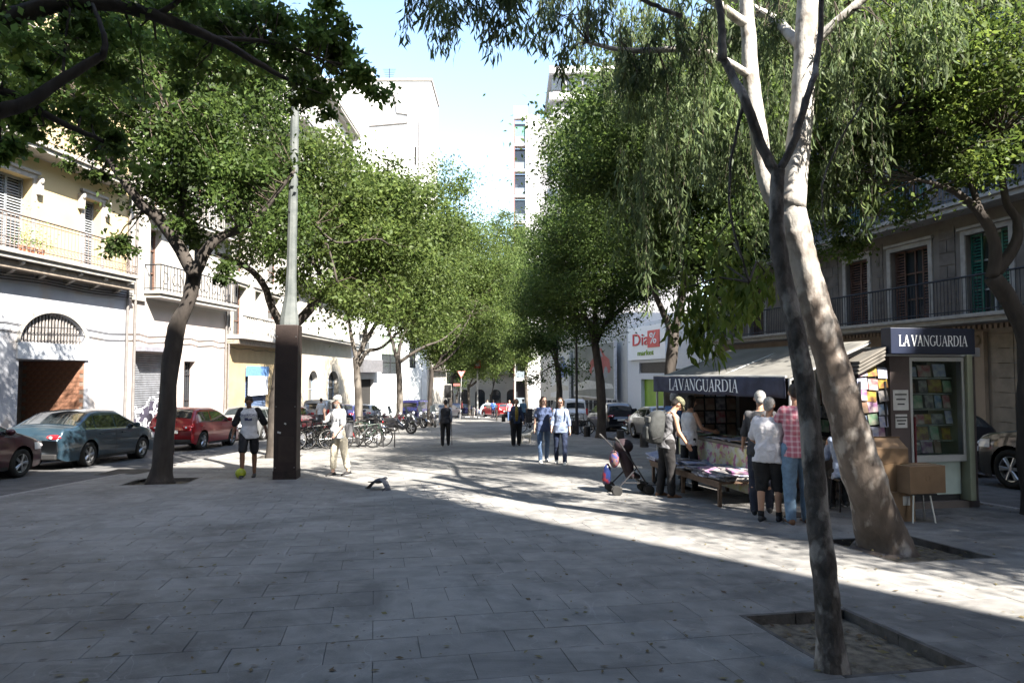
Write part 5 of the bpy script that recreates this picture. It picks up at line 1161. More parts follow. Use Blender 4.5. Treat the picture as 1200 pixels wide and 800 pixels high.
# man with a cane, back to us
c_, J, H = person('old man in dark waistcoat and dark trousers walking away with a cane', pt(522, 522), UP + .1, 1.62, 'tan', 'dark', top=cloth('dark waistcoat', (.02, .022, .03)), sleeve=0, bottom=blackc, shoes=sh_b, legs=((6, 3), (-8, 6)), arms=((12, 6, 20), (5, 6, 10)), lean=12, head=(0, 12), belly=.02, waist=-.1, tight=1.15)
for i in (0, 1): MB().cap(J['sh%d' % i], J['el%d' % i], .056, .048, 12).cap(J['el%d' % i], J['wr%d' % i], .047, .036, 12).build('shirt_sleeve', cloth('pale blue sleeve', (.4, .46, .6)), c_, smooth=True)
cn = thing('cane', 'thin dark walking cane held in the old man right hand', 'cane', (0, 0, 0)); w = c_.matrix_basis @ Vector((0, 0, 0)); bpy.context.view_layer.update(); wr = c_.matrix_world @ J['wr0']
MB().tube([(wr.x + .02, wr.y + .06, gz(wr.y)), (wr.x, wr.y, wr.z - .03), (wr.x - .03, wr.y, wr.z + .02), (wr.x - .07, wr.y, wr.z - .01)], .011, 6).build('shaft', mat('cane wood', (.05, .03, .02), .5), cn)
# two women
lightb = cloth('light blue blouse', (.19, .24, .36), .08); denimtop = cloth('denim blue t-shirt', (.06, .085, .17), .1)
w1, J1, H1 = person('woman in blue t-shirt and light jeans, left one of the walking pair', pt(637, 541), -UP + .12, 1.69, 'pale', 'brown', .16, top=denimtop, sleeve=.28, bottom=cloth('light jeans', (.075, .125, .22), .1), shoes=sh_w, legs=((14, 4), (-9, 8)), arms=((-12, 10, 10), (10, 10, 14)), fem=True, head=(15, 4), tight=.92)
w2, J2, H2 = person('woman in pale blue blouse and dark jeans, right one of the walking pair', pt(657, 543), -UP - .08, 1.66, 'pale', 'brown', .1, top=lightb, sleeve=.72, bottom=djeans, shoes=sh_w, legs=((-8, 10), (14, 4)), arms=((12, 10, 30), (-8, 12, 12)), fem=True, head=(-5, 16), tight=.95, belly=.015)
MB().tube([H2(-.05, .083, .018), H2(0, .095, .02), H2(.05, .083, .018)], .013, 6).build('sunglasses', M_blk, w2); MB().tube([H1(-.05, .083, .018), H1(0, .095, .02), H1(.05, .083, .018)], .008, 6).build('glasses', M_blk, w1)
for sx in (1, -1): MB().tube([Vector((sx * .1, .12, 1.1)), Vector((sx * .11, .13, 1.3)), Vector((sx * .11, .0, 1.43)), Vector((sx * .09, -.13, 1.3))], .016, 5).build('backpack_strap', djeans, w2)
# woman with dog
w3, J3, H3 = person('woman in navy jacket over a yellow top walking a white dog', pt(605, 522), -UP + .1, 1.64, 'tan', 'dark', .05, top=cloth('navy jacket', (.03, .045, .09)), sleeve=.95, bottom=blackc, shoes=sh_b, legs=((5, 3), (-7, 5)), arms=((8, 14, 30), (4, 14, 20)), fem=True, topname='jacket', tight=1.4, belly=.01)
MB().tube([J3['pel'] + Vector((0, .135, .0)), J3['pel'] + Vector((0, .16, .2)), J3['pel'] + Vector((0, .16, .38)), J3['pel'] + Vector((0, .1, .5))], [.05, .06, .06, .04], 10, ell=(1, .5)).build('yellow_top', cloth('mustard pattern top', (.36, .26, .05), .3), w3, smooth=True)
# backpacker at the stall: faces right, looking down
bp_c = cloth('grey rucksack', (.04, .043, .043), .15)
b3, J4, H4 = person('tanned man in camouflage cap and grey vest wearing a large rucksack by the low table', pt(782, 582), .12, 1.66, 'tan', 'dark', top=cloth('grey vest', (.13, .13, .14)), sleeve=0, bottom=cloth('charcoal trousers', (.016, .015, .016)), shoes=sh_br, legs=((4, 3), (-5, 3)), arms=((12, 6, 22), (16, 8, 40)), lean=10, head=(0, 42), cap=camo, topname='vest', tight=1.12)
rk_ = thing('backpack', 'large grey rucksack on the back of the man in the camouflage cap', 'backpack', b3.location, .12 - math.pi / 2)
MB().loft([[Vector((.17 * a_ * math.copysign(abs(math.cos(t_)) ** .6, math.cos(t_)), y0 + .14 * b2 * math.copysign(abs(math.sin(t_)) ** .6, math.sin(t_)), z)) for t_ in [6.2832 * i / 16 for i in range(16)]] for z, a_, b2, y0 in ((.90, .7, .5, -.21), (.93, 1, .85, -.22), (1.15, 1.08, 1.1, -.22), (1.35, 1, 1, -.18), (1.42, .8, .7, -.15), (1.45, .4, .3, -.14))]).build('bag', bp_c, rk_, smooth=True)
MB().box((0, -.365, 1.08), (.24, .06, .22)).build('pocket', bp_c, rk_, bevel=.03); MB().box((0, -.33, 1.3), (.25, .05, .1)).build('top_flap', cloth('pale rucksack', (.08, .083, .08)), rk_, bevel=.02)
for sx in (1, -1): MB().tube([(sx * .1, -.12, 1.4), (sx * .11, .02, 1.44), (sx * .12, .16, 1.34), (sx * .14, .13, 1.15), (sx * .15, -.08, 1.0)], .02, 6, ell=(.4, 1)).build('strap', bp_c, rk_); 
for sx in (1, -1): MB().tube([(sx * .17, -.3, .98), (sx * .17, -.16, 1.02)], .012, 5).build('buckle_strap', M_blk, rk_)
# woman in white top beyond him, man in blue
w5, J5, H5 = person('dark haired woman in white sleeveless top and black trousers at the stall', pt(808, 574), .35, 1.66, 'tan', 'dark', .12, top=cloth('white top', (.6, .58, .58)), sleeve=0, bottom=blackc, shoes=sh_b, legs=((4, 2), (-4, 2)), arms=((25, 8, 50), (8, 8, 20)), lean=3, head=(0, 14), fem=True, tight=.95)
person('grey haired man in a blue shirt standing at the back of the stall', pt(790, 560), .6, 1.74, 'tan', 'grey', top=cloth('blue shirt', (.07, .13, .26)), sleeve=.5, bottom=cloth('dark trousers', (.03, .03, .035)), shoes=sh_b, arms=((20, 8, 40), (8, 8, 20)), head=(0, 18))
# white t-shirt man, dark man, plaid man
b6, J6, H6 = person('white haired stout man in white t-shirt and black shorts seen from behind', pt(903, 610), UP - .55, 1.60, 'tan', 'grey', top=cloth('white t-shirt', (.55, .54, .58), .04), sleeve=.42, bottom=blackc, botname='shorts', leglen=.52, shoes=sh_b, socks=blackc, legs=((4, 3), (-5, 3)), arms=((30, 14, 70), (18, 12, 60)), lean=3, head=(-10, 8), belly=.05, fat=1.2, tight=1.25)
for i in (0, 1):
    for k in range(3): a = J6['ank%d' % i]; MB().box((a.x + (.043 if i == 0 else -.043), a.y + .04 + k * .028, .045), (.01, .012, .05), rx=-.4).build('shoe_stripe', M_woodw, b6)
b7, J7, H7 = person('grey haired man in dark clothes half hidden by the man in the white t-shirt', pt(893, 601), UP - .3, 1.70, 'tan', 'grey', top=cloth('dark grey shirt', (.05, .05, .055)), sleeve=.5, bottom=cloth('navy trousers', (.02, .024, .04)), shoes=sh_b, arms=((8, 10, 30), (12, 8, 30)), head=(0, 12))
pl = plaid('pink check shirt', (.42, .12, .17), (.62, .42, .46))
b8, J8, H8 = person('tall man in a pink checked shirt and blue jeans seen from behind', pt(936, 613), UP - .1, 1.78, 'tan', 'dark', top=pl, sleeve=.5, bottom=cloth('stone washed jeans', (.16, .25, .36), .15), shoes=sh_br, arms=((22, 12, 60), (34, 16, 75)), legs=((3, 2), (-3, 2)), head=(-10, 22), tight=1.12)
MB().tube([J8['pel'] + Vector((.178 * math.cos(a), .135 * math.sin(a), .015)) for a in [6.2832 * i / 20 for i in range(21)]], .018, 6, False, ell=(1, .3)).build('belt', sh_br, b8)
# seated person behind the trunks
g = gp(992, 598); st = thing('stool', 'folding metal stool under the seated person behind the pale trunk', 'stool', tuple(g))
MB().box((0, 0, .46), (.36, .34, .03)).build('seat', M_blk, st, bevel=.01)
for sx in (1, -1):
    for sy in (1, -1): MB().tube([(sx * .17, sy * .16, 0), (sx * .15, sy * .12, .45)], .012, 6).build('leg', M_iron, st)
b9, J9, H9 = person('seated person in a pale blue shirt and dark trousers, back to us between the trunks', (g.x, g.y, g.z), UP - .2, 1.68, 'tan', 'dark', top=cloth('pale blue shirt', (.36, .44, .6)), sleeve=.9, bottom=blackc, shoes=sh_b, legs=((82, 80), (78, 80)), arms=((20, 8, 60), (20, 8, 60)), lean=16, head=(0, 25), sit=.56)
# far people
far = [('person in a bright blue shirt far down the plaza', 578, 490, (.06, .14, .42), (.05, .05, .07), UP, 1.68), ('person in a pink top and jeans far down the plaza', 597, 493, (.5, .2, .25), (.05, .09, .2), -UP, 1.66), ('small child in white far down by the sign post', 555, 489, (.7, .68, .65), (.6, .58, .55), UP, 1.15),
       ('person in a teal shirt just behind the woman with the dog', 613, 497, (.07, .15, .22), (.03, .03, .05), UP, 1.72), ('person in a red shirt behind the motorcycles at the far left', 497, 491, (.5, .06, .06), (.04, .04, .05), 0, 1.7), ('passer-by in a dark red shirt on the far crossing', 541, 486, (.35, .05, .06), (.03, .03, .03), 0, 1.7),
       ('person in pale shirt on the left footway behind the red car', 376, 503, (.55, .62, .68), (.1, .1, .12), UP, 1.74), ('cyclist-like figure in white at the far crossing', 571, 486, (.65, .62, .6), (.2, .2, .25), -UP, 1.7)]
for (lb, u, v, c1, c2, f, h) in far:
    person(lb.replace('cyclist-like figure', 'pedestrian'), pt(u, v), f, h, 'tan', 'dark', top=cloth('far top %d' % u, c1), sleeve=.5, bottom=cloth('far bottom %d' % u, c2), shoes=sh_b, legs=((10, 4), (-10, 8)), detail=False)
# ---- dog ----
def dog(label, loc, rz, m, s=1.0):
    t = thing('dog', label, 'dog', loc, rz); b = MB()
    b.cap((-.16, 0, .30), (.12, 0, .31), .085, .10, 12); b.cap((.12, 0, .33), (.24, 0, .44), .07, .055, 10); b.ball((.27, 0, .47), (.075, .06, .06), 12, 8); b.cap((.29, 0, .46), (.37, 0, .445), .038, .026, 8)
    for sx, x in ((1, .13), (-1, .13)): b.tube([(x, sx * .055, .3), (x + .01, sx * .058, .17), (x, sx * .058, .09), (x + .01, sx * .058, .02), (x + .035, sx * .058, .012)], [.045, .03, .024, .022, .018], 8)
    for sx in (1, -1): b.tube([(-.17, sx * .05, .31), (-.13, sx * .06, .2), (-.21, sx * .06, .12), (-.19, sx * .06, .03), (-.16, sx * .06, .012)], [.065, .045, .025, .022, .018], 8)
    b.tube([(-.24, 0, .34), (-.31, 0, .42), (-.32, 0, .5)], [.03, .028, .012], 8)
    for sx in (1, -1): b.tube([(.25, sx * .04, .51), (.26, sx * .075, .47), (.27, sx * .08, .42)], [.014, .022, .012], 6)
    b.xf(Matrix.Scale(s, 4)); b.build('body', m, t, remesh=.010)
    MB().ball((.385 * s, 0, .45 * s), .014 * s, 8, 6).build('nose', M_blk, t); 
    for sx in (1, -1): MB().ball((.325 * s, sx * .035 * s, .485 * s), .009 * s, 6, 5).build('eye', M_blk, t)
    return t
g = gp(617, 519); dog('small fluffy white dog on a lead beside the woman in the navy jacket', tuple(g), .2, mat('white fur', (.6, .57, .5), .95, .2, 30, .6, 60), .95)
bpy.context.view_layer.update(); wr = w3.matrix_world @ J3['wr0']; ld = thing('dog_lead', 'thin dark lead from the woman in the navy jacket to her white dog', 'lead', (0, 0, 0)); wl = w3.matrix_world @ J3['wr1']
MB().tube([wl, wl.lerp(Vector((g.x + .2, g.y, g.z + .4)), .5) - Vector((0, 0, .08)), (g.x + .2, g.y, g.z + .4)], .006, 4).build('strap', M_blk, ld)
# ---- pigeon in flight ----
p = at(445, 563, 12.6); pg = thing('pigeon', 'grey pigeon flying low over the paving with wings beating down', 'pigeon', (p.x, p.y, p.z), .95)
b = MB().ball((0, 0, 0), (.15, .055, .05), 14, 10).ball((.15, 0, .03), (.035, .028, .028), 10, 8).cap((.08, 0, .01), (.14, 0, .03), .04, .028, 8).tube([(-.12, 0, 0), (-.26, 0, .01)], [.04, .055], 8, ell=(.2, 1), up=(0, 0, 1)); b.build('body', mat('pigeon grey', (.06, .065, .08), .7, .2, 20), pg, remesh=.008)
MB().tube([(.18, 0, .028), (.205, 0, .02)], [.008, .003], 6).build('beak', M_blk, pg)
for sg in (1, -1):
    wv = MB(); rings = []
    for (y, z, c, x0) in ((.03, .03, .13, .07), (.12, -.01, .14, .08), (.22, -.10, .13, .05), (.31, -.22, .07, .0), (.36, -.30, .02, -.05)):
        rings.append([Vector((x0, sg * y, z + .006)), Vector((x0 - c * .5, sg * y, z + .01)), Vector((x0 - c, sg * y, z)), Vector((x0 - c * .5, sg * y, z - .004))])
    wv.loft(rings); wo_ = wv.build('wing', mat('pigeon wing', (.08, .085, .10), .7, .25, 15), pg, smooth=False)
    for k in range(6): y = .2 + k * .028; MB().add([(-.04 - k * .004, sg * y, -.08 - k * .045), (-.15 - k * .01, sg * (y + .02), -.13 - k * .045), (-.16 - k * .01, sg * (y + .035), -.15 - k * .045), (-.03, sg * (y + .02), -.11 - k * .045)], [(0, 1, 2, 3)]).build('feather', mat('feather dark', (.05, .05, .06), .7), wo_)
# ---------------- street furniture ----------------
M_alu_ = mat('bolt steel', (.2, .2, .2), .4, .05, metal=.6); M_post = mat('dark brown steel casing', (.030, .019, .016), .6, .25, 3, .2, 30); M_pole = mat('weathered pole', (.105, .115, .112), .7, .25, 4, .2, 30, col2=(.06, .07, .07))
g = gp(336, 560); lp = thing('lamp_post', 'tall street lamp with a dark brown square casing at its foot, beside the boy', 'street lamp', tuple(g), .12)
MB().box((0, 0, 1.6), (.46, .46, 3.2)).build('casing', M_post, lp, bevel=.015); MB().box((0, 0, .09), (.475, .475, .18)).build('casing_foot', mat('rusty foot', (.03, .02, .016), .8, .3, 10), lp)
for z in (.8, 1.6, 2.4): MB().box((0, -.232, z), (.40, .004, .004)).build('seam', M_blk, lp)
MB().tube([(0, 0, 3.2), (0, 0, 3.35), (.02, 0, 3.8), (.03, 0, 4.3), (.05, 0, 7.5), (.07, 0, 9.2)], [.2, .19, .125, .105, .09, .07], 10).build('pole', M_pole, lp)
MB().box((.02, -.2335, .62), (.30, .006, .52)).build('access_door', mat('door steel', (.04, .027, .022), .5, .2, 6), lp, bevel=.002)
for x_ in (-.19, .19):
    for z_ in (.25, 1.5, 2.95): MB().tube([(x_, -.23, z_), (x_, -.24, z_)], .014, 8).build('bolt', M_alu_, lp)
MB().tube([(.07, 0, 9.1), (-.1, 0, 9.5), (-.8, -.1, 9.6)], .035, 8).ball((-1.0, -.12, 9.58), (.32, .14, .08), 12, 8).build('lamp_arm', M_pole, lp)
MB().box((.0, -.235, 1.15), (.04, .006, .03), ry=.5).build('sticker', mat('paper white', (.6, .6, .58), .7), lp); MB().box((-.12, -.235, .97), (.07, .006, .035), ry=.3).build('sticker', mat('paper white', (.6,) * 3), lp)
def bollard(u, v, lb, h=.5, r=.15):
    t = thing('bollard', lb, 'bollard', pt(u, v), group='cast iron bollards along the right kerb')
    MB().tube([(0, 0, 0), (0, 0, .04), (0, 0, .042), (0, 0, h - .05), (0, 0, h - .015), (0, 0, h)], [r * 1.08, r * 1.08, r, r, r * .93, r * .75], 18).build('post', mat('bollard iron', (.03, .028, .027), .6, .2, 10, .1), t, smooth=False, bevel=.004)
for u, v, lb in ((755, 523.5, 'bollard nearest the stroller, left of the awning pole'), (727, 518, 'second bollard from the awning, between stroller and tree'), (688, 511.5, 'bollard left of the right hand tree trunk'), (673, 508, 'bollard by the thin black post'), (590, 494, 'small bollard far down the plaza by the pedestrians'), (640, 503, 'bollard hidden just behind the walking pair')): bollard(u, v, lb, .48 if u > 600 else .5)
bollard(582, 493, 'thin reddish bollard at the far crossing', .9, .07)
g = gp(676, 509); bp2 = thing('lamp_post', 'thin black lamp post among the bicycles on the right', 'street lamp', tuple(g)); MB().tube([(0, 0, 0), (0, 0, 1.0), (0, 0, 1.05), (0, 0, 6.5)], [.10, .09, .065, .05], 10).build('pole', M_iron, bp2); MB().tube([(0, 0, 6.4), (.4, 0, 6.9), (.9, 0, 6.9)], .03, 6).ball((1.1, 0, 6.88), (.3, .13, .07), 10, 6).build('lamp_arm', M_iron, bp2)
g = gp(620, 495); lb_ = thing('litter_bin', 'dark square litter bin behind the woman with the dog', 'litter bin', tuple(g)); MB().box((0, 0, .5), (.5, .45, 1.0)).build('bin', M_iron, lb_, bevel=.03); MB().box((0, 0, 1.03), (.54, .5, .05)).build('lid', M_blk, lb_)
M_fade = mat('faded sign red', (.28, .09, .08), .6, .05)
g = gp(539, 491); ys_ = thing('yield_sign', 'red and white triangular yield sign with a red plate under it', 'road sign', tuple(g), .05)
MB().tube([(0, 0, 0), (.12, 0, 3.9)], .035, 8).build('pole', mat('galvanised', (.4, .4, .4), .5, metal=.4), ys_)
MB().prism([(-.28, 4.34), (.48, 4.34), (.1, 3.68)], 'y', -.05, -.03).build('plate', M_fade, ys_); MB().prism([(-.16, 4.27), (.36, 4.27), (.1, 3.83)], 'y', -.056, -.051).build('plate_face', M_woodw, ys_); MB().box((-.3, -.04, 3.1), (.6, .02, .22)).build('lower_plate', M_fade, ys_)
g = gp(559.5, 490); rs_ = thing('road_sign', 'square red and white sign on a tall pale pole in the middle distance', 'road sign', tuple(g)); MB().tube([(0, 0, 0), (0, 0, 7.5)], .07, 8).build('pole', M_woodw, rs_); MB().box((0, -.09, 5.1), (.62, .03, .75)).build('plate', M_red, rs_); MB().box((0, -.11, 5.1), (.4, .01, .35)).build('plate_face', M_woodw, rs_)
g = gp(603.5, 486); wp = thing('lamp_post', 'pale thin post far down the plaza, left of the delivery van', 'street lamp', tuple(g)); MB().tube([(0, 0, 0), (0, 0, 8.5)], .09, 8).build('pole', M_woodw, wp); MB().box((.3, 0, 8.5), (.9, .2, .1)).build('lamp_head', M_woodw, wp)
g = gp(524, 502); ab_ = thing('notice_panel', 'small dark notice panel in a pale frame behind the man with the cane', 'notice panel', tuple(g)); MB().box((0, 0, .9), (.06, .06, 1.8)).build('post', M_woodw, ab_); MB().box((0, 0, 2.2), (.5, .06, .85)).build('frame', M_woodw, ab_); MB().box((.03, -.035, 2.2), (.4, .02, .75)).build('panel', M_blk, ab_)
# ---------------- newsstand ----------------
M_navy = mat('navy sign', (.007, .012, .032), .45, .05); M_val = mat('navy valance', (.045, .05, .085), .8, .2, 6, .2, 20); M_awn = mat('grey awning cloth', (.14, .137, .125), .85, .12, 2.5, .15, 30, col2=(.10, .097, .09)); M_kio = mat('kiosk brown grey', (.14, .115, .105), .7, .1, 3); M_kgr = mat('kiosk pale green', (.42, .50, .46), .6, .05); M_kside = mat('kiosk cream green', (.33, .35, .25), .6, .05); M_alu = mat('aluminium', (.45, .46, .46), .4, .05, metal=.5); M_letter = mat('lettering white', (.72, .74, .76), .6, 0)
Y0 = 10.2; ks = thing('newsstand', 'newspaper kiosk with navy name board, grey awning and glazed display cabinet', 'newsstand', (5.5, Y0, gz(Y0)), AX)
MB().box((.82, 2.1, 2.34), (1.75, 4.35, .14)).build('roof', M_alu, ks, bevel=.01)
MB().box((1.62, 2.1, 1.15), (.08, 4.2, 2.28)).build('back_wall', M_kio, ks); MB().box((.82, 4.22, 1.15), (1.66, .06, 2.28)).build('end_wall', M_kio, ks)
MB().box((.8, 2.1, .04), (1.7, 4.25, .10)).build('floor', M_kio, ks)
# near end: brown panel, glazed cabinet, green panel
MB().box((.27, -.02, 1.18), (.34, .10, 2.26)).build('panel', mat('brown notice panel', (.10, .078, .075), .7, .1, 4), ks)
for z, h_ in ((1.62, .30), (1.31, .2)): 
    n_ = MB().box((.27, -.075, z), (.26 if h_ > .25 else .2, .006, h_)).build('notice', mat('paper white', (.6,) * 3), ks)
    for k in range(3): MB().box((.27, -.08, z + h_ * .28 - k * h_ * .24), (.2 - .04 * k, .002, .02)).build('printed_line', M_blk, n_)
MB().box((.46, -.12, .95), (.02, .03, .85)).build('red_handle', mat('dull red', (.14, .015, .02), .6), ks)
MB().box((.93, .5, .43), (.96, .9, .50)).build('lower_panel', M_kgr, ks, bevel=.01); MB().box((.93, .5, .09), (.94, .86, .18)).build('plinth', M_iron, ks)
MB().box((1.47, .42, 1.2), (.10, 1.05, 2.2)).build('side_post', M_kside, ks, bevel=.01)
fr = MB()
for (x0, x1, z0, z1) in ((.45, .50, .69, 2.26), (1.37, 1.42, .69, 2.26), (.5, 1.37, 2.2, 2.26), (.5, 1.37, .69, .79)): fr.box(((x0 + x1) / 2, .0, (z0 + z1) / 2), (x1 - x0, .1, z1 - z0))
fr.build('cabinet_frame', M_alu, ks); MB().box((.93, .62, 1.45), (.86, .03, 1.5)).build('cabinet_back', mat('cabinet inside', (.1, .11, .1), .8), ks)
for z in (.98, 1.22, 1.46, 1.70, 1.94): MB().box((.93, .30, z), (.86, .34, .012)).build('shelf', M_alu, ks)
gm = mat('cabinet glass', (.8, .9, .88), .03, 0)
gn = gm.node_tree; pb = gn.nodes['Principled BSDF']; pb.inputs['Transmission Weight'].default_value = 1; pb.inputs['IOR'].default_value = 1.45
MB().box((.93, -.03, 1.49), (.86, .006, 1.41)).build('pane', gm, ks)
# name board
nb = MB().box((.64, -.22, 2.49), (1.44, .2, .38)).build('name_board', M_navy, ks, bevel=.01)
serif_text('LA VANGUARDIA', 1.17, .155, M_letter, 'lettering', nb, lambda s, z: (.08 + s - .03, -.325, 2.415 + z))
# plaza-side opening: posts, back shelves of magazines
for y in (.1, 1.55, 3.0, 4.2): MB().box((0.02, y, 1.15), (.08, .08, 2.3)).build('post', M_alu, ks)
MB().box((.04, 2.15, 2.2), (.1, 4.2, .16)).build('lintel', M_kio, ks)
MB().box((.1, 2.15, .42), (.1, 4.15, .84)).build('front_panel', M_kio, ks)
MB().box((.25, 2.15, .87), (.5, 4.1, .05)).build('counter', mat('counter top', (.2, .17, .14), .6, .1), ks)
MB().box((1.5, 2.9, 1.3), (.03, 2.5, 1.4)).build('rack_back', M_dark, ks)
def cov(n, a, b_, sc):
    m = mat(n, a, .45, .2, sc, col2=b_, detail=2); return m
COV = [cov('cover a', (0.279, 0.260, 0.248), (0.062, 0.062, 0.074), 9), cov('cover b', (0.279, 0.050, 0.062), (0.310, 0.279, 0.248), 7), cov('cover c', (0.050, 0.124, 0.248), (0.310, 0.310, 0.310), 8), cov('cover d', (0.310, 0.236, 0.037), (0.155, 0.062, 0.031), 9), cov('cover e', (0.093, 0.217, 0.124), (0.310, 0.310, 0.248), 7), cov('cover f', (0.186, 0.074, 0.186), (0.341, 0.279, 0.279), 8), cov('cover g', (.42, .42, .45), (.24, .26, .4), 12), cov('cover h', (.13, .07, .045), (.2, .15, .11), 6)]
def W_(x, y, z): return ks_M @ Vector((x, y, z))
ks_M = Matrix.Translation((5.5, Y0, gz(Y0))) @ Matrix.Rotation(AX, 4, 'Z')
rk = random.Random(9); mag_mesh = {}
CN = ('grey', 'red', 'blue', 'orange', 'green', 'purple', 'pale grey', 'brown')
def mag(loc, rot, kind, label, group, w=.21, h=.28, t=.006, name='magazine', c=None):
    c = rk.randrange(8) if c is None else c; label = CN[c] + ' ' + label; key = (c, w, h, t)
    if key not in mag_mesh:
        o = MB().box((0, 0, 0), (w, h, t)).build(name, COV[c]); o.data.materials.clear(); o.data.materials.append(COV[c]); mag_mesh[key] = o.data
    else: o = bpy.data.objects.new(name, mag_mesh[key]); COL.objects.link(o)
    o.location = loc; o.rotation_euler = rot; return tag(o, label, 'magazine' if name == 'magazine' else 'newspaper', group)
# behind the cabinet glass
ORD = ('bottom', 'second', 'third', 'fourth', 'fifth', 'top', 'very top')
for r_, z in enumerate((.79, .99, 1.23, 1.47, 1.71, 1.95)):
    x = .52
    while x < 1.3:
        w = rk.choice((.13, .16, .2, .24)); h = rk.choice((.15, .18, .2)); 
        if x + w > 1.35: break
        mag(W_(x + w / 2, rk.uniform(.1, .16), z + h / 2 + .012), (math.pi / 2 - .15, 0, AX + rk.uniform(-.08, .08)), 0, 'covered magazine on the %s shelf behind the cabinet glass, %s' % (ORD[r_], 'left side' if x < .75 else ('middle' if x < 1.05 else 'right side')), 'magazines behind the cabinet glass', w, h, .01); x += w + .02
# wall rack inside (left and middle of the opening)
for r_ in range(5):
    for c_ in range(11):
        mag(W_(1.47, 1.75 + c_ * .225, .98 + r_ * .26 + rk.uniform(-.03, .03)), (math.pi / 2, rk.uniform(-.08, .08), AX - math.pi / 2), 0, 'covered magazine inside the kiosk, %s row, column %s of the rack' % (ORD[r_], ('one two three four five six seven eight nine ten eleven').split()[c_]), 'magazines on the inside rack', .2, .24, .01)
wr_ = thing('magazine_rack', 'dark wing rack of brown covers at the far end of the kiosk under the awning', 'magazine rack', tuple(W_(-.5, 4.15, 0)), AX)
MB().box((0, .03, 1.3), (.95, .04, 1.75)).build('back', M_dark, wr_)
for x in (-.46, .46): MB().box((x, 0, 1.1), (.03, .03, 2.2)).build('leg', M_iron, wr_)
for r_ in range(6):
    for c_ in range(4): mag(W_(-.86 + c_ * .24, 4.13, .58 + r_ * .27), (math.pi / 2 - .12, 0, AX), 0, 'covered magazine on the far wing rack, %s row, %s' % (ORD[r_], ('leftmost', 'second', 'third', 'rightmost')[c_]), 'magazines on the wing rack', .2, .24, .01, c=rk.choice((7, 7, 0, 6, 1)))
# open shutter with magazines at the near left corner
sp_ = thing('magazine_rack', 'open rack of bright magazines at the near corner of the kiosk', 'magazine rack', tuple(W_(-.02, -.15, 0)), AX + .12)
MB().box((-.22, .1, 1.5), (.55, .04, 1.3)).build('back', M_dark, sp_)
for x in (-.45, .02): MB().box((x, .06, .95), (.03, .03, 1.9)).build('leg', M_iron, sp_)
spM = Matrix.Translation(W_(-.02, -.15, 0)) @ Matrix.Rotation(AX + .12, 4, 'Z')
for r_ in range(7):
    for c_ in range(3): mag(spM @ Vector((-.41 + c_ * .19 + rk.uniform(-.02, .02), .055 + .01 * ((r_ + c_) % 2), .98 + r_ * .175 + rk.uniform(-.025, .025))), (math.pi / 2 - .12, rk.uniform(-.12, .12), AX + .12 + rk.uniform(-.08, .08)), 0, 'covered magazine on the kiosk corner rack, %s row, %s' % (ORD[r_], ('left', 'centre', 'right')[c_]), 'magazines on the corner rack', .17, .16, .008)
# awning in world space
A1, A2, B1, B2 = Vector((2.8, 13.3, 1.54)), Vector((3.92, 9.7, 1.54)), Vector((4.53, 14.3, 2.1)), Vector((5.36, 10.2, 2.1))
aw = thing('awning', 'grey cloth awning of the kiosk with a navy name valance on two poles', 'awning', (0, 0, 0))
def aq(u, v): p = A1.lerp(A2, u).lerp(B1.lerp(B2, u), v); return p + Vector((0, 0, -.05 * math.sin(math.pi * v) * (1 + .3 * math.sin(u * 25))))
MB().grid(aq, 30, 12).build('cloth', M_awn, aw, smooth=True, solid=.006)
def vq(u, z): p = A1.lerp(A2, u); return p + Vector((-.05 - .012 * math.sin(u * 37) * (1 - z), 0, -.30 * (1 - z) + .015 + .008 * math.sin(u * 23) * (1 - z)))
va = MB().grid(vq, 60, 6).build('valance', M_val, aw, smooth=True, solid=.004)
LV = (A2 - A1).length
serif_text('LAVANGUARDIA', LV * .56, .20, M_letter, 'lettering', va, lambda s, z: vq(.16 + s / LV, (z + .055) / .30) + Vector((-.012, -.004, 0)))
fr = MB().tube([A1 + Vector((-.03, 0, .02)), A2 + Vector((-.03, 0, .02))], .022, 6)
for u in (0, .5, 1): fr.tube([aq(u, 0) - Vector((0, 0, .04)), aq(u, 1) - Vector((0, 0, .04))], .015, 5)
fr.build('frame', M_alu, aw)
for (u, v, X_) in ((767.5, 566, A1), (923.5, 602, A2)):
    q_ = X_; MB().tube([(q_.x + .02, q_.y, gz(q_.y)), (q_.x + .02, q_.y, q_.z)], .022, 8).build('pole', M_alu, aw)
    MB().box((q_.x + .02, q_.y, gz(q_.y) + .012), (.34, .34, .02)).build('pole_foot', M_iron, aw)
MB().box((A1.x + .16, A1.y - .05, gz(A1.y) + .32), (.34, .2, .2), ry=-.15).tube([(A1.x + .02, A1.y - .03, gz(A1.y) + .25), (A1.x - .02, A1.y - .05, gz(A1.y) + .12), (A1.x - .07, A1.y - .05, gz(A1.y) + .03)], .035, 6).build('pole_weight', cloth('black bag', (.015, .015, .017)), aw, bevel=.02)
# striped rolled awning at the near corner
for k in range(4): MB().box(tuple(W_(-.35 + k * .01, -.1, 2.12 + k * .055)), (.5, .3, .03), rz=AX, ry=-.45).build('rolled_slat', mat('slat grey', (.13, .12, .105), .7, .1), aw)
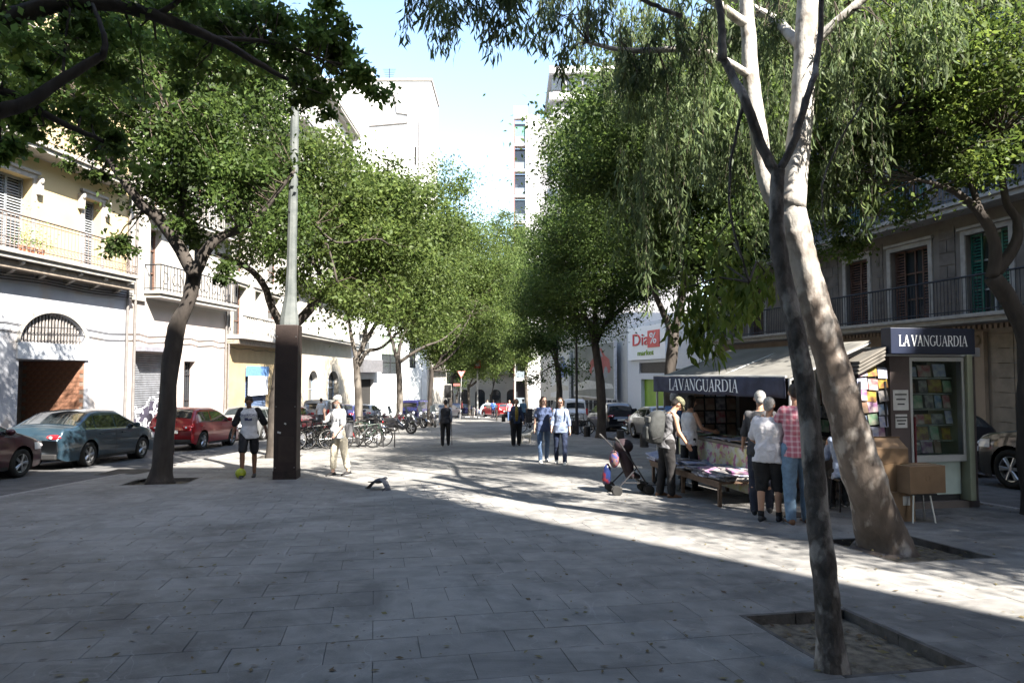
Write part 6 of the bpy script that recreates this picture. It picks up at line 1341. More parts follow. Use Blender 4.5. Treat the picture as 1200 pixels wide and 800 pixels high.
# counter in front with printed cloth
ct = thing('sales_counter', 'counter under the awning covered with a yellow printed cloth', 'counter', (4.02, 10.9, gz(10.9)), AX)
MB().box((0.1, 1.3, .86), (.7, 2.7, .05)).build('top', mat('counter top', (.2,) * 3), ct, bevel=.01)
MB().box((-.235, 1.3, .48), (.02, 2.66, .70)).build('printed_cloth', mat('print yellow', (.42, .40, .14), .6, .3, 6, patch=(.35, .12, .22), pscale=9, col2=(.5, .5, .5)), ct)
MB().box((.1, -.04, .48), (.66, .02, .70)).build('printed_cloth', mat('print yellow', (.4,) * 3), ct)
for x in (-.2, .4):
    for y in (0.02, 2.58): MB().box((x, y, .42), (.04, .04, .84)).build('leg', M_iron, ct)
for k in range(16): 
    for r_ in range(2): p = Matrix.Translation((4.02, 10.9, gz(10.9))) @ Matrix.Rotation(AX, 4, 'Z') @ Vector((-.08 + r_ * .3, .12 + k * .16, .89 + rk.uniform(0, .04))); mag(p, (rk.uniform(-.1, .1), rk.uniform(-.1, .1), AX + rk.uniform(-.4, .4) + 1.57), 0, 'covered magazine flat on the printed counter, %s row, %s' % (('front', 'back')[r_], ('near end', 'near middle', 'far middle', 'far end')[k // 4]), 'magazines on the printed counter', .2, .27, .014)
# low table with newspapers
lt_ = thing('low_table', 'low wooden trestle table spread with newspapers in front of the counter', 'table', (3.12, 10.45, gz(10.45)), AX); tw_ = .92
MB().box((tw_ / 2, 1.3, .37), (tw_, 2.7, .04)).build('top', mat('table wood', (.16, .10, .065), .7, .2, 6, stretch=(1, 6, 1)), lt_, bevel=.005)
for x in (0.03, tw_ - .03): MB().box((x, 1.3, .32), (.03, 2.66, .07)).build('rail', mat('table wood', (.1,) * 3), lt_)
for x in (.05, tw_ - .05):
    for y in (.04, 1.3, 2.56): MB().box((x, y, .17), (.05, .05, .35)).build('leg', mat('table wood', (.1,) * 3), lt_)
lm = Matrix.Translation((3.12, 10.45, gz(10.45))) @ Matrix.Rotation(AX, 4, 'Z')
for k in range(9):
    for r_ in range(3):
        nst = rk.choice((1, 1, 2, 3, 4) if k > 1 else (4, 5, 5, 6))
        for s_ in range(nst):
            p = lm @ Vector((.14 + r_ * .3 + rk.uniform(-.03, .03), .14 + k * .3 + rk.uniform(-.04, .04), .40 + s_ * .024)); lean_ = rk.uniform(0, .3) if s_ == nst - 1 else rk.uniform(0, .06)
            mag(p + Vector((0, 0, lean_ * .1)), (lean_, rk.uniform(-.08, .12), AX + rk.uniform(-.3, .3) + (1.57 if rk.random() < .4 else 0)), 0, 'printed newspaper on the low table, %s, %s' % (('plaza side', 'middle', 'counter side')[r_], ('nearest end', 'near part', 'centre', 'far part', 'farthest end')[min(4, k // 2)] + (' on a pile' if s_ else ' lying flat')), 'newspapers on the low table', .27, .36 if r_ < 2 else .3, .022, 'newspaper', rk.choice((0, 6, 0, 6, 2, 5)))
# cardboard boxes and stool
M_card = mat('cardboard', (.24, .155, .09), .85, .1, 4, .1, 40); M_card2 = mat('cardboard dark', (.24, .155, .085), .85, .1, 4)
def cbox(loc, rz, d, label, flaps=False, m=None, lab=False, mark=False):
    t = thing('cardboard_box', label, 'cardboard box', loc, rz); MB().box((0, 0, d[2] / 2), d).build('carton', m or M_card, t, bevel=.004)
    MB().box((0, 0, d[2] + .001), (d[0] * .98, .05, .002)).build('tape', mat('parcel tape', (.35, .26, .15), .3), t)
    if flaps:
        MB().add([(-d[0] / 2, -d[1] / 2, d[2]), (d[0] / 2, -d[1] / 2, d[2]), (d[0] / 2 - .05, -d[1] / 2 + .16, d[2] + .13), (-d[0] / 2 + .04, -d[1] / 2 + .16, d[2] + .13)], [(0, 1, 2, 3)]).build('flap', m or M_card, t, solid=.005)
        MB().add([(-d[0] / 2, d[1] / 2, d[2]), (d[0] / 2, d[1] / 2, d[2]), (d[0] / 2, d[1] / 2 - .12, d[2] + .14), (-d[0] / 2, d[1] / 2 - .12, d[2] + .14)], [(0, 1, 2, 3)]).build('flap', m or M_card, t, solid=.005)
    if lab: MB().box((d[0] * .2, -d[1] / 2 - .002, d[2] * .7), (.1, .003, .12)).build('address_label', mat('paper white', (.6,) * 3), t)
    if mark: MB().tube([(.0 + .035 * math.cos(a * .63), -d[1] / 2 - .001, d[2] * .55 + .035 * math.sin(a * .63)) for a in range(11)], .004, 4, False).box((0, -d[1] / 2 - .001, d[2] * .4), (.08, .003, .012)).build('printed_mark', M_card2, t)
def bz(u, Y): return (u - 600) / F * Y
gb = gz(9.35)
cbox((bz(1043, 9.35), 9.4, gb), .1, (.42, .36, .40), 'cardboard box on the ground at the bottom of the stack, with a white label', lab=True)
cbox((bz(1037, 9.35), 9.42, gb + .405), .05, (.42, .36, .36), 'middle cardboard box of the stack beside the pale trunk', m=M_card2)
cbox((bz(1038, 9.35), 9.42, gb + .77), -.08, (.44, .34, .2), 'top cardboard box of the stack with its flaps half open', flaps=True)
cbox((bz(1074, 9.2), 9.25, gb + .40), .22, (.56, .34, .36), 'wide cardboard box with a small printed mark, resting on a stool', mark=True)
st2 = thing('stool', 'metal stool under the wide cardboard box beside the kiosk', 'stool', (bz(1074, 9.2), 9.25, gb)); MB().box((0, 0, .385), (.34, .3, .025)).build('seat', M_blk, st2, bevel=.008)
for sx in (1, -1):
    for sy in (1, -1): MB().tube([(sx * .15, sy * .12, 0), (sx * .11, sy * .08, .375)], .012, 6).build('leg', M_alu, st2)
# ---------------- stroller ----------------
g = gp(735, 577.5); s_ = thing('stroller', 'folded-hood baby stroller in dark cloth standing alone left of the newsstand', 'stroller', tuple(g), .1); sc_ = cloth('stroller cloth', (.022, .012, .016)); al = M_iron
MB().tube([(-.42, .25, 1.0), (-.36, .25, .95), (.12, .22, .45), (.33, .2, .12)], .014, 6).tube([(-.26, -.22, .98), (-.21, -.22, .93), (.12, -.22, .45), (.33, -.2, .12)], .014, 6).tube([(.1, .22, .45), (-.25, .25, .1)], .013, 6).tube([(.1, -.22, .45), (-.25, -.25, .1)], .013, 6).tube([(-.25, .25, .12), (-.25, -.25, .12)], .011, 6).tube([(.05, -.22, .3), (.05, .22, .3)], .011, 6).tube([(-.15, -.23, .22), (.28, -.2, .2)], .011, 6).build('frame', al, s_)
for (x, y, z) in ((-.42, .25, 1.0), (-.26, -.22, .98)): MB().cap((x, y, z), (x + .06, y, z - .06), .022, .022, 8).build('handle', M_blk, s_, smooth=True)
MB().tube([(-.02, 0, .88), (-.06, 0, .72), (.0, 0, .5), (.05, 0, .32), (.22, 0, .28)], [.1, .17, .19, .16, .06], 12, ell=(.55, 1.1)).build('seat', sc_, s_, smooth=True)
MB().ball((-.06, 0, .82), (.17, .19, .13), 14, 8).build('hood', sc_, s_, smooth=True)
MB().box((.26, 0, .2), (.16, .3, .03), ry=.2).build('footrest', M_blk, s_, bevel=.01)
for x, y in ((-.25, .25), (-.25, -.25), (.33, .2), (.33, -.2)):
    for dy in (-.045, .045):
        MB().tube([(x, y + dy - .016, .085), (x, y + dy - .012, .085), (x, y + dy + .012, .085), (x, y + dy + .016, .085)], [.07, .085, .085, .07], 16).build('wheel', M_tyre, s_); 
for x, y in ((.05, -.02),): pass
bg1 = thing('bag', 'patterned white and red bag hanging on the back of the stroller', 'bag', (0, 0, 0)); M1 = Matrix.Translation(g) @ Matrix.Rotation(.1, 4, 'Z')
MB().ball((-.24, -.05, .60), (.09, .12, .15), 12, 10).xf(M1).build('pouch', mat('floral bag', (.12, .11, .10), .8, .3, 12, col2=(.16, .02, .03), patch=(.03, .04, .14), pscale=14), bg1, smooth=True); MB().tube([M1 @ Vector((-.25, -.12, .72)), M1 @ Vector((-.30, -.2, .93))], .008, 5).build('strap', M_blk, bg1)
bg2 = thing('bag', 'bright blue plastic bag with a red print hanging low on the stroller', 'bag', (0, 0, 0)); MB().tube([(-.35, -.02, .52), (-.36, -.02, .44), (-.38, -.02, .25), (-.37, -.02, .17)], [.02, .065, .08, .06], 10, ell=(1, .6)).xf(M1).build('bag', mat('blue plastic', (.01, .02, .08), .3, .2, 10, patch=(.10, .01, .015), pscale=9), bg2, smooth=True)
# ---------------- trees ----------------
def leafmat(n, c1, c2, trans=.42):
    m = bpy.data.materials.new(n); m.use_nodes = True; t = m.node_tree; L = t.links.new; b = t.nodes['Principled BSDF']; ge = t.nodes.new('ShaderNodeNewGeometry')
    mx = t.nodes.new('ShaderNodeMix'); mx.data_type = 'RGBA'; mx.inputs[6].default_value = (*c1, 1); mx.inputs[7].default_value = (*c2, 1); L(ge.outputs['Random Per Island'], mx.inputs[0]); tn = t.nodes.new('ShaderNodeTexNoise'); tn.inputs['Scale'].default_value = 1.1; tn.inputs['Detail'].default_value = 3; L(ge.outputs['Position'], tn.inputs[0]); vr = t.nodes.new('ShaderNodeMapRange'); vr.inputs[1].default_value = .35; vr.inputs[2].default_value = .65; vr.inputs[3].default_value = .62; vr.inputs[4].default_value = 1.45; L(tn.outputs[0], vr.inputs[0]); hv = t.nodes.new('ShaderNodeHueSaturation'); L(mx.outputs[2], hv.inputs['Color']); L(vr.outputs[0], hv.inputs['Value']); mx = hv
    L(mx.outputs[0], b.inputs['Base Color'])
    b.inputs['Roughness'].default_value = .55; b.inputs['Specular IOR Level'].default_value = .22
    tr = t.nodes.new('ShaderNodeBsdfTranslucent'); hs = t.nodes.new('ShaderNodeHueSaturation'); hs.inputs['Value'].default_value = 2.3; hs.inputs['Hue'].default_value = .488; hs.inputs['Saturation'].default_value = 1.0; L(mx.outputs[0], hs.inputs['Color']); L(hs.outputs[0], tr.inputs[0])
    ms = t.nodes.new('ShaderNodeMixShader'); ms.inputs[0].default_value = trans; L(b.outputs[0], ms.inputs[1]); L(tr.outputs[0], ms.inputs[2]); L(ms.outputs[0], t.nodes['Material Output'].inputs[0]); return m
L_dark = leafmat('leaf dark green', (.024, .046, .011), (.058, .088, .022)); L_mid = leafmat('leaf mid green', (.034, .058, .014), (.082, .112, .030)); L_eu = leafmat('eucalyptus leaf', (.042, .066, .030), (.088, .116, .045)); L_brt = leafmat('bright leaf', (.030, .056, .012), (.075, .105, .022), .4)
def barkmat(n, c1, c2, c3=None, sc=2.5, st=(1, 1, .35), bump=.6):
    return mat(n, c1, .9, .2, sc * 3, bump, 22, col2=c2, stretch=st, patch=c3, pscale=sc)
B_dark = barkmat('dark bark', (.05, .042, .036), (.028, .023, .02)); B_grey = barkmat('grey brown bark', (.07, .06, .051), (.04, .034, .028), (.12, .107, .092))
def heightbark(n):
    m = mat(n, (.13, .105, .088), .85, .2, 7, .5, 22, col2=(.075, .06, .05), stretch=(1, 1, .55), patch=(.27, .245, .22), pscale=4.2); t = m.node_tree; L = t.links.new; b = t.nodes['Principled BSDF']; src = b.inputs['Base Color'].links[0].from_socket
    tc = t.nodes.new('ShaderNodeTexCoord'); sp = t.nodes.new('ShaderNodeSeparateXYZ'); L(tc.outputs['Object'], sp.inputs[0]); no = t.nodes.new('ShaderNodeTexNoise'); no.inputs['Scale'].default_value = 3.5; no.inputs['Detail'].default_value = 6; L(tc.outputs['Object'], no.inputs[0])
    a = t.nodes.new('ShaderNodeMath'); a.operation = 'MULTIPLY_ADD'; L(no.outputs[0], a.inputs[0]); a.inputs[1].default_value = 3.2; L(sp.outputs[2], a.inputs[2]); r = t.nodes.new('ShaderNodeMapRange'); r.inputs[1].default_value = 3.9; r.inputs[2].default_value = 5.4; L(a.outputs[0], r.inputs[0])
    n2 = t.nodes.new('ShaderNodeTexNoise'); n2.inputs['Scale'].default_value = 5; n2.inputs['Detail'].default_value = 7; L(tc.outputs['Object'], n2.inputs[0]); cr = t.nodes.new('ShaderNodeValToRGB'); e = cr.color_ramp.elements; e[0].position = .36; e[0].color = (.17, .15, .13, 1); e[1].position = .5; e[1].color = (.34, .325, .30, 1); L(n2.outputs[0], cr.inputs[0])
    mx = t.nodes.new('ShaderNodeMix'); mx.data_type = 'RGBA'; L(src, mx.inputs[6]); L(cr.outputs[0], mx.inputs[7]); L(r.outputs[0], mx.inputs[0]); L(mx.outputs[2], b.inputs['Base Color']); return m
B_tall = heightbark('eucalyptus bark paling upwards')
B_eu = barkmat('mottled eucalyptus bark', (.20, .17, .145), (.12, .095, .078), (.40, .37, .33), 3.0, (1, 1, .45), .35)
B_pale = barkmat('pale smooth bark', (.60, .57, .52), (.46, .42, .38), (.70, .68, .64), 1.6, (1, 1, .3), .15)
B_a = barkmat('rough grey bark', (.105, .095, .088), (.05, .044, .04), (.24, .225, .21), 7, (1, 1, .6), 1.0)
B_twig = mat('twig bark', (.06, .048, .035), .9)
def spline(pts, rr, n=5, wob=0.0, seed=0):                 # Catmull-Rom through the points
    P = [Vector(p) for p in pts]; rs = random.Random(seed); out = []; ro = []
    for i in range(len(P) - 1):
        a, b, c, d = P[max(i - 1, 0)], P[i], P[i + 1], P[min(i + 2, len(P) - 1)]
        for k in range(n):
            t = k / n; q_ = .5 * ((2 * b) + (-a + c) * t + (2 * a - 5 * b + 4 * c - d) * t * t + (-a + 3 * b - 3 * c + d) * t ** 3)
            if wob: q_ = q_ + Vector((rs.uniform(-1, 1), rs.uniform(-1, 1), rs.uniform(-1, 1))) * wob
            out.append(q_); ro.append(rr[i] + (rr[i + 1] - rr[i]) * t)
    out.append(P[-1]); ro.append(rr[-1]); return out, ro
def leaves_mesh(name, pos, ax, nrm, ln, wd, m, parent, curve=.12):
    n = len(pos); side = np.cross(ax, nrm); side /= np.linalg.norm(side, axis=1, keepdims=True) + 1e-9; nn = np.cross(side, ax)
    a = pos; b = pos + ax * ln[:, None] * .45 + side * wd[:, None] * .5 + nn * ln[:, None] * curve * .3; c = pos + ax * ln[:, None] - nn * ln[:, None] * curve; d = pos + ax * ln[:, None] * .45 - side * wd[:, None] * .5 + nn * ln[:, None] * curve * .3
    V = np.stack([a, b, c, d], 1).reshape(-1, 3).astype(np.float32); me = bpy.data.meshes.new(name); me.vertices.add(4 * n); me.vertices.foreach_set('co', V.ravel()); me.loops.add(4 * n); me.loops.foreach_set('vertex_index', np.arange(4 * n, dtype=np.int32))
    me.polygons.add(n); me.polygons.foreach_set('loop_start', np.arange(0, 4 * n, 4, dtype=np.int32)); me.update(); me.materials.append(m)
    o = bpy.data.objects.new(name, me); COL.objects.link(o); o.parent = parent; return o
NL = 0
from mathutils import noise as mnoise
def P_near(tr): return tr[0][0].y < 9
def tree(label, base, trunk, limbs, blobs, bark, leaf, species='broad', seed=1, name='street_tree', group=None, ll=.085, lw=.045, lai=2.2, clump=.33, limbbark=None, twigs=True, kind='tree'):
    """trunk: (list of points, list of radii); blobs: (u,v,Y,ru,rv,rd, k)"""
    global NL
    rs = np.random.RandomState(seed); t = thing(name, label, kind, (0, 0, 0), group=group); allp = []
    b = MB(); P, rr_ = spline(trunk[0], trunk[1], 16 if P_near(trunk) else 6, .0, seed); 
    P2_ = [P[0] - Vector((0, 0, .12))] + P
    for i_ in range(min(8, len(rr_))): rr_[i_] *= 1 + .22 * max(0, 1 - (P[i_].z - P[0].z) / .35) ** 2
    rr2 = [rr_[0] * 1.2] + rr_
    rr2 = [r * (1 + .02 * math.sin(i * .7 + seed)) for i, r in enumerate(rr2)]; b.tube(P2_, rr2, 30 if P_near(trunk) else 14)
    nz = mnoise.noise_vector; r0_ = rr_[-1]; b.v = [tuple(Vector(v) + nz(Vector(v) * Vector((4, 4, 2.2))) * r0_ * .22 + nz(Vector(v) * Vector((16, 16, 8))) * r0_ * .10 + nz(Vector(v) * 40) * r0_ * .05) for v in b.v]
    b.build('trunk', bark, t, smooth=True); allp += [(p, r) for p, r in zip(P[len(P) // 2:], rr_[len(P) // 2:])]
    for k, (pts, rads) in enumerate(limbs):
        lb = MB(); P, q_ = spline(pts, rads, 5, .006, seed + k); lb.tube(P, q_, 9); lb.build('limb', (limbbark or bark), t, smooth=True); allp += [(p, r) for p, r in zip(P, q_)]
    limbP = np.array([p for p, r in allp]); limbR = np.array([r for p, r in allp])
    pos = []; ax = []; tw = MB(); wood = []
    for bb_ in blobs:
        if bb_[0] == 'w': _, cx_, cy_, cz_, RX, rd, RZ, k = bb_; c = np.array([cx_, cy_, cz_])
        else: (u, v, Y, ru, rv, rd, k) = bb_; c = np.array(at(u, v, Y)); RX, RZ = ru * Y / F, rv * Y / F
        area = math.pi * RX * RZ; nleaf = int(area * lai * (3.3 if species == 'broad' else 1.9) * k / (ll * lw * .55)); sg = clump * min(1, max(.35, RX)) * .95; per = 105 if species == 'broad' else 60; nc = max(4, nleaf // per)
        for _ in range(nc):
            d = rs.normal(0, 1, 3); d /= np.linalg.norm(d); rr0 = rs.rand() ** .45; cc = c + d * rr0 * np.array([RX, rd, RZ])
            dd = np.linalg.norm(limbP - cc, axis=1) + limbR * 2; j = int(np.argmin(dd)); lp_ = limbP[j]
            if species == 'broad':
                if twigs and dd[j] < 1.9 and rs.rand() < .8:
                    mid = (lp_ + cc) / 2 + rs.normal(0, .08, 3) + np.array([0, 0, .05 * dd[j]]); r0 = min(limbR[j] * .5, .012 + .008 * dd[j]); tw.tube([lp_, mid, cc, cc + (cc - mid) * .25], [r0, r0 * .7, .005, .003], 4, False); wood.append((mid, r0 * .7))
                p = cc + rs.normal(0, 1, (per, 3)) * np.array([sg, sg, sg * .62]) * rs.uniform(.45, 1.3)
                a = rs.normal(0, 1, (per, 3)); a[:, 2] -= .35; pos.append(p); ax.append(a)
            else:                                         # hanging strands of narrow leaves
                if twigs and dd[j] < .9 and rs.rand() < .5:
                    mid = (lp_ + cc) / 2 + rs.normal(0, .05, 3) + np.array([0, 0, .12]); tw.tube([lp_, mid, cc + [0, 0, .05], cc], [.01, .007, .005, .004], 4, False)
                L_ = rs.uniform(.35, 1.0) * (1.2 if RZ > .5 else .7); sway = rs.normal(0, .12, 2)
                s_ = rs.rand(per); p = cc + np.stack([sway[0] * s_ + rs.normal(0, .045, per), sway[1] * s_ + rs.normal(0, .045, per), -L_ * s_ + .12], 1)
                if rs.rand() < .6: tw.tube([cc + [0, 0, .12], cc + np.array([sway[0] * .5, sway[1] * .5, -L_ * .45]), cc + np.array([sway[0], sway[1], -L_ * .9])], [.004, .003, .002], 3, False)
                a = rs.normal(0, .42, (per, 3)); a[:, 2] = -1; pos.append(p); ax.append(a)
    if pos:
        pos = np.concatenate(pos); ax = np.concatenate(ax); ax /= np.linalg.norm(ax, axis=1, keepdims=True); nrm = rs.normal(0, 1, pos.shape); nrm[:, 2] += (.9 if species == 'broad' else 0); nrm /= np.linalg.norm(nrm, axis=1, keepdims=True)
        n = len(pos); NL += n; sc = rs.uniform(.65, 1.25, n); cr = leaves_mesh('crown', pos, ax, nrm, ll * sc, lw * sc * rs.uniform(.8, 1.2, n), leaf, t)
        if tw.v: tw.build('twigs', B_twig, t)['kind'] = 'stuff'
    return t
def A(l): return [at(*p) for p in l]
def px(base, pts, Y=None): return [gp(*base)] + [at(u, v, Y or gp(*base).y) for u, v in pts]
# left tree with the forked trunk (nearest of the left row)
Yd = gp(188, 563).y
tree('leftmost plaza tree, its curved dark trunk forking in front of the red hatchback', None, (px((188, 562), [(192, 520), (199, 440), (207, 385), (222, 350), (228, 318)]), [.215, .19, .168, .158, .146, .15]),
  [(A([(228, 322, Yd), (207, 285, Yd), (184, 254, Yd - .1), (166, 240, Yd - .2), (142, 207, Yd - .3), (118, 168, Yd - .3), (96, 118, Yd - .4)]), [.14, .125, .12, .10, .085, .07, .04]),
   (A([(228, 322, Yd), (244, 290, Yd), (262, 276, Yd + .1), (285, 266, Yd + .2), (310, 245, Yd + .3), (345, 200, Yd + .3)]), [.13, .11, .09, .08, .06, .03]),
   (A([(207, 285, Yd), (214, 240, Yd + .3), (226, 190, Yd + .5), (238, 120, Yd + .6)]), [.08, .07, .06, .03]),
   (A([(168, 145, Yd - .8), (186, 133, Yd - .9), (205, 122, Yd - 1), (218, 114, Yd - 1), (236, 95, Yd - 1)]), [.04, .035, .03, .025, .015])],
  [(190, 120, Yd + .3, 80, 55, 1.8, .8), (255, 170, Yd, 85, 60, 1.6, .8), (200, 215, Yd + .5, 55, 45, 1.2, .8), (280, 225, Yd, 48, 45, 1.2, .8), (120, 170, Yd, 35, 28, .8, .9), (100, 205, Yd - .2, 22, 14, .4, 1), (143, 282, Yd - .2, 15, 20, .3, 1.1), (262, 320, Yd - .2, 9, 25, .2, .6), (305, 130, Yd + 3, 50, 55, 1.2, .7), (225, 270, Yd, 28, 18, .6, .8), (325, 250, Yd + 3.5, 45, 50, 1.2, .8), (180, 50, Yd + .6, 70, 45, 1.4, .8), (270, 80, Yd + 1, 60, 45, 1.4, .7), (70, 70, Yd, 70, 50, 1.4, .6), ('w', -9.5, 16.2, 8.6, 2.6, 2.2, 1.3, .6), ('w', -7, 15, 9.4, 2.6, 2, 1.2, .6), ('w', -11.2, 15, 8.0, 1.6, 2.0, 1.2, .45)], B_dark, L_dark, seed=3, ll=.12, lw=.064, clump=.30)
# tree behind the lamp post
Ye = 20.0
tree('plaza tree whose trunk is hidden behind the lamp post casing', None, (px((320, 533), [(320, 490), (325, 440), (330, 400), (336, 385)]), [.17, .15, .14, .14, .14]),
  [(A([(334, 390, Ye), (318, 358, Ye), (311, 338, Ye), (296, 318, Ye), (270, 304, Ye), (252, 296, Ye)]), [.13, .11, .10, .09, .07, .05]), (A([(336, 388, Ye), (356, 370, Ye), (372, 350, Ye), (384, 335, Ye), (410, 322, Ye), (430, 305, Ye)]), [.15, .14, .13, .12, .08, .05]), (A([(384, 335, Ye), (362, 300, Ye), (350, 285, Ye), (342, 240, Ye)]), [.07, .06, .05, .03]),
   (A([(395, 330, Ye - 1.5), (385, 290, Ye - 1.5), (372, 262, Ye - 1.6)]), [.03, .03, .02]), (A([(372, 265, Ye - 1.6), (395, 284, Ye - 1.6), (440, 280, Ye - 1.7), (455, 286, Ye - 1.7)]), [.03, .03, .02, .012])],
  [(360, 215, Ye, 95, 55, 2.2, .9), (400, 285, Ye, 75, 50, 2.0, .9), (300, 290, Ye, 40, 22, 1.0, .7), (440, 240, Ye + 1, 65, 50, 2.0, .9), (350, 330, Ye + .5, 26, 25, .8, .6), (420, 350, Ye, 50, 28, 1.4, .8), (470, 300, Ye + 1, 50, 45, 1.6, .8)], B_dark, L_mid, seed=5, ll=.145, lw=.075, clump=.42)
def simple(label, base, top, lean, blobs, seed, r=.16, leaf=L_mid, bark=B_grey, ll=.17, limbs=None):
    g = gp(*base); Y = g.y; pts = px(base, [((base[0] + top[0]) / 2 + lean, (base[1] + top[1]) / 2), (top[0], top[1])])
    ls = [(A([(u, v, Y) for u, v in l]), [r * .65 * (1 - .75 * i / (len(l) - 1)) for i in range(len(l))]) for l in (limbs or [])]
    if not limbs:
        for bl_ in blobs[:4]: ls.append((A([(top[0], top[1] + 4, Y), ((top[0] + bl_[0]) / 2 + 3, (top[1] + bl_[1]) / 2 + 8, Y), (bl_[0], bl_[1], bl_[2])]), [r * .6, r * .4, r * .15]))
    return tree(label, None, (pts, [r * 1.1, r * .95, r * .85]), ls, blobs, bark, leaf, seed=seed, ll=ll, lw=ll * .52, clump=.5, group='plane-like trees in the two rows of the plaza')
Yf = gp(421, 509).y
simple('tree with a pale blotched trunk behind the bicycles, third of the left row', (421, 509), (417, 418), 1, [(440, 330, Yf, 60, 50, 2.6, .8), (470, 260, Yf, 65, 55, 2.8, .8), (430, 270, Yf + 1, 50, 60, 2, .6), (500, 320, Yf + 1, 50, 50, 2.4, .8), (490, 370, Yf, 55, 25, 1.8, .7), (530, 270, Yf + 3, 35, 35, 1.6, .7), (450, 215, Yf + 2, 30, 25, 1.3, .5), (525, 215, Yf + 3, 28, 26, 1.3, .5)], 7, .19, limbs=[[(418, 420), (412, 395), (408, 372), (398, 350)], [(420, 428), (430, 412), (445, 408), (460, 396), (480, 375)], [(424, 412), (428, 390), (432, 360), (440, 320)], [(418, 420), (440, 380), (475, 330), (480, 270)]])
Yg = gp(467, 498).y
simple('mottled tree by the scooters, fourth of the left row', (467, 500), (466, 415), 2, [(490, 370, Yg, 45, 30, 2.4, .9), (520, 330, Yg + 1, 45, 40, 2.6, .9), (470, 340, Yg + 2, 40, 50, 2.6, .7), (545, 290, Yg + 3, 38, 38, 2.4, .8), (545, 360, Yg + 2, 40, 30, 2, .8)], 9, .20, ll=.17, limbs=[[(466, 420), (470, 400), (478, 385), (490, 360)], [(464, 418), (460, 400), (455, 380), (465, 340)], [(466, 426), (482, 415), (500, 405), (518, 398), (540, 380)]])
Yh = gp(503, 498).y
simple('slim dark trunked tree left of the man with the cane', (503, 499), (507, 430), -1, [(520, 395, Yh, 42, 30, 2.2, 1), (560, 370, Yh + 1, 42, 40, 2.6, 1), (520, 420, Yh, 22, 14, 1.2, .7), (575, 320, Yh + 3, 40, 45, 3, .9), (590, 270, Yh + 5, 20, 30, 2, .6)], 11, .15, L_mid, B_dark, .17)
Yi = gp(528, 490).y
simple('tree behind the man with the cane', (527, 490), (530, 440), 0, [(545, 412, Yi, 40, 26, 3, .9), (580, 390, Yi, 30, 35, 3, 1), (595, 340, Yi + 2, 25, 40, 3, .9), (555, 345, Yi + 2, 40, 40, 3, .6)], 13, .17, L_mid, B_dark, .2)
simple('last tree of the left row by the yield sign', (550, 486), (549, 450), 0, [(565, 425, 78, 28, 22, 4, .8), (590, 400, 80, 26, 35, 4, .9), (600, 310, 84, 22, 45, 4, .7)], 14, .17, L_mid, B_grey, .25)
# right row
Yr = gp(704, 513).y
simple('right row tree with a bowed dark trunk beside the bollards', (704, 513), (697, 402), 4, [(700, 330, Yr, 70, 50, 2.8, 1), (678, 270, Yr + 1, 50, 60, 2.6, .8), (730, 260, Yr, 70, 70, 2.8, 1), (715, 215, Yr, 54, 50, 2.6, 1), (650, 350, Yr + 2, 38, 40, 2, 1), (765, 312, Yr, 45, 34, 2, .8), (690, 385, Yr, 34, 12, 1.2, .8), (772, 170, Yr + 1, 45, 45, 2, .8), ('w', 3.7, 24.5, 7.5, 2.2, 2.4, 1.8, .6), ('w', 3.6, 25, 9.8, 2.4, 2.2, 1.4, .7)], 15, .20, L_dark, B_dark, .13, limbs=[[(697, 405), (690, 380), (675, 345), (662, 290)], [(697, 405), (708, 380), (725, 340), (730, 260)], [(697, 400), (697, 350), (695, 280), (698, 200)], [(708, 380), (740, 350), (760, 330)]])
Ys_ = gp(652, 505).y
simple('tree rising just behind the walking pair of women', (652, 505), (653, 425), 3, [(640, 400, Ys_, 36, 22, 2.0, .9), (635, 350, Ys_ + 1, 34, 40, 2.4, 1), (640, 290, Ys_ + 2, 28, 40, 2, .9), (665, 430, Ys_, 26, 8, 1, .5), (620, 440, Ys_, 18, 8, 1, .3)], 17, .18, L_dark, B_grey, .15)
simple('farther right row tree left of the delivery van', (618, 491), (616, 440), 0, [(612, 400, 58, 26, 32, 3, .9), (616, 340, 60, 26, 45, 3, .9), (612, 290, 62, 14, 24, 2, .8)], 19, .16, L_mid, B_grey, .2)
Y0_ = 17.5; g0_ = Vector((4.07, Y0_, gz(Y0_)))
tree('tree growing behind the kiosk awning, by the white supermarket front', None, ([g0_, at(786, 470, Y0_), at(786, 430, Y0_), at(790, 390, Y0_)], [.2, .17, .15, .14]),
  [(A([(790, 395, Y0_), (770, 350, Y0_), (750, 300, Y0_)]), [.1, .07, .03]), (A([(790, 392, Y0_), (800, 340, Y0_), (808, 270, Y0_), (812, 220, Y0_)]), [.11, .09, .07, .04]), (A([(800, 340, Y0_), (835, 300, Y0_), (858, 250, Y0_)]), [.07, .05, .03])],
  [(785, 290, Y0_, 65, 48, 2, .8), (830, 230, Y0_, 75, 65, 2.2, .85), (770, 210, Y0_ + 1, 60, 60, 2, .8), (840, 300, Y0_ + 1, 50, 45, 1.6, .7), (860, 160, Y0_ + 1, 70, 50, 2, .8), (900, 260, Y0_, 50, 60, 1.8, .7), (830, 365, Y0_, 40, 18, 1, .5), ('w', 3.5, 15.5, 8.3, 2.2, 1.8, 1.2, .7), ('w', 5.8, 15, 8.8, 2.2, 1.8, 1.2, .6), ('w', 4.3, 13.8, 7.4, 1.6, 1.4, 1.0, .5), ('w', 2.4, 15.8, 6.9, 1.5, 1.5, 1.1, .75), ('w', 2.2, 18.5, 7.4, 1.4, 1.6, 1.2, .8), ('w', 3.4, 19.5, 9.0, 1.8, 1.8, 1.2, .7), ('w', 1.9, 13.4, 6.8, 1.3, 1.3, .8, .55)], B_dark, L_dark, seed=21, ll=.12, lw=.06, clump=.4)
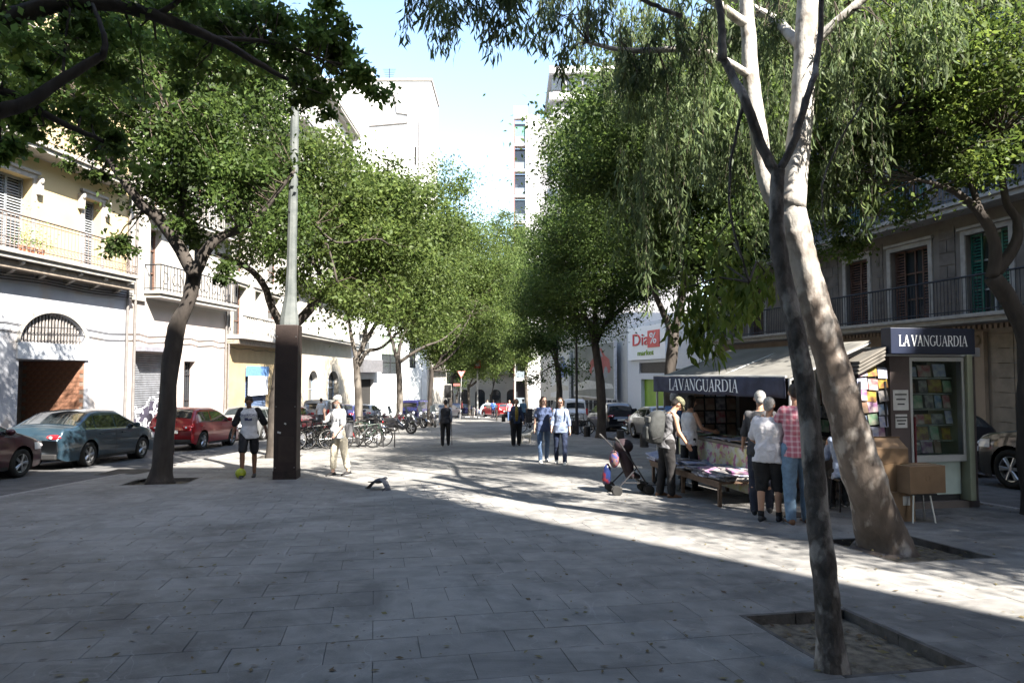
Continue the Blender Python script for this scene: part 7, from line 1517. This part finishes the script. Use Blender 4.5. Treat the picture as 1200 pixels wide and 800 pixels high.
# right edge tree
Yc = 9.8; gC = Vector((7.45, Yc, gz(Yc)))
tree('dark tree at the right edge in front of the charcoal four wheel drive', None, ([gC, at(1206, 500, Yc), at(1204, 400, Yc), at(1182, 350, Yc), at(1164, 325, Yc)], [.17, .15, .13, .12, .12]),
  [(A([(1164, 325, Yc), (1166, 290, Yc), (1152, 255, Yc), (1120, 225, Yc), (1075, 210, Yc)]), [.10, .08, .07, .05, .02]), (A([(1166, 320, Yc), (1188, 290, Yc), (1192, 260, Yc), (1178, 232, Yc), (1170, 160, Yc)]), [.09, .08, .06, .05, .03]), (A([(1152, 255, Yc), (1128, 190, Yc), (1100, 150, Yc), (1060, 90, Yc)]), [.05, .04, .03, .02])],
  [(1090, 110, Yc, 80, 60, 1.6, .7), (1160, 60, Yc, 80, 60, 1.4, .7), (1010, 150, Yc + 1, 60, 60, 1.2, .6), (1130, 180, Yc, 70, 30, 1.0, .6), (1020, 60, Yc + 1, 60, 60, 1.2, .6), (1195, 150, Yc, 40, 50, 1, .7), (980, 240, Yc + 2, 45, 35, 1, .6), (1060, 240, Yc + .5, 60, 16, .7, .45), (1120, 205, Yc, 60, 12, .5, .6), (960, 180, Yc + 1.5, 50, 55, 1, .8), (1050, 170, Yc + .5, 60, 50, 1, .7), (1090, 40, Yc, 70, 45, 1.2, .7), (1150, 130, Yc + .8, 60, 45, 1, .7), (985, 280, Yc + 2, 40, 22, .8, .6)], B_dark, L_brt, seed=23, ll=.085, lw=.045, clump=.24)
# near slim tree in the square pit (A)
Ya = gp(975, 783).y
tree('slim rough barked tree in the nearest square pit, right foreground', None, (px((975, 783), [(970, 710), (963, 640), (956, 570), (947, 480), (934, 400), (922, 340), (913, 290), (910, 240), (911, 200)], Ya), [.082, .075, .069, .064, .059, .055, .052, .047, .043, .043]),
  [(A([(911, 204, Ya), (890, 165, Ya), (873, 118, Ya), (856, 85, Ya + .1), (846, 66, Ya + .1)]), [.034, .031, .029, .026, .023]), (A([(846, 70, Ya + .1), (845, 30, Ya + .1), (838, -30, Ya + .2)]), [.032, .024, .02]), (A([(911, 204, Ya), (930, 170, Ya), (944, 120, Ya), (956, 80, Ya + .1), (962, 30, Ya + .2), (965, -60, Ya + .2)]), [.026, .024, .022, .020, .017, .016]), (A([(800, 20, Ya + .6), (770, 8, Ya + .6), (745, -6, Ya + .6)]), [.018, .016, .014]),
   (A([(873, 118, Ya), (858, 180, Ya + .1), (856, 250, Ya + .1), (878, 330, Ya + .2)]), [.012, .009, .008, .005]), (A([(1010, 120, Ya + .3), (968, 200, Ya + .4), (964, 240, Ya + .4), (968, 272, Ya + .4)]), [.006, .006, .005, .004])],
  [(835, 352, Ya + .7, 38, 14, .3, .5), (868, 340, Ya + .6, 30, 26, .3, .4), (835, 305, Ya + .6, 45, 24, .3, .4)], B_a, leafmat('fresh hanging leaf', (.045, .078, .014), (.105, .135, .026), .4), 'hang', seed=25, ll=.10, lw=.034, limbbark=B_a)
# big pale eucalyptus (B)
Yb = gp(1040, 641).y
tB = tree('large leaning eucalyptus with mottled bark, in the pit beside the newsstand', None, (px((1036, 638), [(1012, 560), (990, 480), (970, 410), (950, 340), (934, 275), (926, 240)], Yb), [.255, .215, .19, .172, .158, .142, .13]),
  [(A([(928, 245, Yb), (934, 190, Yb + .1), (940, 130, Yb + .2), (944, 60, Yb + .3), (948, -20, Yb + .4), (955, -120, Yb + .5)]), [.155, .14, .135, .13, .12, .1]),
   (A([(934, 278, Yb), (908, 235, Yb + .1), (896, 200, Yb + .2), (888, 150, Yb + .3), (880, 90, Yb + .4), (876, 30, Yb + .5), (870, -60, Yb + .5)]), [.12, .11, .10, .10, .095, .085, .07]),
   (A([(876, 30, Yb + .5), (800, -20, Yb), (700, -50, Yb - .3), (600, -60, Yb - .5), (500, -50, Yb - .6)]), [.06, .05, .04, .03, .02]), (A([(944, 60, Yb + .3), (1010, 0, Yb), (1060, -40, Yb)]), [.06, .05, .04]), ([at(944, 60, Yb + .3), Vector((3.5, 9, 6.4)), Vector((3.8, 10.6, 7.2)), Vector((3.2, 12.4, 7.0))], [.07, .06, .05, .03]), ([Vector((3.5, 9, 6.4)), Vector((2.6, 9.6, 7.3)), Vector((1.2, 10, 7.9))], [.05, .04, .02]), (A([(880, 90, Yb + .4), (820, 60, Yb), (740, 60, Yb), (690, 50, Yb)]), [.05, .04, .03, .02])],
  [(500, -5, Yb - .6, 34, 40, .4, .95), (560, 5, Yb - .5, 45, 35, .5, .9), (620, -5, Yb - .4, 42, 35, .5, .8), (660, 35, Yb - .3, 22, 36, .4, .5), (700, 15, Yb, 46, 24, .5, .6), (750, 90, Yb, 36, 50, .5, .8), (735, 110, Yb + .2, 22, 50, .4, .4), (800, 80, Yb, 55, 60, .7, .55), (770, 180, Yb, 45, 70, .6, .5), (840, 150, Yb + .8, 45, 60, .6, .6), (820, 30, Yb, 60, 40, .6, .8), (900, 20, Yb + 1.3, 60, 50, .5, .6), (920, 110, Yb + 1.4, 40, 70, .4, .5), (990, 70, Yb, 40, 70, .7, .6), (1000, 160, Yb + .3, 38, 60, .6, .45), (1050, 30, Yb - .5, 45, 50, .6, .8), (1110, 10, Yb - .6, 45, 40, .5, .6), (880, 220, Yb + 1.2, 30, 50, .4, .4), (740, 250, Yb + .5, 30, 50, .4, .4), (960, 0, Yb + 1, 60, 30, .6, .6), ('w', 2.4, 11.3, 7.3, 1.7, 1.4, 1.0, .45), ('w', 4.6, 10.6, 7.2, 1.6, 1.5, 1.2, .5), ('w', 1.2, 9.6, 7.6, 1.6, 1.4, .9, .4), ('w', 3.2, 12.6, 6.2, 1.5, 1.2, 1.0, .45)], B_tall, L_eu, 'hang', seed=27, ll=.135, lw=.024, lai=1.7, limbbark=B_tall)
# near tree off the left edge whose branches cross the top of the view (N)
gN = Vector((-6.2, 5.2, gz(5.2)))
tree('overhanging tree at the left edge whose dark branches arch over the top left', None, ([gN, gN + Vector((.1, 0, 1.5)), gN + Vector((.3, .1, 2.8)), gN + Vector((.8, .2, 3.6))], [.2, .17, .15, .14]),
  [(A([(-220, 60, 5.6), (-80, 60, 5.8), (0, 26, 6), (60, 6, 6.1), (120, 4, 6.2), (180, 18, 6.3), (250, 45, 6.5), (310, 78, 6.7), (350, 100, 6.8)]), [.12, .10, .085, .075, .065, .06, .045, .03, .015]),
   (A([(-180, 130, 5.4), (-60, 140, 5.6), (0, 130, 5.7), (35, 118, 5.8), (70, 95, 5.9), (108, 72, 6), (122, 62, 6), (120, 35, 6), (108, 5, 6.1)]), [.09, .08, .065, .055, .045, .04, .03, .022, .015]),
   (A([(-100, 110, 5.6), (0, 106, 5.8), (60, 138, 6), (110, 160, 6.2), (150, 178, 6.4)]), [.04, .035, .03, .022, .012]), (A([(180, 18, 6.3), (205, 5, 6.3), (225, -20, 6.3)]), [.03, .025, .02]), (A([(250, 45, 6.5), (320, 50, 6.8), (380, 70, 7)]), [.025, .02, .01]), (A([(75, 92, 5.9), (75, 60, 6), (82, 10, 6)]), [.015, .012, .01])],
  [(40, 40, 6.2, 70, 60, .7, .8), (20, 165, 6.2, 50, 24, .4, .8), (130, 90, 6.6, 70, 50, .8, .45), (130, 20, 6.5, 70, 40, .7, .8), (230, 15, 6.8, 70, 35, .6, .9), (150, 175, 6.6, 45, 22, .4, .7), (310, 40, 7, 50, 45, .6, 1), (370, 35, 7.2, 45, 45, .6, 1), (400, 80, 7.4, 40, 40, .5, .9), (430, 105, 7.4, 28, 16, .3, .9), (375, 120, 7.4, 26, 22, .3, .8), (230, 80, 6.8, 50, 22, .4, .4), (60, 110, 6.2, 60, 35, .6, .4), (340, 100, 7, 34, 20, .3, .6), (15, 100, 6, 40, 60, .6, .6), ('w', -6, 3.5, 6.9, 3.2, 3, 1.2, .4), ('w', -2.6, 1.5, 7.2, 3, 3, 1.2, .4), ('w', -8, 8, 7.6, 2.6, 2.6, 1.2, .35), ('w', -1.5, 3.6, 7.3, 2.4, 1.6, .8, .3)], B_dark, leafmat('leaf of the overhanging tree', (.045, .08, .018), (.085, .13, .03), .5), seed=31, ll=.085, lw=.048, clump=.2)  # the world-space clumps are out of view, added overhead to shade the foreground
# trees across the far street
for k, (u, sp) in enumerate(((535, 20), (575, 24), (612, 22))):
    simple(['far tree across the crossing, left of the pale pole', 'far tree across the crossing, right of the pale pole', 'far tree in front of the brown block'][k], (u, 484), (u, 462), 0, [(u, 430 - 6 * k, 93, sp, 24, 3, .5), (u + 6, 395, 94, sp, 26, 3, .5)], 40 + k, .16, L_mid, B_grey, .28)
open('/workdir/stat.txt','w').write('%d %d' % (NL, len(bpy.data.objects))) if False else print('leaves', NL, 'objects', len(bpy.data.objects))

# unseen trees added beside and behind the camera to shade the foreground
gQ = Vector((9.4, 1.6, gz(1.6)))
tree('unseen tree added outside the right edge to shade the newsstand side', None, ([gQ, gQ + Vector((0, .1, 1.8)), gQ + Vector((.1, .2, 3.4)), gQ + Vector((.1, .5, 4.6))], [.2, .17, .15, .13]),
  [([gQ + Vector((.1, .2, 3.4)), gQ + Vector((-.8, 1, 4.8)), gQ + Vector((-1.6, 1.8, 6.2))], [.1, .07, .03]), ([gQ + Vector((.1, .5, 4.6)), gQ + Vector((.8, 1.2, 5.8)), gQ + Vector((1.2, 1.6, 7))], [.09, .06, .03])],
  [('w', 9.6, 2.8, 6.6, 2.2, 2.0, 1.5, .8), ('w', 11, 1.2, 7.4, 2.2, 2, 1.4, .7), ('w', 8.2, 3.2, 7.6, 1.3, 1.2, 1.0, .6), ('w', 11.5, 4.5, 6.4, 2, 2, 1.4, .7)], B_dark, L_mid, seed=51, ll=.12, lw=.06, clump=.4, group='unseen trees added for their shade')
gS = Vector((1.5, -3.6, gz(-3.6)))
tree('unseen tree added behind the camera to shade the foreground', None, ([gS, gS + Vector((0, .1, 1.8)), gS + Vector((.1, .2, 3.4)), gS + Vector((.1, .3, 4.4))], [.2, .17, .15, .13]),
  [([gS + Vector((.1, .2, 3.4)), gS + Vector((-1.4, 1.4, 5.2)), gS + Vector((-2.4, 2.8, 6.4))], [.1, .07, .03]), ([gS + Vector((.1, .3, 4.4)), gS + Vector((1.0, 2.2, 6.2)), gS + Vector((1.6, 4.0, 7))], [.1, .06, .03])],
  [('w', 1, -2.6, 7, 3.2, 2.6, 1.4, .6), ('w', 2.6, 1.2, 7.2, 2.4, 2.4, 1.0, .5), ('w', -3, -2, 6.8, 2.6, 2.6, 1.4, .6), ('w', 4.8, -1.5, 7.4, 2, 2, 1.2, .6)], B_dark, L_mid, seed=53, ll=.12, lw=.06, clump=.4, group='unseen trees added for their shade')
